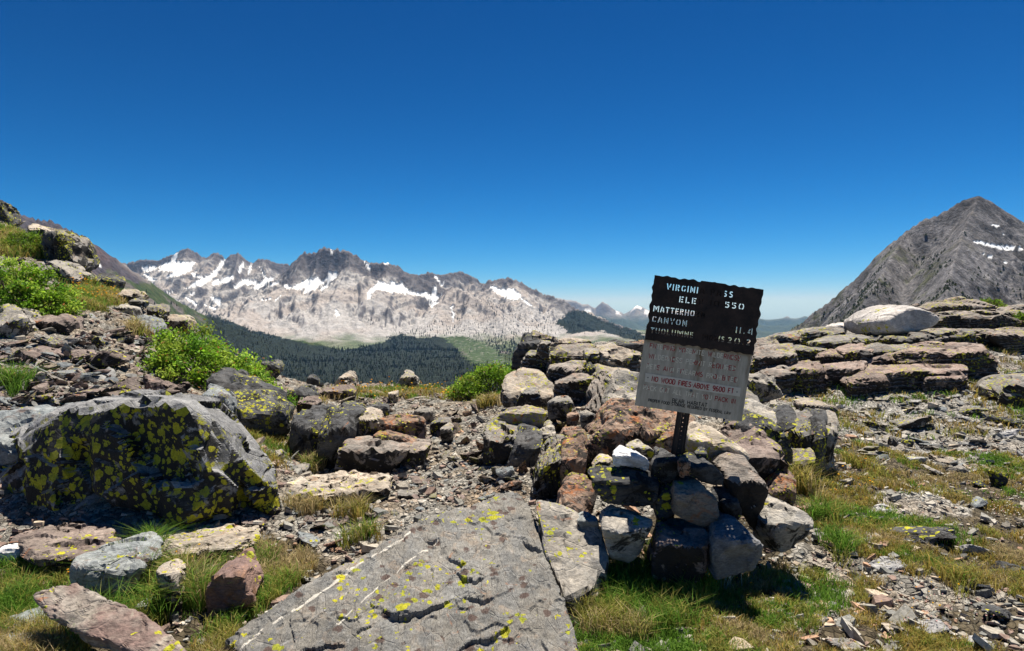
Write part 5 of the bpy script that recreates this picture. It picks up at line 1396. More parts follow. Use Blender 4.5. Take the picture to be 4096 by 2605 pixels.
R_REDFLAT = rock_mat('red_stone', (0.33, 0.20, 0.15), (0.28, 0.19, 0.15), (0.36, 0.25, 0.19), 0.0, 0.1, 0.3)
R_PALE = rock_mat('pale_stone', (0.42, 0.41, 0.40), (0.35, 0.34, 0.33), (0.30, 0.29, 0.285), 0.05, 0.12, 0.0)
STONES = [
    ('dark jagged block low in the turf at the right', 901, 978, 516, 549, R_DARK), ('dark squarish stone among the ochre turf at the right edge', 990, 1007, 470, 490, R_DARK),
    ('small black wedge left of the squarish stone at the right edge', 973, 992, 479, 490, R_DARK), ('broad grey slab with ochre grass in front at the right', 928, 953, 463, 477, R_GREY),
    ('narrow grey slab end beside the broad slab at the right', 951, 971, 465, 477, R_GREY), ('blue-grey flat stone in the gravel at the right', 971, 992, 497, 511, R_BLUE),
    ('pale stone at the head of the gravel patch', 868, 893, 503, 517, R_PALE), ('dark low stone just below the pale gravel stone', 869, 887, 514, 523, R_DARK),
    ('flat red stone in the turf right of the cairn', 866, 893, 539, 550, R_REDFLAT), ('white flat stone in the middle of the right turf', 875, 910, 556, 573, R_PALE),
    ('slender pale stone lying in the turf near the right edge', 969, 998, 541, 560, R_PALE), ('black pyramid stone in the turf at the right', 944, 972, 560, 573, R_DARK),
    ('dark ledge stone at the right frame edge', 997, 1034, 562, 581, R_DARK), ('black leaning stone at the lower right frame edge', 990, 1034, 603, 629, R_DARK),
    ('tan capped stone with black underside at the bottom right', 889, 917, 621, 642, R_TAN), ('rounded white-grey stone right of the tan capped stone', 918, 956, 618, 637, R_PALE),
    ('pale stone near the bottom right corner', 965, 997, 634, 650, R_PALE), ('wide pinkish-grey rock at the bottom edge right of the grass', 825, 877, 626, 660, R_GREY),
    ('tan flat stone in the shadow right of the cairn', 811, 838, 560, 573, R_TAN), ('reddish flat stone behind the right end of the cairn', 796, 827, 500, 512, R_REDFLAT),
    ('white stone in the grass in front of the cairn', 634, 661, 587, 600, R_PALE), ('small upright grey flake in the grass in front of the cairn', 637, 649, 604, 624, R_GREY),
    ('grey stone with yellow lichen in the right gravel', 899, 940, 414, 432, R_YELLOW), ('long dark stone behind the ochre tuft at the right', 865, 886, 421, 430, R_BROWN),
    ('orange-brown rounded stone on the right gravel', 930, 944, 403, 411, R_TAN), ('tan rounded stone left of the orange-brown stone', 901, 916, 406, 413, R_TAN),
    ('dark pointed stone in the right gravel', 901, 917, 440, 449, R_DARK), ('grey pointed stone left of the dark pointed stone', 890, 903, 436, 448, R_GREY),
    ('long flat dark stone in front of the red ledge', 969, 984, 381, 387, R_DARK), ('white rounded stone in front of the red ledge', 858, 869, 390, 396, R_PALE),
    ('grey rounded stone at the left foot of the red ledge', 814, 836, 379, 389, R_GREY), ('long pale stick-like stone at the left foot of the red ledge', 795, 815, 382, 389, R_TAN),
    ('low dark yellow-spotted rock at the right edge of the gravel', 993, 1030, 416, 428, R_DARK), ('pale rounded stone near the right edge of the gravel', 999, 1026, 428, 440, R_PALE),
    ('white stone in the near right gravel', 910, 928, 456, 466, R_PALE), ('tan stone in the near right gravel', 938, 966, 455, 466, R_TAN),
    ('flat blue-green slab at the right frame edge', 1012, 1035, 372, 381, R_BLUE), ('long flat grey stone in the middle of the right gravel', 928, 950, 443, 452, R_GREY),
    ('mossy black stone above the right gravel', 966, 990, 409, 419, R_YELLOW), ('blue flat stone with dark edge in the central scree', 278, 306, 506, 515, R_BLUE),
    ('brown angular stone right of the lichened boulder', 259, 279, 501, 514, R_BROWN), ('dark brown stone below the scree left of the tussocks', 236, 262, 514, 528, R_BROWN),
    ('rusty red stone among the tussocks in the scree', 322, 342, 537, 551, R_REDFLAT), ('blue-grey angular stone left of the rusty red stone', 293, 318, 533, 548, R_BLUE),
    ('pale block stone in the central scree', 318, 333, 519, 528, R_GREY), ('grey stone plate above the slab in the central scree', 396, 420, 489, 499, R_GREY),
    ('blue-grey block in the central scree right of the plate', 495, 515, 468, 482, R_BLUE), ('small rust-brown stone at the foot of the yellow outcrop', 500, 524, 480, 492, R_RUST),
    ('brown stone on the ground right of the lichened boulder shadow', 248, 262, 527, 536, R_BROWN), ('dark shard at the tip of the veined slab', 476, 496, 492, 502, R_BLUE),
    ('purple-brown flat rock directly behind the lichened boulder', 48, 90, 396, 410, R_BROWN), ('purple-brown rock left of it behind the lichened boulder', 8, 50, 397, 412, R_BROWN),
    ('wide brown rock with yellow rim above the dark slab', 52, 118, 388, 402, R_BROWN), ('dark flat stone with yellow lichen on the left slope', 46, 69, 401, 409, R_YELLOW),
    ('blue-grey thin plate on the left slope', 64, 94, 372, 381, R_BLUE), ('large brown rock left of the mid-left shrub', 92, 132, 377, 397, R_BROWN), ('brown rounded rock in the middle of the left slope', 133, 168, 373, 394, R_BROWN),
    ('tan block on the left slope near the frame edge', 25, 48, 373, 392, R_TAN), ('brown slab leaning on the left slope', 84, 122, 352, 372, R_BROWN), ('dark rock beside the leaning brown slab', 78, 94, 345, 359, R_DARK),
    ('blue-grey shard near the left frame edge', 3, 24, 371, 381, R_BLUE), ('grey angular rock near the left frame edge', 2, 20, 350, 364, R_GREY), ('pale rock high in the left rubble', 34, 58, 335, 349, R_GREY),
    ('grey slab high in the left rubble', 56, 78, 337, 348, R_GREY), ('brown rock right of the high grey slab', 64, 92, 350, 366, R_BROWN), ('long tan stone under the left hillside ledges', 97, 128, 331, 339, R_TAN),
    ('dark rock left of the mid-left shrub', 133, 143, 339, 347, R_DARK), ('pale flat plank stone left of the mid-left shrub', 115, 153, 346, 354, R_TAN), ('yellow-spotted tan rock on the left slope', 88, 102, 337, 347, R_YELLOW),
    ('yellow-spotted grey block below the left ledges', 119, 132, 337, 345, R_YELLOW), ('grey blocky stone under the dark bush block', 38, 53, 327, 334, R_GREY),
    ('brown block between the lichened boulder and the dark wedge', 167, 186, 382, 395, R_BROWN), ('grey rounded stone between shrub and dark wedge', 175, 190, 377, 385, R_GREY),
    ('tan flat stone right of the dark wedge boulder', 286, 296, 401, 409, R_TAN), ('pale pointed stone behind the dark wedge boulder', 262, 276, 393, 401, R_GREY),
]
for s in STONES:
    stone(*s)

# ---- loose stones that are alike, one object each
VARS = []
rng = np.random.default_rng(71)
for k in range(9):
    pts = rand_pts(rng, int(rng.integers(7, 11)), rng.uniform(.5, 1.0)) * np.array([1, rng.uniform(.6, .95), rng.uniform(.16, .45)])
    V, T = rock_geo(pts, sub=4, p=160, amp=0.02, steps=0.012, cracks=0.0, seed=300 + k)
    VARS.append((V * 0.5, T))
_vm = {}
def var_mesh(k, mat):
    if (k, mat.name) not in _vm:
        me = mesh_np('loose_stone', VARS[k][0], VARS[k][1], False)
        me.materials.append(mat)
        _vm[(k, mat.name)] = me
    return _vm[(k, mat.name)]
def ground_hits(rng, n, poly, dmax=16.0):
    poly = np.array(poly, float)
    out = []
    while len(out) < n:
        x, y = rng.uniform(poly[:, 0].min(), poly[:, 0].max()), rng.uniform(poly[:, 1].min(), poly[:, 1].max())
        if inpoly(np.array([x]), np.array([y]), poly)[0]:
            g = hit(x, y)
            if g[1] < dmax: out.append(g)
    return np.array(out)
def scatter(n, poly, lo, hi, mats, label, group, seed, name='loose_stone', tilt=0.38, power=2.2, flat=1.0):
    rng = np.random.default_rng(seed)
    G = ground_hits(rng, n, poly)
    for g in G:
        s = (lo + (hi - lo) * rng.random() ** power) * g[1] / F
        s = min(s, 0.55)
        o = bpy.data.objects.new(name, var_mesh(int(rng.integers(len(VARS))), mats[int(rng.integers(len(mats)))]))
        COL.objects.link(o)
        o.location = (g[0], g[1], g[2] + s * 0.06)
        o.scale = (s * rng.uniform(.85, 1.3), s * rng.uniform(.8, 1.1), s * rng.uniform(.65, 1.25) * flat)
        o.rotation_euler = (rng.normal(0, tilt), rng.normal(0, tilt), rng.uniform(0, 6.28))
        tag(o, label, 'stone', group)
LEFT_SLOPE = [(-20, 345), (60, 338), (130, 330), (165, 335), (160, 385), (200, 390), (170, 396), (120, 402), (60, 408), (-20, 412)]
scatter(62, LEFT_SLOPE, 7, 30, [R_BROWN, R_BROWN, R_GREY, R_BLUE], 'angular brown or grey stone in the rubble of the left slope', 'loose stones on the left slope', 81)
scatter(30, [(40, 280), (110, 290), (165, 315), (180, 340), (100, 335), (60, 320)], 5, 15, [R_GREY, R_TAN, R_YELLOW, R_GREY], 'lichened grey stone among the ledges of the left hillside', 'loose stones on the left hillside ledges', 82)
scatter(16, [(-10, 205), (60, 245), (80, 275), (40, 285), (-10, 265)], 5, 14, [R_GREY, R_TAN, R_DARK], 'pale stone high on the left hillside under the crags', 'loose stones under the crags', 83)
scatter(50, [(270, 470), (300, 415), (440, 405), (490, 410), (485, 470), (530, 480), (480, 500), (400, 520), (330, 545), (250, 530)], 5, 19, [R_GREY, R_BLUE, R_GREY, R_BROWN, R_TAN], 'small angular slate stone in the scree of the middle ground', 'loose stones in the central scree', 84)
scatter(24, [(270, 380), (340, 388), (460, 390), (500, 400), (440, 408), (300, 410)], 4, 13, [R_GREY, R_TAN, R_BROWN], 'stone lying among the flowers near the plateau edge', 'loose stones near the plateau edge', 85)
scatter(56, [(840, 400), (1040, 385), (1040, 480), (960, 470), (900, 460), (840, 480), (845, 430)], 4, 17, [R_GREY, R_BLUE, R_PALE, R_GREY, R_TAN], 'flat grey slate stone on the gravel at the right', 'loose stones on the right gravel', 86)
scatter(26, [(790, 570), (850, 505), (940, 490), (1030, 560), (1030, 640), (800, 645)], 4, 14, [R_GREY, R_BLUE, R_PALE, R_TAN], 'small stone lying in the turf at the lower right', 'loose stones in the lower right turf', 87)
scatter(20, [(540, 398), (600, 395), (660, 415), (580, 432), (540, 425), (470, 412)], 5, 15, [R_GREY, R_TAN, R_RUST, R_YELLOW], 'stone wedged among the outcrops left of the sign', 'loose stones among the outcrops', 88)
scatter(14, [(760, 340), (900, 330), (1030, 315), (1030, 370), (995, 380), (800, 395), (770, 390)], 4, 12, [R_STRAT, R_RED, R_GREY, R_TAN], 'flat stone lying on the layered ledges at the right', 'loose stones on the right ledges', 89)

# ---- larger broken plates
scatter(80, [(430, 418), (480, 405), (540, 400), (600, 398), (660, 412), (610, 440), (560, 470), (540, 492), (480, 480), (440, 455)], 11, 32, [R_STRAT, R_DARK, R_RUST, R_YELLOW, R_GREY, R_BROWN], 'tilted broken slate plate among the dark outcrops left of the sign', 'slate plates among the outcrops', 101, 'slate_plate', 0.55, 1.5, 0.8)
scatter(70, LEFT_SLOPE, 13, 36, [R_BROWN, R_GREY, R_BLUE, R_BROWN, R_DARK], 'broken slate plate lying in the rubble of the left slope', 'slate plates on the left slope', 102, 'slate_plate', 0.4, 1.6, 0.7)
scatter(60, [(845, 400), (1040, 388), (1040, 480), (900, 465), (845, 470)], 10, 30, [R_GREY, R_PALE, R_BLUE, R_GREY], 'flat pale slate plate bedded in the gravel at the right', 'slate plates in the right gravel', 103, 'slate_plate', 0.14, 1.8, 0.5)
scatter(36, [(265, 475), (300, 480), (430, 440), (480, 440), (470, 490), (380, 525), (300, 540), (250, 525)], 10, 30, [R_GREY, R_BROWN, R_STRAT, R_BLUE], 'broken slate plate lying in the scree of the middle ground', 'slate plates in the central scree', 104, 'slate_plate', 0.3, 1.6, 0.6)
scatter(30, [(270, 382), (340, 388), (460, 392), (490, 402), (430, 412), (300, 412)], 8, 24, [R_GREY, R_TAN, R_BROWN, R_DARK], 'broken slate plate near the plateau edge', 'slate plates near the plateau edge', 105, 'slate_plate', 0.35, 1.6, 0.7)

# ---- more rubble, past counting
def rubble(name, label, spec, seed):
    rng = np.random.default_rng(seed)
    Vs, Ts, Cs, off = [], [], [], 0
    vmini = [rock_geo(rand_pts(rng, 10, .6) * np.array([1, .8, rng.uniform(.16, .45)]), sub=2, p=160, amp=0.0, steps=0, seed=700 + k, facet=0) for k in range(14)]
    for n, poly, lo, hi, pal in spec:
        for g in ground_hits(rng, n, poly):
            v, t = vmini[int(rng.integers(14))]
            s = min(0.4, (lo + (hi - lo) * rng.random() ** 2.5) * g[1] / F) * 0.5
            a = rng.uniform(0, 6.28); ca, sa = math.cos(a), math.sin(a)
            q = v * np.array([s * rng.uniform(.8, 1.3), s, s * rng.uniform(.7, 1.3)])
            q = np.stack([q[:, 0] * ca - q[:, 1] * sa, q[:, 0] * sa + q[:, 1] * ca, q[:, 2] + q[:, 0] * rng.normal(0, .42) + q[:, 1] * rng.normal(0, .42)], -1)
            Vs.append(q + g + np.array([0, 0, s * .1])); Ts.append(t + off); off += len(q)
            Cs.append(np.tile(np.array(pal[int(rng.integers(len(pal)))]) * rng.uniform(.75, 1.25), (len(q), 1)))
    o = add(name, mesh_np(name, np.concatenate(Vs), np.concatenate(Ts), False, np.concatenate(Cs)), M_RUBBLE)
    tag(o, label, 'rubble', kind='stuff')
M_RUBBLE = attr_mat('rubble_rock', 0.85, 22, 0.5, 1.45, 0.7, 0.02, 0, 'Object', 8, 0.2)
P_BR, P_GR, P_BL, P_TN, P_PA = (0.215, 0.165, 0.145), (0.25, 0.245, 0.23), (0.18, 0.195, 0.20), (0.34, 0.28, 0.22), (0.40, 0.39, 0.37)
rubble('rubble', 'countless small broken stones between the larger rocks', [
    (620, LEFT_SLOPE, 4, 20, [P_BR, P_BR, P_GR, P_BL]), (120, [(40, 280), (110, 290), (165, 315), (180, 340), (100, 335), (60, 320)], 3, 10, [P_GR, P_TN, P_GR]),
    (560, [(270, 470), (300, 415), (440, 405), (490, 410), (485, 470), (530, 480), (480, 500), (400, 520), (330, 545), (250, 530)], 3, 15, [P_GR, P_BR, P_GR, P_BR, P_TN, P_BL]),
    (110, [(270, 380), (340, 388), (460, 390), (500, 400), (440, 408), (300, 410)], 3, 9, [P_GR, P_TN, P_BR]), (420, [(840, 400), (1040, 385), (1040, 480), (960, 470), (900, 460), (840, 480), (845, 430)], 3, 13, [P_GR, P_BL, P_PA, P_GR, P_TN]),
    (90, [(540, 398), (600, 395), (660, 415), (580, 432), (540, 425), (470, 412)], 3, 11, [P_GR, P_TN, P_BR]), (180, [(760, 340), (900, 330), (1030, 315), (1030, 370), (995, 380), (800, 395), (770, 390)], 3, 9, [P_BR, P_GR, P_TN])], 95)

# ---- gravel: thin slate chips, too many to count
def chips(n, rng, x, y, z, s, cols, tilt=0.28):
    """n flat angular chips of 10 corners each"""
    k = 5
    ang = np.arange(k)[None] * (2 * math.pi / k) + rng.uniform(-.42, .42, (n, k))
    r = rng.uniform(0.55, 1.0, (n, k))
    el = rng.uniform(0.45, 0.95, (n, 1))
    th = rng.uniform(0.07, 0.30, (n, 1)) * np.ones((n, k))
    top = np.stack([np.cos(ang) * r * 0.86, np.sin(ang) * r * el * 0.86, th + rng.normal(0, .05, (n, k))], -1)
    bot = np.stack([np.cos(ang) * r, np.sin(ang) * r * el, -th * 0.6], -1)
    L = np.concatenate([top, bot], 1) * (s[:, None, None] * 0.5)
    a = rng.uniform(0, 6.28, n); tx = rng.normal(0, tilt, n); ty = rng.normal(0, tilt, n)
    ca, sa = np.cos(a)[:, None], np.sin(a)[:, None]
    X = L[..., 0] * ca - L[..., 1] * sa; Y = L[..., 0] * sa + L[..., 1] * ca; Z = L[..., 2]
    Z = Z + X * tx[:, None] + Y * ty[:, None]
    V = np.stack([X + x[:, None], Y + y[:, None], Z + z[:, None]], -1).reshape(-1, 3)
    b = (np.arange(n) * 10)[:, None]
    i = np.arange(5); j = (i + 1) % 5
    sides = np.stack([b + i, b + 5 + i, b + 5 + j, b + j], -1).reshape(-1, 4)
    topf = (b + np.arange(5)[None]).reshape(-1, 5)
    return V, [sides, topf], np.repeat(cols, 10, 0)
PAL = np.array([1.22, 1.14, 1.02]) * np.array([(0.215, 0.22, 0.215), (0.26, 0.25, 0.23), (0.155, 0.165, 0.17), (0.32, 0.28, 0.235), (0.20, 0.15, 0.135), (0.30, 0.20, 0.145), (0.36, 0.355, 0.34), (0.115, 0.12, 0.125)])
M_CHIP = attr_mat('slate_chips', 0.85, 45, 0.62, 1.38, 0.5, 0.01, 0, 'Object', 5, 0.2)
rng = np.random.default_rng(91)
n = 58000
az_ = rng.uniform(-0.98, 0.98, n)
dd = 1.0 / rng.uniform(1 / 15.5, 1 / 2.3, n)
dd = np.where(rng.random(n) < 0.45, rng.uniform(5, 15.5, n), dd)
x, y = az_ * dd, dd
z = H(x, y)
tm = turf_mask(x, y, z)
px_, py_ = proj(np.stack([x, y, z], -1))
dens = fbm(xyz(x, y) * 1.3, 3, seed=301)
keep = rng.random(n) > tm * 0.62
keep &= (rng.random(n) < 0.55 + 1.2 * (dens + 0.25))
keep &= ~inpoly(px_, py_, [(-60, 205), (40, 240), (110, 280), (105, 300), (60, 318), (-60, 300)]) | (rng.random(n) < 0.3)
x, y, z = x[keep], y[keep], z[keep]
m = len(x)
s = np.clip(rng.lognormal(-3.3, 0.6, m), 0.010, 0.18)
s = np.maximum(s, (1.3 + 2.2 * rng.random(m) ** 2) * y / F)
w = np.array([.20, .19, .11, .17, .13, .08, .07, .05])
ci = rng.choice(len(PAL), m, p=w)
left = x / y < -0.4
right = (x / y > 0.3) & (y > 4.5)
ci = np.where(right & (rng.random(m) < 0.5), rng.choice([0, 1, 6], m), ci)
ci = np.where(left & (rng.random(m) < 0.45), 4, ci)
cols = PAL[ci] * rng.uniform(0.75, 1.25, (m, 1))
V, Fc, cc = chips(m, rng, x, y, z + s * 0.05, s, cols)
o = add('gravel', mesh_np('gravel', V, Fc, False, cc), M_CHIP)
tag(o, 'grey and brown slate chips covering the bare ground', 'gravel', kind='stuff')
print('chips', m)

# ================================================================== PLANTS
M_BLADE = attr_mat('grass_blades', 0.75, 12, 0.8, 1.2, 0, 0, 0.42, 'Object', 3, 0.15)
M_LEAF = attr_mat('shrub_leaves', 0.6, 30, 0.75, 1.25, 0, 0, 0.45, 'Object', 3, 0.25)
M_TWIG = plain_mat('twigs', (0.16, 0.12, 0.095), 0.9, n=0.4)
def blades(P, h, lean, width, cols, rng, droop=0.35):
    """one bent blade per root point: 5 corners, 3 faces"""
    n = len(P)
    a = rng.uniform(0, 6.28, n); ln = lean * rng.uniform(0.2, 1.3, n)
    dx, dy = np.cos(a) * ln, np.sin(a) * ln
    f = rng.uniform(0, 6.28, n)
    sx, sy = np.cos(f) * width * 0.5, np.sin(f) * width * 0.5
    zero = np.zeros(n)
    b0 = P + np.stack([-sx, -sy, zero - 0.01], -1); b1 = P + np.stack([sx, sy, zero - 0.01], -1)
    mid = P + np.stack([dx * h * 0.42, dy * h * 0.42, h * 0.62], -1)
    m0 = mid + np.stack([-sx, -sy, zero], -1) * 0.8; m1 = mid + np.stack([sx, sy, zero], -1) * 0.8
    tip = P + np.stack([dx * h * (1 + droop), dy * h * (1 + droop), h * (1 - droop * np.minimum(ln, 1) * 0.6)], -1)
    V = np.stack([b0, b1, m1, m0, tip], 1).reshape(-1, 3)
    b = (np.arange(n) * 5)[:, None]
    Q = b + np.array([[0, 1, 2, 3]]); T = b + np.array([[3, 2, 4]])
    return V, [Q, T], np.repeat(cols, 5, 0)
G_GREEN = np.array([(0.13, 0.26, 0.03), (0.18, 0.30, 0.045), (0.09, 0.19, 0.025)])
G_YEL = np.array([(0.30, 0.30, 0.06), (0.23, 0.26, 0.055), (0.38, 0.33, 0.10)])
G_OCH = np.array([(0.42, 0.29, 0.075), (0.34, 0.27, 0.07), (0.25, 0.235, 0.06)])
G_DRY = np.array([(0.50, 0.39, 0.21), (0.40, 0.31, 0.16), (0.29, 0.26, 0.11)])
def tufts(rng, centres, per, r, h, pal_of, width=0.004, lean=0.55):
    """root points, heights and colours for clumps of blades"""
    n = len(centres) * per
    c = np.repeat(centres, per, 0)
    rr = np.repeat(r, per) * np.sqrt(rng.random(n)); a = rng.uniform(0, 6.28, n)
    x = c[:, 0] + np.cos(a) * rr; y = c[:, 1] + np.sin(a) * rr
    z = H(x, y)
    P = np.stack([x, y, z], -1)
    hh = np.repeat(h, per) * rng.uniform(0.45, 1.25, n)
    pal = np.repeat(pal_of, per)
    sets = [G_GREEN, G_YEL, G_OCH, G_DRY]
    cols = np.zeros((n, 3))
    for k, sset in enumerate(sets):
        m = pal == k
        cols[m] = sset[rng.integers(0, len(sset), m.sum())]
    cols *= rng.uniform(0.7, 1.3, (n, 1))
    w = np.maximum(width, 0.75 * P[:, 1] / F)
    return P, hh, w, cols
def grass(name, label, seed, npts, poly, per, rlo, rhi, hlo, hhi, weights, lean=0.6, clump=True, dmax=15):
    rng = np.random.default_rng(seed)
    poly_ = np.array(poly, float)
    C = []
    tries = 0
    while len(C) < npts and tries < npts * 40:
        m = npts * 2
        u, v = rng.uniform(poly_[:, 0].min(), poly_[:, 0].max(), m), rng.uniform(poly_[:, 1].min(), poly_[:, 1].max(), m)
        ok = inpoly(u, v, poly_)
        tries += m
        g = GRIDHIT(u[ok], v[ok])
        g = g[(g[:, 1] < dmax) & (g[:, 1] > 1.5)]
        if clump:
            nz = fbm(g * np.array([1.1, 1.1, 0]), 3, seed=seed % 50 + 3)
            g = g[rng.random(len(g)) < sstep(-0.25, 0.12, nz)]
        C += list(g)
    C = np.array(C[:npts])
    sc = np.clip(C[:, 1] / 4.0, 0.7, 3.0)
    pal = rng.choice(4, len(C), p=np.array(weights) / sum(weights))
    # patches share a tint
    tint = fbm(C * np.array([1.6, 1.6, 0]) + 7, 2, seed=seed + 1)
    order = np.argsort(pal); rank = np.argsort(np.argsort(tint + rng.normal(0, .12, len(C))))
    pal = pal[order][rank]
    P, hh, w, cols = tufts(rng, C, per, rng.uniform(rlo, rhi, len(C)) * sc ** 0.5, rng.uniform(hlo, hhi, len(C)), pal, lean=lean)
    V, Fc, cc = blades(P, hh, lean, w, cols, rng)
    o = add(name, mesh_np(name, V, Fc, False, cc), M_BLADE)
    tag(o, label, 'grass', kind='stuff')
    return C

# ray table of the near ground for quick picture-to-ground lookups
_gu, _gv = np.linspace(-60, 1090, 140), np.linspace(195, 700, 140)
_tab = None
def _mktab():
    ds = np.geomspace(1.6, 24, 170)
    U, Vv = np.meshgrid(_gu, _gv, indexing='ij')
    u, v = U.ravel(), Vv.ravel()
    a, b = (u - 512) / F, (325.5 - v) / F
    fy, fz = _cp + b * _sp, -_sp + b * _cp
    best = np.full(len(u), 24.0); done = np.zeros(len(u), bool)
    # height sheet sampled once on a polar net
    az = np.linspace(-1.0, 1.0, 260)
    D, A = np.meshgrid(ds, az, indexing='ij')
    Z = H((A * D).ravel(), D.ravel()).reshape(D.shape)
    col = np.clip((a / fy + 1.0) / 2.0 * 259, 0, 258.99)
    c0 = col.astype(int); fr = col - c0
    for k in range(len(ds)):
        zr = EYE + fz / fy * ds[k]
        zg = Z[k, c0] * (1 - fr) + Z[k, c0 + 1] * fr
        h_ = (~done) & (zr <= zg)
        best[h_] = ds[k]; done |= h_
    return best.reshape(len(_gu), len(_gv))
def GRIDHIT(u, v):
    global _tab
    if _tab is None: _tab = _mktab()
    i = np.clip((u - _gu[0]) / (_gu[-1] - _gu[0]) * (len(_gu) - 1), 0, len(_gu) - 1.01); j = np.clip((v - _gv[0]) / (_gv[-1] - _gv[0]) * (len(_gv) - 1), 0, len(_gv) - 1.01)
    i0, j0 = i.astype(int), j.astype(int); fi, fj = i - i0, j - j0
    d = (_tab[i0, j0] * (1 - fi) * (1 - fj) + _tab[i0 + 1, j0] * fi * (1 - fj) + _tab[i0, j0 + 1] * (1 - fi) * fj + _tab[i0 + 1, j0 + 1] * fi * fj)
    a, b = (u - 512) / F, (325.5 - v) / F
    fy = _cp + b * _sp
    x = a / fy * d
    return np.stack([x, d, H(x, d)], -1)

C_ = grass('cairn_grass', 'long bright green grass at the front foot of the cairn', 401, 260, [(572, 600), (600, 572), (650, 560), (690, 575), (720, 590), (700, 625), (640, 645), (580, 640)], 36, 0.02, 0.06, 0.06, 0.14, (6, 3, 0, 1), clump=False)
C_ = grass('turf', 'short green and yellow turf filling the lower right foreground', 402, 1300, [(570, 620), (700, 585), (780, 568), (830, 580), (860, 600), (800, 640), (790, 700), (560, 700)], 24, 0.02, 0.06, 0.025, 0.06, (5, 4, 1, 1.4), clump=False)
C_ = grass('patchy_turf', 'ochre and green turf in patches between gravel on the right', 403, 2400, [(815, 475), (850, 440), (905, 455), (1040, 455), (1060, 700), (790, 690), (860, 600), (840, 545), (800, 520)], 24, 0.02, 0.06, 0.02, 0.06, (2.2, 4, 4.4, 2.2))
C_ = grass('meadow_grass', 'grass and sedges in the bottom left corner', 404, 1900, [(-30, 572), (60, 560), (140, 545), (260, 545), (320, 560), (295, 590), (240, 630), (215, 690), (-30, 690)], 24, 0.02, 0.06, 0.03, 0.095, (3, 3.6, 1.4, 2.2))
C_ = grass('bank_grass', 'dry yellow grass right of the lichened boulder', 405, 300, [(228, 420), (250, 412), (290, 415), (292, 450), (280, 470), (255, 455), (262, 470)], 14, 0.03, 0.09, 0.03, 0.075, (1, 3, 3, 2.5))
C_ = grass('edge_grass', 'ochre grass and flowers along the plateau edge', 406, 230, [(330, 390), (400, 388), (470, 388), (500, 398), (470, 402), (430, 400), (380, 398), (330, 402), (300, 405)], 16, 0.04, 0.12, 0.04, 0.10, (2, 4, 1.5, 1.8))
C_ = grass('hillside_herbs', 'yellow-green herbs and dry flowers on the left hillside', 407, 760, [(-10, 228), (45, 240), (50, 258), (30, 258), (0, 256), (-10, 256)], 16, 0.06, 0.18, 0.08, 0.2, (3, 4, 1, 1), clump=False)
C_ = grass('hillside_flowers', 'flowery yellow-green patch on the left hillside below the crags', 408, 620, [(62, 275), (85, 282), (118, 295), (122, 304), (100, 306), (95, 318), (80, 310), (68, 290)], 16, 0.06, 0.15, 0.06, 0.14, (2.5, 4, 1.5, 1.5))
C_ = grass('ledge_grass', 'ochre grass scattered over the right gravel and ledges', 409, 420, [(770, 392), (860, 385), (1030, 335), (1040, 440), (850, 450), (800, 420)], 14, 0.03, 0.1, 0.04, 0.1, (1.2, 3, 4, 2))

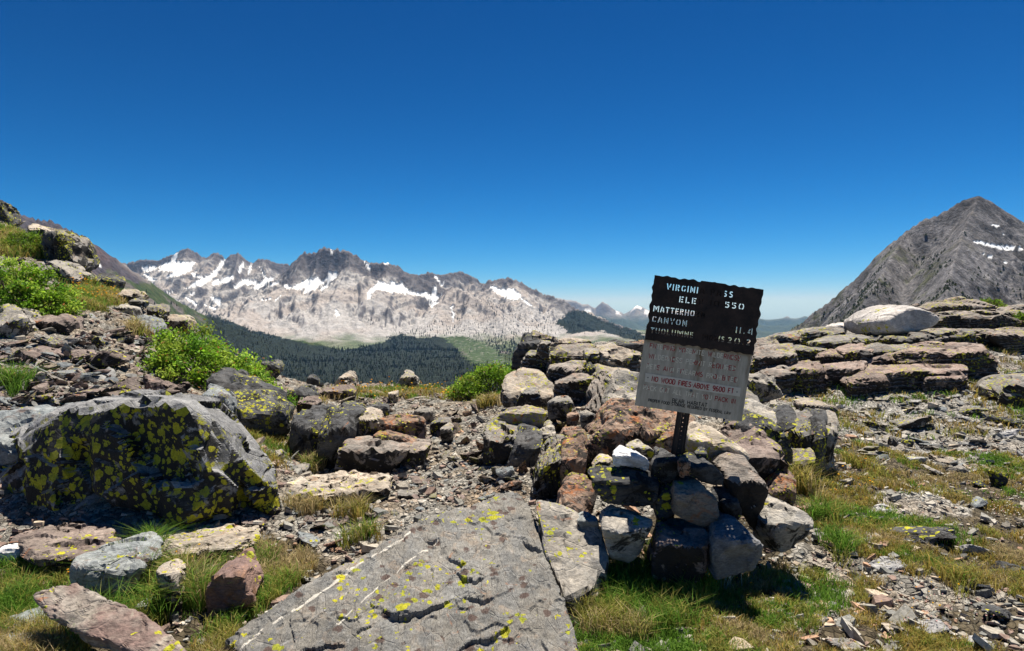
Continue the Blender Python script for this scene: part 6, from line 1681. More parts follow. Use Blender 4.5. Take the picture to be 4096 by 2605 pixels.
def tussock(label, px, py, r, h, pal, n=420, seed=0, lean=0.75):
    rng = np.random.default_rng(seed)
    g = hit(px, py)
    wts = np.array(pal, float)
    k = rng.choice(4, 1, p=wts / wts.sum())
    m = 14
    pals = rng.choice(4, m, p=wts / wts.sum())
    C = np.stack([g[0] + rng.normal(0, r * .45, m), g[1] + rng.normal(0, r * .4, m), np.zeros(m)], -1)
    P, hh, w, cols = tufts(rng, C, n // m, np.full(m, r * .35), np.full(m, h), pals, lean=lean)
    V, Fc, cc = blades(P, hh, lean, w, cols, rng)
    o = add('grass_tuft', mesh_np('grass_tuft', V - g, Fc, False, cc), M_BLADE, None, g)
    tag(o, label, 'grass tuft', 'grass tufts')
TU = [('dry tan tussock in the central scree nearest the lichened boulder', 305, 513, .12, .13, (0, 1, 1, 4)), ('dry brown tussock in the middle of the scree', 356, 515, .13, .14, (.5, 2, 1, 4)), ('greener tussock against the upper edge of the veined slab', 362, 540, .13, .13, (2, 3, 1, 1)),
      ('green cushion of herbs left of the veined slab', 262, 566, .2, .10, (4, 2, 0, 1)), ('grey-green cushion below the scree at the left of the slab', 282, 582, .14, .10, (4, 2, 0, 1)), ('grass tuft at the left foot of the middle outcrop', 313, 470, .1, .16, (1, 3, 0, 3)),
      ('pale dry tuft leaning on the outcrop right of the cairn', 800, 492, .16, .24, (.5, 3, 1, 3)), ('green clump at the right end of the cairn', 826, 522, .14, .16, (4, 2, 1, 0)), ('bright green clump in the shade right of the cairn', 832, 548, .14, .13, (5, 1, 0, 0)),
      ('ochre sedge clump at the lower right', 962, 582, .15, .12, (1, 3, 4, 0)), ('ochre clump beside the upright outcrop', 860, 466, .22, .12, (0, 2, 5, 0)), ('tall green sedge in the bottom left grass', 135, 590, .07, .26, (4, 3, 0, 1)),
      ('second tall sedge behind the blade of rock', 190, 590, .1, .2, (3, 4, 0, 1.5)), ('green tuft at the left frame edge', 12, 612, .1, .16, (5, 1, 0, 0)), ('green tuft in front of the curved blade of rock', 100, 636, .12, .2, (5, 1, 0, 0)),
      ('tall grass in front of the middle of the cairn', 688, 582, .1, .26, (4, 2, 0, 1)), ('green tuft on the left slope at the frame edge', 14, 388, .14, .24, (5, 1, 0, 0)), ('grey bushy tuft right of the white boulder', 944, 366, .2, .14, (1, 2, 0, 3)),
      ('dry tuft on the left hillside near the shrub', 137, 335, .2, .22, (0, 2, 1, 4)), ('dry tuft under the middle shrub', 490, 405, .2, .16, (0, 1, 2, 4)), ('ochre tuft between the outcrops left of the sign', 553, 420, .14, .14, (0, 2, 3, 3)),
      ('sedge tuft in the meadow at the lower left', 170, 612, .12, .2, (4, 3, 0, 1)), ('sedge tuft beside the reddish pyramid rock', 196, 606, .1, .22, (4, 3, 0, 1)), ('tall sedge standing before the lichened boulder overhang', 152, 556, .05, .2, (5, 1, 0, 0))]
for i, tt in enumerate(TU):
    tussock(*tt, seed=500 + i)

# ---- shrubs
def tube(path, r0, r1, n=5):
    path = np.asarray(path, float)
    m = len(path)
    Vv = []
    for i, p in enumerate(path):
        t = path[min(i + 1, m - 1)] - path[max(i - 1, 0)]
        t = t / (np.linalg.norm(t) + 1e-9)
        a = np.cross(t, [0.3, 0.9, 0.2]); a /= np.linalg.norm(a); b = np.cross(t, a)
        r = r0 + (r1 - r0) * i / (m - 1)
        for k in range(n):
            th = 2 * math.pi * k / n
            Vv.append(p + r * (math.cos(th) * a + math.sin(th) * b))
    Fc = [(i * n + k, i * n + (k + 1) % n, (i + 1) * n + (k + 1) % n, (i + 1) * n + k) for i in range(m - 1) for k in range(n)]
    return np.array(Vv), np.array(Fc)
def shrub(label, px, py, wpx, hpx, seed, nleaf=13000, tone=1.0, lumps=None, leaf=0.017):
    """low mountain shrub: twigs fanning from the root, leaves in clumps near their ends"""
    rng = np.random.default_rng(seed)
    g = hit(px, py)
    d = g[1]
    rx, hz = wpx * 0.5 * d / F, hpx * d / F
    ry = rx * 0.75
    e = empty('shrub', g, label, 'shrub', 'green shrubs on the pass')
    ncl = 120
    th = rng.uniform(0, 6.28, ncl); ph = np.arccos(rng.uniform(0.0, 1, ncl))
    rad = rng.uniform(0.55, 1.0, ncl) ** 0.6
    C = np.stack([np.cos(th) * np.sin(ph) * rx, np.sin(th) * np.sin(ph) * ry, np.cos(ph) * hz * 0.95 + 0.06], -1) * rad[:, None]
    lump = 1 + 0.30 * perlin(C / (0.3 * rx) + seed, seed % 9)
    C = C * lump[:, None]
    if lumps is not None:
        C[:, 2] *= np.interp(C[:, 0] / rx, np.linspace(-1, 1, len(lumps)), lumps)
    C[:, 2] = np.maximum(C[:, 2], 0.05)
    # follow the slope the shrub grows on
    gz = H(g[0] + C[:, 0], g[1] + C[:, 1]) - g[2]
    C[:, 2] += gz * 0.9
    tv, tf, off = [], [], 0
    for k in range(0, ncl, 2):
        root = np.array([rng.normal(0, rx * .16), rng.normal(0, ry * .16), -0.03])
        root[2] += H([g[0] + root[0]], [g[1] + root[1]])[0] - g[2]
        c = C[k]
        midp = root + (c - root) * np.array([0.55, 0.55, 0.35]) + rng.normal(0, 0.03, 3)
        pth = [root, midp, c * 0.8 + midp * 0.2 + rng.normal(0, .02, 3), c]
        v_, f_ = tube(pth, rng.uniform(.006, .013), 0.003)
        tv.append(v_); tf.append(f_ + off); off += len(v_)
        for q in range(3):
            e2 = c + rng.normal(0, 0.09, 3)
            v_, f_ = tube([midp * .4 + c * .6, e2], 0.004, 0.0015, 4)
            tv.append(v_); tf.append(f_ + off); off += len(v_)
    add('twigs', mesh_np('twigs', np.concatenate(tv), np.concatenate(tf), True), M_TWIG, e)
    wt = rng.uniform(0.3, 1.0, ncl) ** 1.5
    ci = rng.choice(ncl, nleaf, p=wt / wt.sum())
    sp = 0.085 * rx * rng.uniform(0.6, 1.4, nleaf)
    P = C[ci] + rng.normal(0, 1, (nleaf, 3)) * sp[:, None] * np.array([1, 1, 0.75])
    s = leaf * rng.uniform(0.65, 1.35, nleaf)
    a = rng.normal(size=(nleaf, 3)); a /= np.linalg.norm(a, axis=1)[:, None]
    b = np.cross(a, rng.normal(size=(nleaf, 3))); b /= np.linalg.norm(b, axis=1)[:, None]
    V = np.stack([P - a * s[:, None], P + b * (s * .5)[:, None], P + a * s[:, None], P - b * (s * .5)[:, None]], 1).reshape(-1, 3)
    Q = (np.arange(nleaf) * 4)[:, None] + np.arange(4)[None]
    base = np.array([(0.17, 0.31, 0.022), (0.235, 0.37, 0.03), (0.11, 0.23, 0.02), (0.29, 0.39, 0.05)])
    cl = base[rng.integers(0, 4, ncl)] * rng.uniform(0.55, 1.15, (ncl, 1))
    cols = cl[ci] * rng.uniform(0.7, 1.35, (nleaf, 1)) * tone
    red = rng.random(nleaf) < 0.025
    cols[red] = np.array([0.28, 0.13, 0.04])
    add('foliage', mesh_np('foliage', V, Q, False, np.repeat(cols, 4, 0)), M_LEAF, e)
shrub('big bright green shrub at the left edge on the hillside', 28, 316, 92, 46, 601, 16000, 1.15, (1.0, 1.15, 1.0, .8, .65), 0.021)
shrub('wide bright green shrub on the left slope in front of the forest', 216, 387, 124, 43, 602, 18000, 1.3, (.85, 1.15, 1.1, .8, .62), 0.021)
shrub('rounded green shrub on the plateau edge in the middle of the picture', 490, 396, 78, 25, 603, 11000, 1.2, (.7, 1.0, 1.1, 1.05, 0.8), 0.02)
shrub('low green sprigs trailing from the middle shrub to the tan boulder', 528, 376, 40, 12, 604, 3500, 1.0, None, 0.014)
shrub('small green shrub on the right skyline ledges', 990, 310, 28, 9, 605, 3000, 0.95, None, 0.018)
shrub('green shrub cut by the right frame edge', 1022, 330, 24, 14, 606, 3500, 0.95, None, 0.018)
shrub('low yellow-green bush at the foot of the wide left shrub', 258, 386, 26, 14, 607, 3000, 1.15, None, 0.014)
shrub('dark green shrub high on the left hillside below the pale crag', 30, 252, 50, 14, 608, 6000, 0.75, None, 0.018)

# ---- flowers
M_FLOWER = attr_mat('petals', 0.7, 20, 0.9, 1.1, 0, 0, 0.3, 'Object', 2, 0.1)
def flowers(name, label, polys, n, cols, hlo, hhi, size, seed):
    rng = np.random.default_rng(seed)
    P = []
    for poly, share in polys:
        k = int(n * share); q = []
        poly_ = np.array(poly, float)
        while len(q) < k:
            u, v = rng.uniform(poly_[:, 0].min(), poly_[:, 0].max(), 3 * k), rng.uniform(poly_[:, 1].min(), poly_[:, 1].max(), 3 * k)
            ok = inpoly(u, v, poly_)
            q += list(GRIDHIT(u[ok], v[ok]))
        P += q[:k]
    P = np.array(P); m = len(P)
    top = P + np.stack([rng.normal(0, .02, m), rng.normal(0, .02, m), rng.uniform(hlo, hhi, m)], -1)
    s = size * rng.uniform(.7, 1.3, m) * np.clip(P[:, 1] / 4, .9, 2.6)
    k = 6
    a = np.arange(k) * 2 * math.pi / k
    ring = top[:, None] + np.stack([np.cos(a)[None] * s[:, None], np.sin(a)[None] * s[:, None], rng.normal(0, .3, (m, k)) * s[:, None] + 0.3 * s[:, None]], -1)
    low = top - np.stack([np.zeros(m), np.zeros(m), s * .5], -1); hi_ = top + np.stack([np.zeros(m), np.zeros(m), s * .6], -1)
    st = np.maximum(0.0012, 0.25 * P[:, 1] / F)
    f0 = P - np.stack([st, 0 * st, 0 * st], -1); f1 = P + np.stack([st, 0 * st, 0 * st], -1)
    V = np.concatenate([ring, low[:, None], hi_[:, None], f0[:, None], f1[:, None]], 1).reshape(-1, 3)
    b = (np.arange(m) * 10)[:, None]
    i = np.arange(k); j = (i + 1) % k
    T = np.concatenate([np.stack([b + j, b + i, np.broadcast_to(b + 6, (m, k))], -1).reshape(-1, 3), np.stack([b + i, b + j, np.broadcast_to(b + 7, (m, k))], -1).reshape(-1, 3), np.concatenate([b + 8, b + 9, b + 6], 1)])
    cl = np.repeat(np.asarray(cols)[rng.integers(0, len(cols), m)][:, None], 10, 1)
    cl[:, 8:] = (0.12, 0.15, 0.04)
    o = add(name, mesh_np(name, V, T, False, cl.reshape(-1, 3)), M_FLOWER)
    tag(o, label, 'flowers', kind='stuff')
YEL = [(0.75, 0.42, 0.02), (0.80, 0.5, 0.03), (0.78, 0.34, 0.02)]
flowers('yellow_flowers', 'small yellow daisies dotted in the turf right of the cairn and lower left grass', [([(810, 480), (870, 470), (880, 500), (830, 510)], .3), ([(30, 570), (70, 560), (75, 585), (35, 590)], .25), ([(100, 560), (220, 550), (240, 600), (120, 620)], .15), ([(880, 600), (960, 600), (960, 625), (880, 630)], .15), ([(700, 585), (760, 575), (760, 600), (700, 610)], .15)], 70, YEL, 0.07, 0.13, 0.006, 701)
flowers('orange_flowers', 'orange and yellow flowers along the plateau edge and the left hillside', [([(335, 388), (470, 386), (500, 396), (440, 402), (330, 402)], .6), ([(66, 278), (118, 296), (120, 304), (80, 306)], .4)], 170, [(0.72, 0.33, 0.02), (0.75, 0.44, 0.03)], 0.07, 0.16, 0.006, 702)
flowers('white_flowers', 'tiny white and pink flowers in the turf at the right', [([(980, 500), (1035, 490), (1035, 530), (990, 530)], .4), ([(890, 605), (960, 600), (1000, 630), (900, 640)], .35), ([(770, 395), (830, 388), (830, 410), (770, 412)], .25)], 190, [(0.75, 0.72, 0.62), (0.72, 0.45, 0.42), (0.78, 0.76, 0.6)], 0.03, 0.07, 0.004, 703)
# woolly white-headed plant in front of the cairn
g = hit(722, 590)
e = empty('flower_plant', g, 'pale woolly flower stalks in front of the blue-grey cairn rock', 'flower')
rng = np.random.default_rng(9)
tv, tf, hv_, hf_, o1, o2 = [], [], [], [], 0, 0
for k in range(13):
    b = np.array([rng.normal(0, .05), rng.normal(0, .03), -.01]); t_ = b + np.array([rng.normal(0, .03), rng.normal(0, .02), rng.uniform(.09, .17)])
    v_, f_ = tube([b, (b + t_) / 2 + rng.normal(0, .006, 3), t_], .0022, .0018, 5)
    tv.append(v_); tf.append(f_ + o1); o1 += len(v_)
    D_, T_ = ico(2)
    v_ = t_ + D_ * rng.uniform(.006, .010) * (1 + .2 * rng.normal(size=(len(D_), 1)))
    hv_.append(v_); hf_.append(T_ + o2); o2 += len(v_)
M_WOOL = plain_mat('woolly_petals', (0.62, 0.58, 0.46), 0.9)
add('stalks', mesh_np('stalks', np.concatenate(tv), np.concatenate(tf), True), plain_mat('woolly_stalk', (0.42, 0.43, 0.34), 0.9), e)
add('flower_heads', mesh_np('flower_heads', np.concatenate(hv_), np.concatenate(hf_), False), M_WOOL, e)

# ================================================================== THE SIGN
TH = math.radians(8.0)
SC = 0.61 / 423.0
CEN = W(696.2, 347.6, 3.85)          # middle of both plates together
def uv(cx, cy):
    dx, dy = 2500 + cx / 2.469 - 2785, 1080 + cy / 2.469 - 1390
    return ((dx * math.cos(TH) + dy * math.sin(TH)) * SC, (dx * math.sin(TH) - dy * math.cos(TH)) * SC)

STEN = {
    'V': (.62, [[(.06, 1), (.27, .06)], [(.56, 1), (.42, .4)]]), 'I': (.2, [[(.1, 1), (.1, 0)]]),
    'R': (.6, [[(.1, 1), (.1, 0)], [(.28, .91), (.44, .88), (.5, .74), (.44, .6), (.28, .55)], [(.34, .38), (.5, 0)]]),
    'G': (.62, [[(.27, .91), (.14, .78), (.1, .5), (.14, .22), (.27, .09)], [(.4, .905), (.54, .8)], [(.4, .09), (.53, .2), (.53, .44)]]),
    'N': (.68, [[(.1, 1), (.1, 0)], [(.58, 1), (.58, 0)], [(.29, .78), (.39, .22)]]), 'A': (.68, [[(.08, 0), (.27, .95)], [(.62, 0), (.48, .78)], [(.32, .28), (.42, .28)]]),
    'P': (.6, [[(.1, 1), (.1, 0)], [(.28, .91), (.44, .88), (.5, .72), (.44, .55), (.28, .5)]]), 'S': (.6, [[(.5, .85), (.34, .91), (.17, .85), (.15, .66), (.28, .55), (.4, .47), (.49, .34), (.45, .16), (.3, .09), (.11, .15)]]),
    'E': (.55, [[(.1, 1), (.1, 0)], [(.27, .905), (.52, .905)], [(.27, .5), (.46, .5)], [(.27, .095), (.52, .095)]]), 'L': (.55, [[(.1, 1), (.1, 0)], [(.27, .095), (.52, .095)]]),
    'M': (.95, [[(.1, 1), (.1, 0)], [(.85, 1), (.85, 0)], [(.32, .88), (.475, .38), (.63, .88)]]), 'T': (.6, [[(0, .905), (.6, .905)], [(.3, .74), (.3, 0)]]),
    'H': (.68, [[(.1, 1), (.1, 0)], [(.58, 1), (.58, 0)], [(.26, .5), (.42, .5)]]), 'O': (.72, [[(.29, .91), (.15, .82), (.1, .5), (.15, .18), (.29, .09)], [(.43, .91), (.57, .82), (.62, .5), (.57, .18), (.43, .09)]]),
    'C': (.62, [[(.28, .91), (.15, .82), (.1, .5), (.15, .18), (.28, .09)], [(.42, .905), (.56, .8)], [(.42, .095), (.56, .2)]]), 'Y': (.64, [[(.05, 1), (.22, .58)], [(.6, 1), (.46, .66)], [(.33, .4), (.33, 0)]]),
    'U': (.68, [[(.1, 1), (.1, .25), (.16, .13), (.27, .09)], [(.58, 1), (.58, .25), (.52, .13), (.41, .09)]]), 'D': (.65, [[(.1, 1), (.1, 0)], [(.28, .905), (.46, .84), (.54, .66), (.54, .34), (.46, .16), (.28, .095)]]),
    'W': (.95, [[(.06, 1), (.2, .02)], [(.89, 1), (.75, .02)], [(.38, .14), (.475, .62), (.57, .14)]]), '1': (.2, [[(.1, 1), (.1, 0)]]),
    '0': (.72, [[(.29, .91), (.15, .82), (.1, .5), (.15, .18), (.29, .09)], [(.43, .91), (.57, .82), (.62, .5), (.57, .18), (.43, .09)]]),
    '2': (.58, [[(.1, .8), (.2, .91), (.38, .9), (.47, .74), (.38, .52), (.2, .3)], [(.08, .095), (.52, .095)]]), '5': (.6, [[(.28, .905), (.52, .905)], [(.12, 1), (.12, .6)], [(.27, .56), (.42, .53), (.5, .38), (.48, .22), (.38, .1), (.24, .09), (.1, .15)]]),
    '4': (.6, [[(.48, 1), (.48, 0)], [(.3, .86), (.14, .46)], [(.06, .28), (.32, .28)]]), '.': (.2, [[(.1, 0), (.1, .18)]]), ',': (.2, [[(.12, .1), (.08, -.12)]]), ' ': (.4, []),
}
LINE = {
    'A': (.6, [[(0, 0), (.3, 1), (.6, 0)], [(.1, .34), (.5, .34)]]), 'B': (.54, [[(0, 0), (0, 1), (.36, 1), (.48, .9), (.48, .64), (.36, .53), (0, .53)], [(.36, .53), (.54, .4), (.54, .14), (.4, 0), (0, 0)]]),
    'C': (.56, [[(.56, .8), (.46, .96), (.3, 1), (.12, .93), (0, .68), (0, .32), (.12, .07), (.3, 0), (.46, .04), (.56, .2)]]), 'D': (.56, [[(0, 0), (0, 1), (.3, 1), (.48, .9), (.56, .7), (.56, .3), (.48, .1), (.3, 0), (0, 0)]]),
    'E': (.48, [[(.48, 1), (0, 1), (0, 0), (.48, 0)], [(0, .52), (.4, .52)]]), 'F': (.46, [[(.46, 1), (0, 1), (0, 0)], [(0, .52), (.38, .52)]]),
    'G': (.6, [[(.56, .82), (.46, .96), (.3, 1), (.12, .93), (0, .68), (0, .32), (.12, .07), (.3, 0), (.48, .05), (.58, .2), (.58, .45), (.34, .45)]]), 'H': (.55, [[(0, 0), (0, 1)], [(.55, 0), (.55, 1)], [(0, .52), (.55, .52)]]),
    'I': (.06, [[(.03, 0), (.03, 1)]]), 'K': (.55, [[(0, 0), (0, 1)], [(.52, 1), (0, .42)], [(.18, .6), (.55, 0)]]), 'L': (.45, [[(0, 1), (0, 0), (.45, 0)]]), 'M': (.68, [[(0, 0), (0, 1), (.34, .3), (.68, 1), (.68, 0)]]),
    'N': (.55, [[(0, 0), (0, 1), (.55, 0), (.55, 1)]]), 'O': (.62, [[(.31, 1), (.12, .93), (0, .68), (0, .32), (.12, .07), (.31, 0), (.5, .07), (.62, .32), (.62, .68), (.5, .93), (.31, 1)]]),
    'P': (.5, [[(0, 0), (0, 1), (.36, 1), (.5, .88), (.5, .6), (.36, .48), (0, .48)]]), 'Q': (.62, [[(.31, 1), (.12, .93), (0, .68), (0, .32), (.12, .07), (.31, 0), (.5, .07), (.62, .32), (.62, .68), (.5, .93), (.31, 1)], [(.4, .22), (.64, -.06)]]),
    'R': (.52, [[(0, 0), (0, 1), (.36, 1), (.5, .88), (.5, .62), (.36, .5), (0, .5)], [(.26, .5), (.52, 0)]]), 'S': (.52, [[(.5, .86), (.38, 1), (.14, 1), (.02, .86), (.02, .66), (.14, .54), (.38, .46), (.5, .34), (.5, .14), (.38, 0), (.12, 0), (0, .14)]]),
    'T': (.54, [[(0, 1), (.54, 1)], [(.27, 1), (.27, 0)]]), 'U': (.55, [[(0, 1), (0, .22), (.12, .03), (.28, 0), (.43, .03), (.55, .22), (.55, 1)]]), 'V': (.58, [[(0, 1), (.29, 0), (.58, 1)]]),
    'W': (.78, [[(0, 1), (.19, 0), (.39, .75), (.59, 0), (.78, 1)]]), 'Y': (.56, [[(0, 1), (.28, .5), (.56, 1)], [(.28, .5), (.28, 0)]]), ' ': (.42, []), '*': (.2, [[(.05, .45), (.15, .45)], [(.05, .5), (.15, .5)], [(.05, .55), (.15, .55)]]),
    '9': (.52, [[(.04, .05), (.2, 0), (.38, .1), (.5, .4), (.5, .78), (.38, 1), (.14, 1), (.02, .85), (.02, .62), (.14, .47), (.36, .47), (.5, .62)]]), '6': (.52, [[(.46, .95), (.3, 1), (.12, .9), (.02, .6), (.02, .22), (.14, 0), (.38, 0), (.5, .15), (.5, .38), (.38, .53), (.16, .53), (.02, .38)]]),
    '0': (.54, [[(.27, 1), (.1, .93), (0, .68), (0, .32), (.1, .07), (.27, 0), (.44, .07), (.54, .32), (.54, .68), (.44, .93), (.27, 1)]]),
}
def stroke_poly(pts, w):
    """outline of a stroke with mitred bends"""
    P = [np.array(p, float) for p in pts]
    L, Rr = [], []
    for i, p in enumerate(P):
        d0 = P[i] - P[i - 1] if i > 0 else P[1] - P[0]
        d1 = P[i + 1] - P[i] if i < len(P) - 1 else d0
        n0 = np.array([-d0[1], d0[0]]) / (np.linalg.norm(d0) + 1e-9); n1 = np.array([-d1[1], d1[0]]) / (np.linalg.norm(d1) + 1e-9)
        n = n0 + n1
        n = n / (np.linalg.norm(n) + 1e-9)
        k = 1.0 / max(0.45, n @ n0)
        L.append(p + n * w * 0.5 * k); Rr.append(p - n * w * 0.5 * k)
    return L, Rr
def layout(text, font, start, end, cap, gap=0.22):
    """glyph strokes placed between two points of the plate"""
    tot = sum(font[ch][0] for ch in text) + gap * (len(text) - 1)
    s, e = np.array(start), np.array(end)
    L = np.linalg.norm(e - s)
    ux = (e - s) / L; uy = np.array([-ux[1], ux[0]])
    k = L / tot
    x = 0.0
    out = []
    for ch in text:
        w, st = font[ch]
        out.append((ch, [[s + ux * (x + a) * k + uy * b * cap for a, b in pl] for pl in st]))
        x += w + gap
    return out

M_RUSTPLATE = NT('rusted_plate')
v = M_RUSTPLATE.coord('Object', False)
cc = M_RUSTPLATE.mix(M_RUSTPLATE.ramp(M_RUSTPLATE.noise(v, 14, 9, 0.7), 0.35, 0.7), (0.020, 0.015, 0.014), (0.052, 0.034, 0.027))
cc = M_RUSTPLATE.mix(M_RUSTPLATE.ramp(M_RUSTPLATE.noise(v, 60, 6, 0.7), 0.58, 0.72), cc, (0.095, 0.05, 0.03))
M_RUSTPLATE.bsdf(cc, 0.8, 0.3, M_RUSTPLATE.bump(M_RUSTPLATE.noise(v, 90, 6, 0.7), 0.4, 0.002))
M_RUSTPLATE = M_RUSTPLATE.m
M_POST = plain_mat('dark_post_steel', (0.026, 0.022, 0.021), 0.7, 0.2, 0.5, 40)
M_RED = plain_mat('red_paint', (0.34, 0.016, 0.022), 0.55, n=0.35, ns=120)
M_BLACK = plain_mat('black_paint', (0.012, 0.012, 0.014), 0.5)
M_BARE = plain_mat('bare_groove', (0.74, 0.68, 0.54), 0.5, n=0.3, ns=90)
M_BOLT = plain_mat('bolt_steel', (0.16, 0.16, 0.15), 0.45, 0.7)

base_z = 0.02
plen = (CEN[2] - base_z) / math.cos(TH)
sroot = empty('trail_sign', (CEN[0] - math.sin(TH) * plen, CEN[1], base_z), 'weathered two-plate trail sign leaning on a perforated steel post in the cairn', 'sign')
sroot.rotation_euler = (math.radians(1.5), TH, math.radians(-5))
ZC = plen            # plate centre along the post
def plate_obj(name, outer, holes, y, thick, mat, parent, smooth=False):
    cu = bpy.data.curves.new(name, 'CURVE')
    cu.dimensions = '2D'; cu.fill_mode = 'BOTH'; cu.extrude = thick * 0.5
    for poly in [outer] + holes:
        sp = cu.splines.new('POLY'); sp.points.add(len(poly) - 1)
        for i, p in enumerate(poly): sp.points[i].co = (p[0], p[1], 0, 1)
        sp.use_cyclic_u = True
    tmp = bpy.data.objects.new('tmp', cu); COL.objects.link(tmp)
    dg = bpy.context.evaluated_depsgraph_get()
    me = bpy.data.meshes.new_from_object(tmp.evaluated_get(dg))
    bpy.data.objects.remove(tmp)
    me.transform(Matrix(((1, 0, 0, 0), (0, 0, -1, 0), (0, 1, 0, 0), (0, 0, 0, 1))))   # stand it up, front towards -y
    me.transform(Matrix.Translation((0, y, 0)))
    me.materials.clear()
    me.name = name
    return add(name, me, mat, parent)
# local z of a plate point = ZC + v
def Z(p): return (p[0], p[1] + ZC)

rnd = random.Random(4)
def wavy(x0, x1, z0, z1, amp, per):
    pts = []
    def edge(a, b):
        L = math.hypot(b[0] - a[0], b[1] - a[1]); n = max(2, int(L / (per / 6)))
        nx, ny = (b[1] - a[1]) / L, -(b[0] - a[0]) / L
        ph = rnd.uniform(0, 6); jit = [rnd.uniform(-1, 1) for _ in range(n + 12)]
        for i in range(n):
            t = i / n
            f = amp * (math.sin(t * L / per * 6.283 + ph + 1.3 * math.sin(t * 7 + ph)) * 0.55 + 0.5 * math.sin(t * L / per * 2.7 + ph * 2) + 0.35 * (jit[i // 3] * (1 - i % 3 / 3) + jit[i // 3 + 1] * (i % 3 / 3))) * min(1, 6 * t, 6 * (1 - t))
            pts.append((a[0] + (b[0] - a[0]) * t + nx * f, a[1] + (b[1] - a[1]) * t + ny * f))
    edge((x0, z0), (x1, z0)); edge((x1, z0), (x1, z1)); edge((x1, z1), (x0, z1)); edge((x0, z1), (x0, z0))
    return pts
outer = [Z(p) for p in wavy(-0.303, 0.306, 0.006, 0.378, 0.006, 0.052)]
ROWS = [('VIRGINIA PASS', (392, 193), (1025, 276), 60), ('ELEV 10,550', (512, 316), (1132, 392), 58), ('MATTERHORN', (266, 405), (760, 470), 58), ('CANYON', (254, 507), (590, 553), 58), ('11.4', (1050, 614), (1216, 634), 60),
        ('TUOLUMNE', (240, 618), (652, 668), 58), ('MDWS', (738, 678), (948, 705), 54), ('20.2', (972, 712), (1196, 738), 58)]
holes = []
for text, a, b, cap in ROWS:
    A, B = Z(uv(*a)), Z(uv(*b)); ch = cap / 2.469 * SC
    for g_, strokes in layout(text, STEN, A, B, ch, 0.2):
        for st in strokes:
            l, r = stroke_poly(st, ch * 0.165)
            holes.append([tuple(p) for p in l] + [tuple(p) for p in r[::-1]])
plate_obj('stencil_plate', outer, holes, -0.012, 0.004, M_RUSTPLATE, sroot)
# dark board behind the middle of the stencil
bx0, bx1 = uv(705, 230)[0], uv(918, 257)[0]
def box_mesh(name, x0, x1, y0, y1, z0, z1, bev=0.0):
    bm = bmesh.new()
    bmesh.ops.create_cube(bm, size=1.0)
    for v_ in bm.verts:
        v_.co = ((x0 + x1) / 2 + v_.co.x * (x1 - x0), (y0 + y1) / 2 + v_.co.y * (y1 - y0), (z0 + z1) / 2 + v_.co.z * (z1 - z0))
    if bev: bmesh.ops.bevel(bm, geom=list(bm.edges), offset=bev, segments=2, affect='EDGES')
    me = bpy.data.meshes.new(name); bm.to_mesh(me); bm.free()
    return me
add('backing_board', box_mesh('backing_board', bx0 + 0.004, bx1 + 0.017, -0.0085, 0.012, ZC + 0.03, ZC + 0.382, 0.002), M_RUSTPLATE, sroot)

# lower aluminium plate with rust runs under the stencil
pw0, pw1, pv0, pv1 = -0.305, 0.302, -0.378, 0.068
nu, nv = 100, 70
U, Vv = np.meshgrid(np.linspace(pw0, pw1, nu), np.linspace(pv0, pv1, nv), indexing='ij')
rust = np.zeros(U.shape)
for cx, top, ln, wdt, st in [(490, 720, .10, .006, .9), (738, 770, .20, .010, 1.0), (700, 800, .16, .006, .7), (862, 780, .16, .008, .9), (1088, 810, .13, .006, .7), (1195, 840, .17, .006, .7), (470, 830, .14, .02, .25), (850, 850, .22, .03, .22), (1060, 880, .2, .03, .2)]:
    uc, vc = uv(cx, top)
    wob = 0.004 * np.sin(Vv * 60 + cx)
    t_ = np.clip((vc - Vv) / ln, -0.15, 3)
    rust = np.maximum(rust, st * np.exp(-((U - uc + wob) / (wdt * (1.2 - 0.4 * np.clip(t_, 0, 1)))) ** 2) * np.exp(-np.maximum(t_, 0) ** 2 * 1.2) * (t_ > -0.14))
rust = np.maximum(rust, 0.55 * np.exp(-((Vv - 0.002) / 0.012) ** 2))
M_ALU = NT('weathered_aluminium')
v = M_ALU.coord('Object', False)
at = M_ALU.n('ShaderNodeAttribute'); at.attribute_name = 'rust'
cc = M_ALU.mix(M_ALU.ramp(M_ALU.noise(M_ALU.stretch(v, (3, 3, 1)), 9, 8, 0.65), 0.3, 0.7), (0.40, 0.355, 0.28), (0.50, 0.445, 0.355))
cc = M_ALU.scale(cc, M_ALU.ramp(M_ALU.noise(M_ALU.stretch(v, (7, 7, 1)), 6, 6, 0.7), 0.3, 0.7, 0.8, 1.15))
rf = M_ALU.math('MULTIPLY', at.outputs['Fac'], M_ALU.ramp(M_ALU.noise(v, 45, 6, 0.7), 0.25, 0.6, 0.55, 1.15))
cc = M_ALU.mix(rf, cc, (0.15, 0.085, 0.025))
M_ALU.bsdf(cc, 0.55, 0.4, None, 0.15)
M_ALU = M_ALU.m
Vf = np.stack([U.ravel(), np.full(U.size, -0.004), Vv.ravel() + ZC], -1)
Vb = Vf + np.array([0, 0.004, 0])
Qf = grid_faces(nu, nv)
n_ = nu * nv
ring = np.concatenate([np.arange(0, nv), np.arange(1, nu) * nv + nv - 1, (nu - 1) * nv + np.arange(nv - 2, -1, -1), np.arange(nu - 2, 0, -1) * nv])
r2 = np.roll(ring, -1)
side = np.stack([ring, r2, r2 + n_, ring + n_], -1)
lower = add('metal_plate', mesh_np('metal_plate', np.concatenate([Vf, Vb]), [Qf[:, ::-1], Qf + n_, side], False, None, {'rust': np.concatenate([rust.ravel(), rust.ravel()])}), M_ALU, sroot)
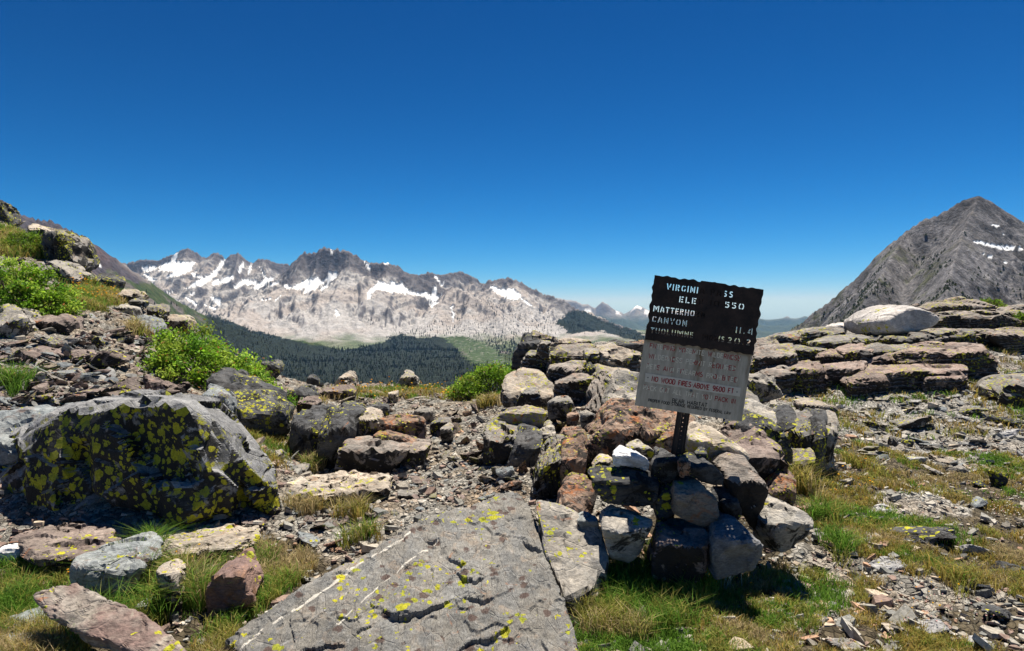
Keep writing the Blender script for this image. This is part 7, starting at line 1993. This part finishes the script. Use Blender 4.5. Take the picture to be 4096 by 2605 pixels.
# riveted strip
sc_ = [Z(uv(*p)) for p in ((193, 1098), (1105, 1236), (1113, 1150), (198, 1012))]
strip = plate_obj('strip_plate', sc_, [], -0.0062, 0.002, plain_mat('pale_strip', (0.60, 0.55, 0.46), 0.5, 0.1, 0.15, 40), sroot)

def ribbon_text(name, text, a, b, cap, wgt, mats, mask, y, parent, gap=0.24):
    A, B = Z(uv(*a)), Z(uv(*b)); ch = cap / 2.469 * SC
    Vs, Fs, mi, off = [], [], [], 0
    rr = random.Random(len(text) * 7 + cap)
    i_m = -1
    def flush():
        if not Vs: return
        me = mesh_np(name, np.array(Vs), np.array(Fs), False)
        for m in mats: me.materials.append(m)
        me.polygons.foreach_set('material_index', np.array(mi, np.int32))
        add(name, me, None, parent)
    for g_, strokes in layout(text, LINE, A, B, ch, gap):
        i_m += 1
        if g_ == ' ':
            flush(); Vs, Fs, mi, off = [], [], [], 0
        m_ = 1 if (mask and mask[i_m] == 'R') else 0
        for st in strokes:
            l, r = stroke_poly(st, ch * wgt)
            n = len(l)
            Vs += [(p[0], y, p[1]) for p in l] + [(p[0], y, p[1]) for p in r]
            for i in range(n - 1):
                Fs.append((off + i, off + n + i, off + n + i + 1, off + i + 1))
                mi.append(1 if (m_ and rr.random() < 0.88) or (not m_ and mask and rr.random() < 0.07) else 0)
            off += 2 * n
            y -= 0.00001
    flush()
TX = [('ENTERING YOSEMITE WILDERNESS', 'RR..RRRR .R..R... R....RRRRR', (240, 762), (1104, 886), 44), ('WILDERNESS PERMIT REQUIRED', 'R......R.. ..RR.. .RRR..RR', (228, 864), (1055, 984), 44),
      ('PETS AND FIREARMS PROHIBITED', '...R RR. ......RR ..R..R.R.R'.ljust(28, '.'), (210, 964), (1073, 1097), 44), ('PACK OUT ALL THAT YOU PACK IN', '.... ... ... .... .R. RRRR RR', (180, 1173), (1060, 1306), 44)]
for text, mask, a, b, cap in TX:
    ribbon_text('engraved_word', text, a, b, cap, 0.15, [M_BARE, M_RED], mask, -0.0047, lower)
ribbon_text('painted_word', 'NO WOOD FIRES*ABOVE 9600 FT', (260, 1090), (1040, 1206), 46, 0.19, [M_RED, M_RED], None, -0.0078, strip)
ribbon_text('painted_word', 'BEAR HABITAT', (460, 1297), (792, 1341), 36, 0.19, [M_BLACK, M_BLACK], None, -0.0047, lower)
ribbon_text('painted_word', 'PROPER FOOD STORAGE REQUIRED BY FEDERAL LAW', (228, 1293), (1018, 1414), 27, 0.2, [M_BLACK, M_BLACK], None, -0.0047, lower)
def bolt(p, r, y, parent):
    bm = bmesh.new()
    bmesh.ops.create_uvsphere(bm, u_segments=14, v_segments=8, radius=r)
    for v_ in bm.verts: v_.co.y *= 0.45
    me = bpy.data.meshes.new('bolt'); bm.to_mesh(me); bm.free()
    q = Z(uv(*p))
    add('bolt', me, M_BOLT, parent, (q[0], y, q[1]))
bolt((222, 1056), 0.004, -0.0075, strip); bolt((1077, 1190), 0.004, -0.0075, strip); bolt((640, 1186), 0.0085, -0.006, lower)

# perforated U-channel post
px_c = -0.018
wid = 0.050
zb, zt = -0.25, ZC + 0.06
hol = []
z_ = zb + 0.05
while z_ < zt - 0.03:
    hol.append([(px_c + math.cos(a) * 0.0027, z_ + math.sin(a) * 0.0027) for a in np.arange(0, 6.2, 6.283 / 12)])
    z_ += 0.0254
post = plate_obj('post', [(px_c - wid / 2 + .012, zb), (px_c + wid / 2 - .012, zb), (px_c + wid / 2 - .012, zt), (px_c - wid / 2 + .012, zt)], hol, 0.020, 0.004, M_POST, sroot)
def flange(side_):
    x0 = px_c + side_ * (wid / 2 - .012)
    prof = [(x0, 0.0225), (x0 + side_ * 0.012, 0.042), (x0 + side_ * 0.024, 0.042), (x0 + side_ * 0.024, 0.038), (x0 + side_ * 0.0145, 0.038), (x0 + side_ * .003, 0.0185)]
    n = len(prof)
    Vv_ = [(x, y, zb) for x, y in prof] + [(x, y, zt) for x, y in prof]
    Fc = [(i, (i + 1) % n, n + (i + 1) % n, n + i) for i in range(n)]
    add('post_flange', mesh_np('post_flange', np.array(Vv_), np.array(Fc), False), M_POST, sroot)
flange(-1); flange(1)

# ================================================================== AIR
hm = NT('haze_air')
hv = hm.n('ShaderNodeVolumePrincipled')
hv.inputs['Color'].default_value = (0.26, 0.56, 1.0, 1)
hv.inputs['Density'].default_value = 2.4e-5
hv.inputs['Absorption Color'].default_value = (1, 1, 1, 1)
hv.inputs['Anisotropy'].default_value = 0.0
hm.l(hv.outputs[0], hm.out.inputs['Volume'])
x0, x1, y0, y1, z0, z1 = -16000, 16000, -600, 18600, -640, 660
hb = np.array([(x, y, z) for z in (z0, z1) for y in (y0, y1) for x in (x0, x1)], float)
hf = np.array([(0, 2, 3, 1), (4, 5, 7, 6), (0, 1, 5, 4), (2, 6, 7, 3), (0, 4, 6, 2), (1, 3, 7, 5)])
o = add('haze', mesh_np('haze', hb, hf, False), hm.m)
tag(o, 'thin blue mountain air between the camera and the far peaks', 'haze', kind='stuff')
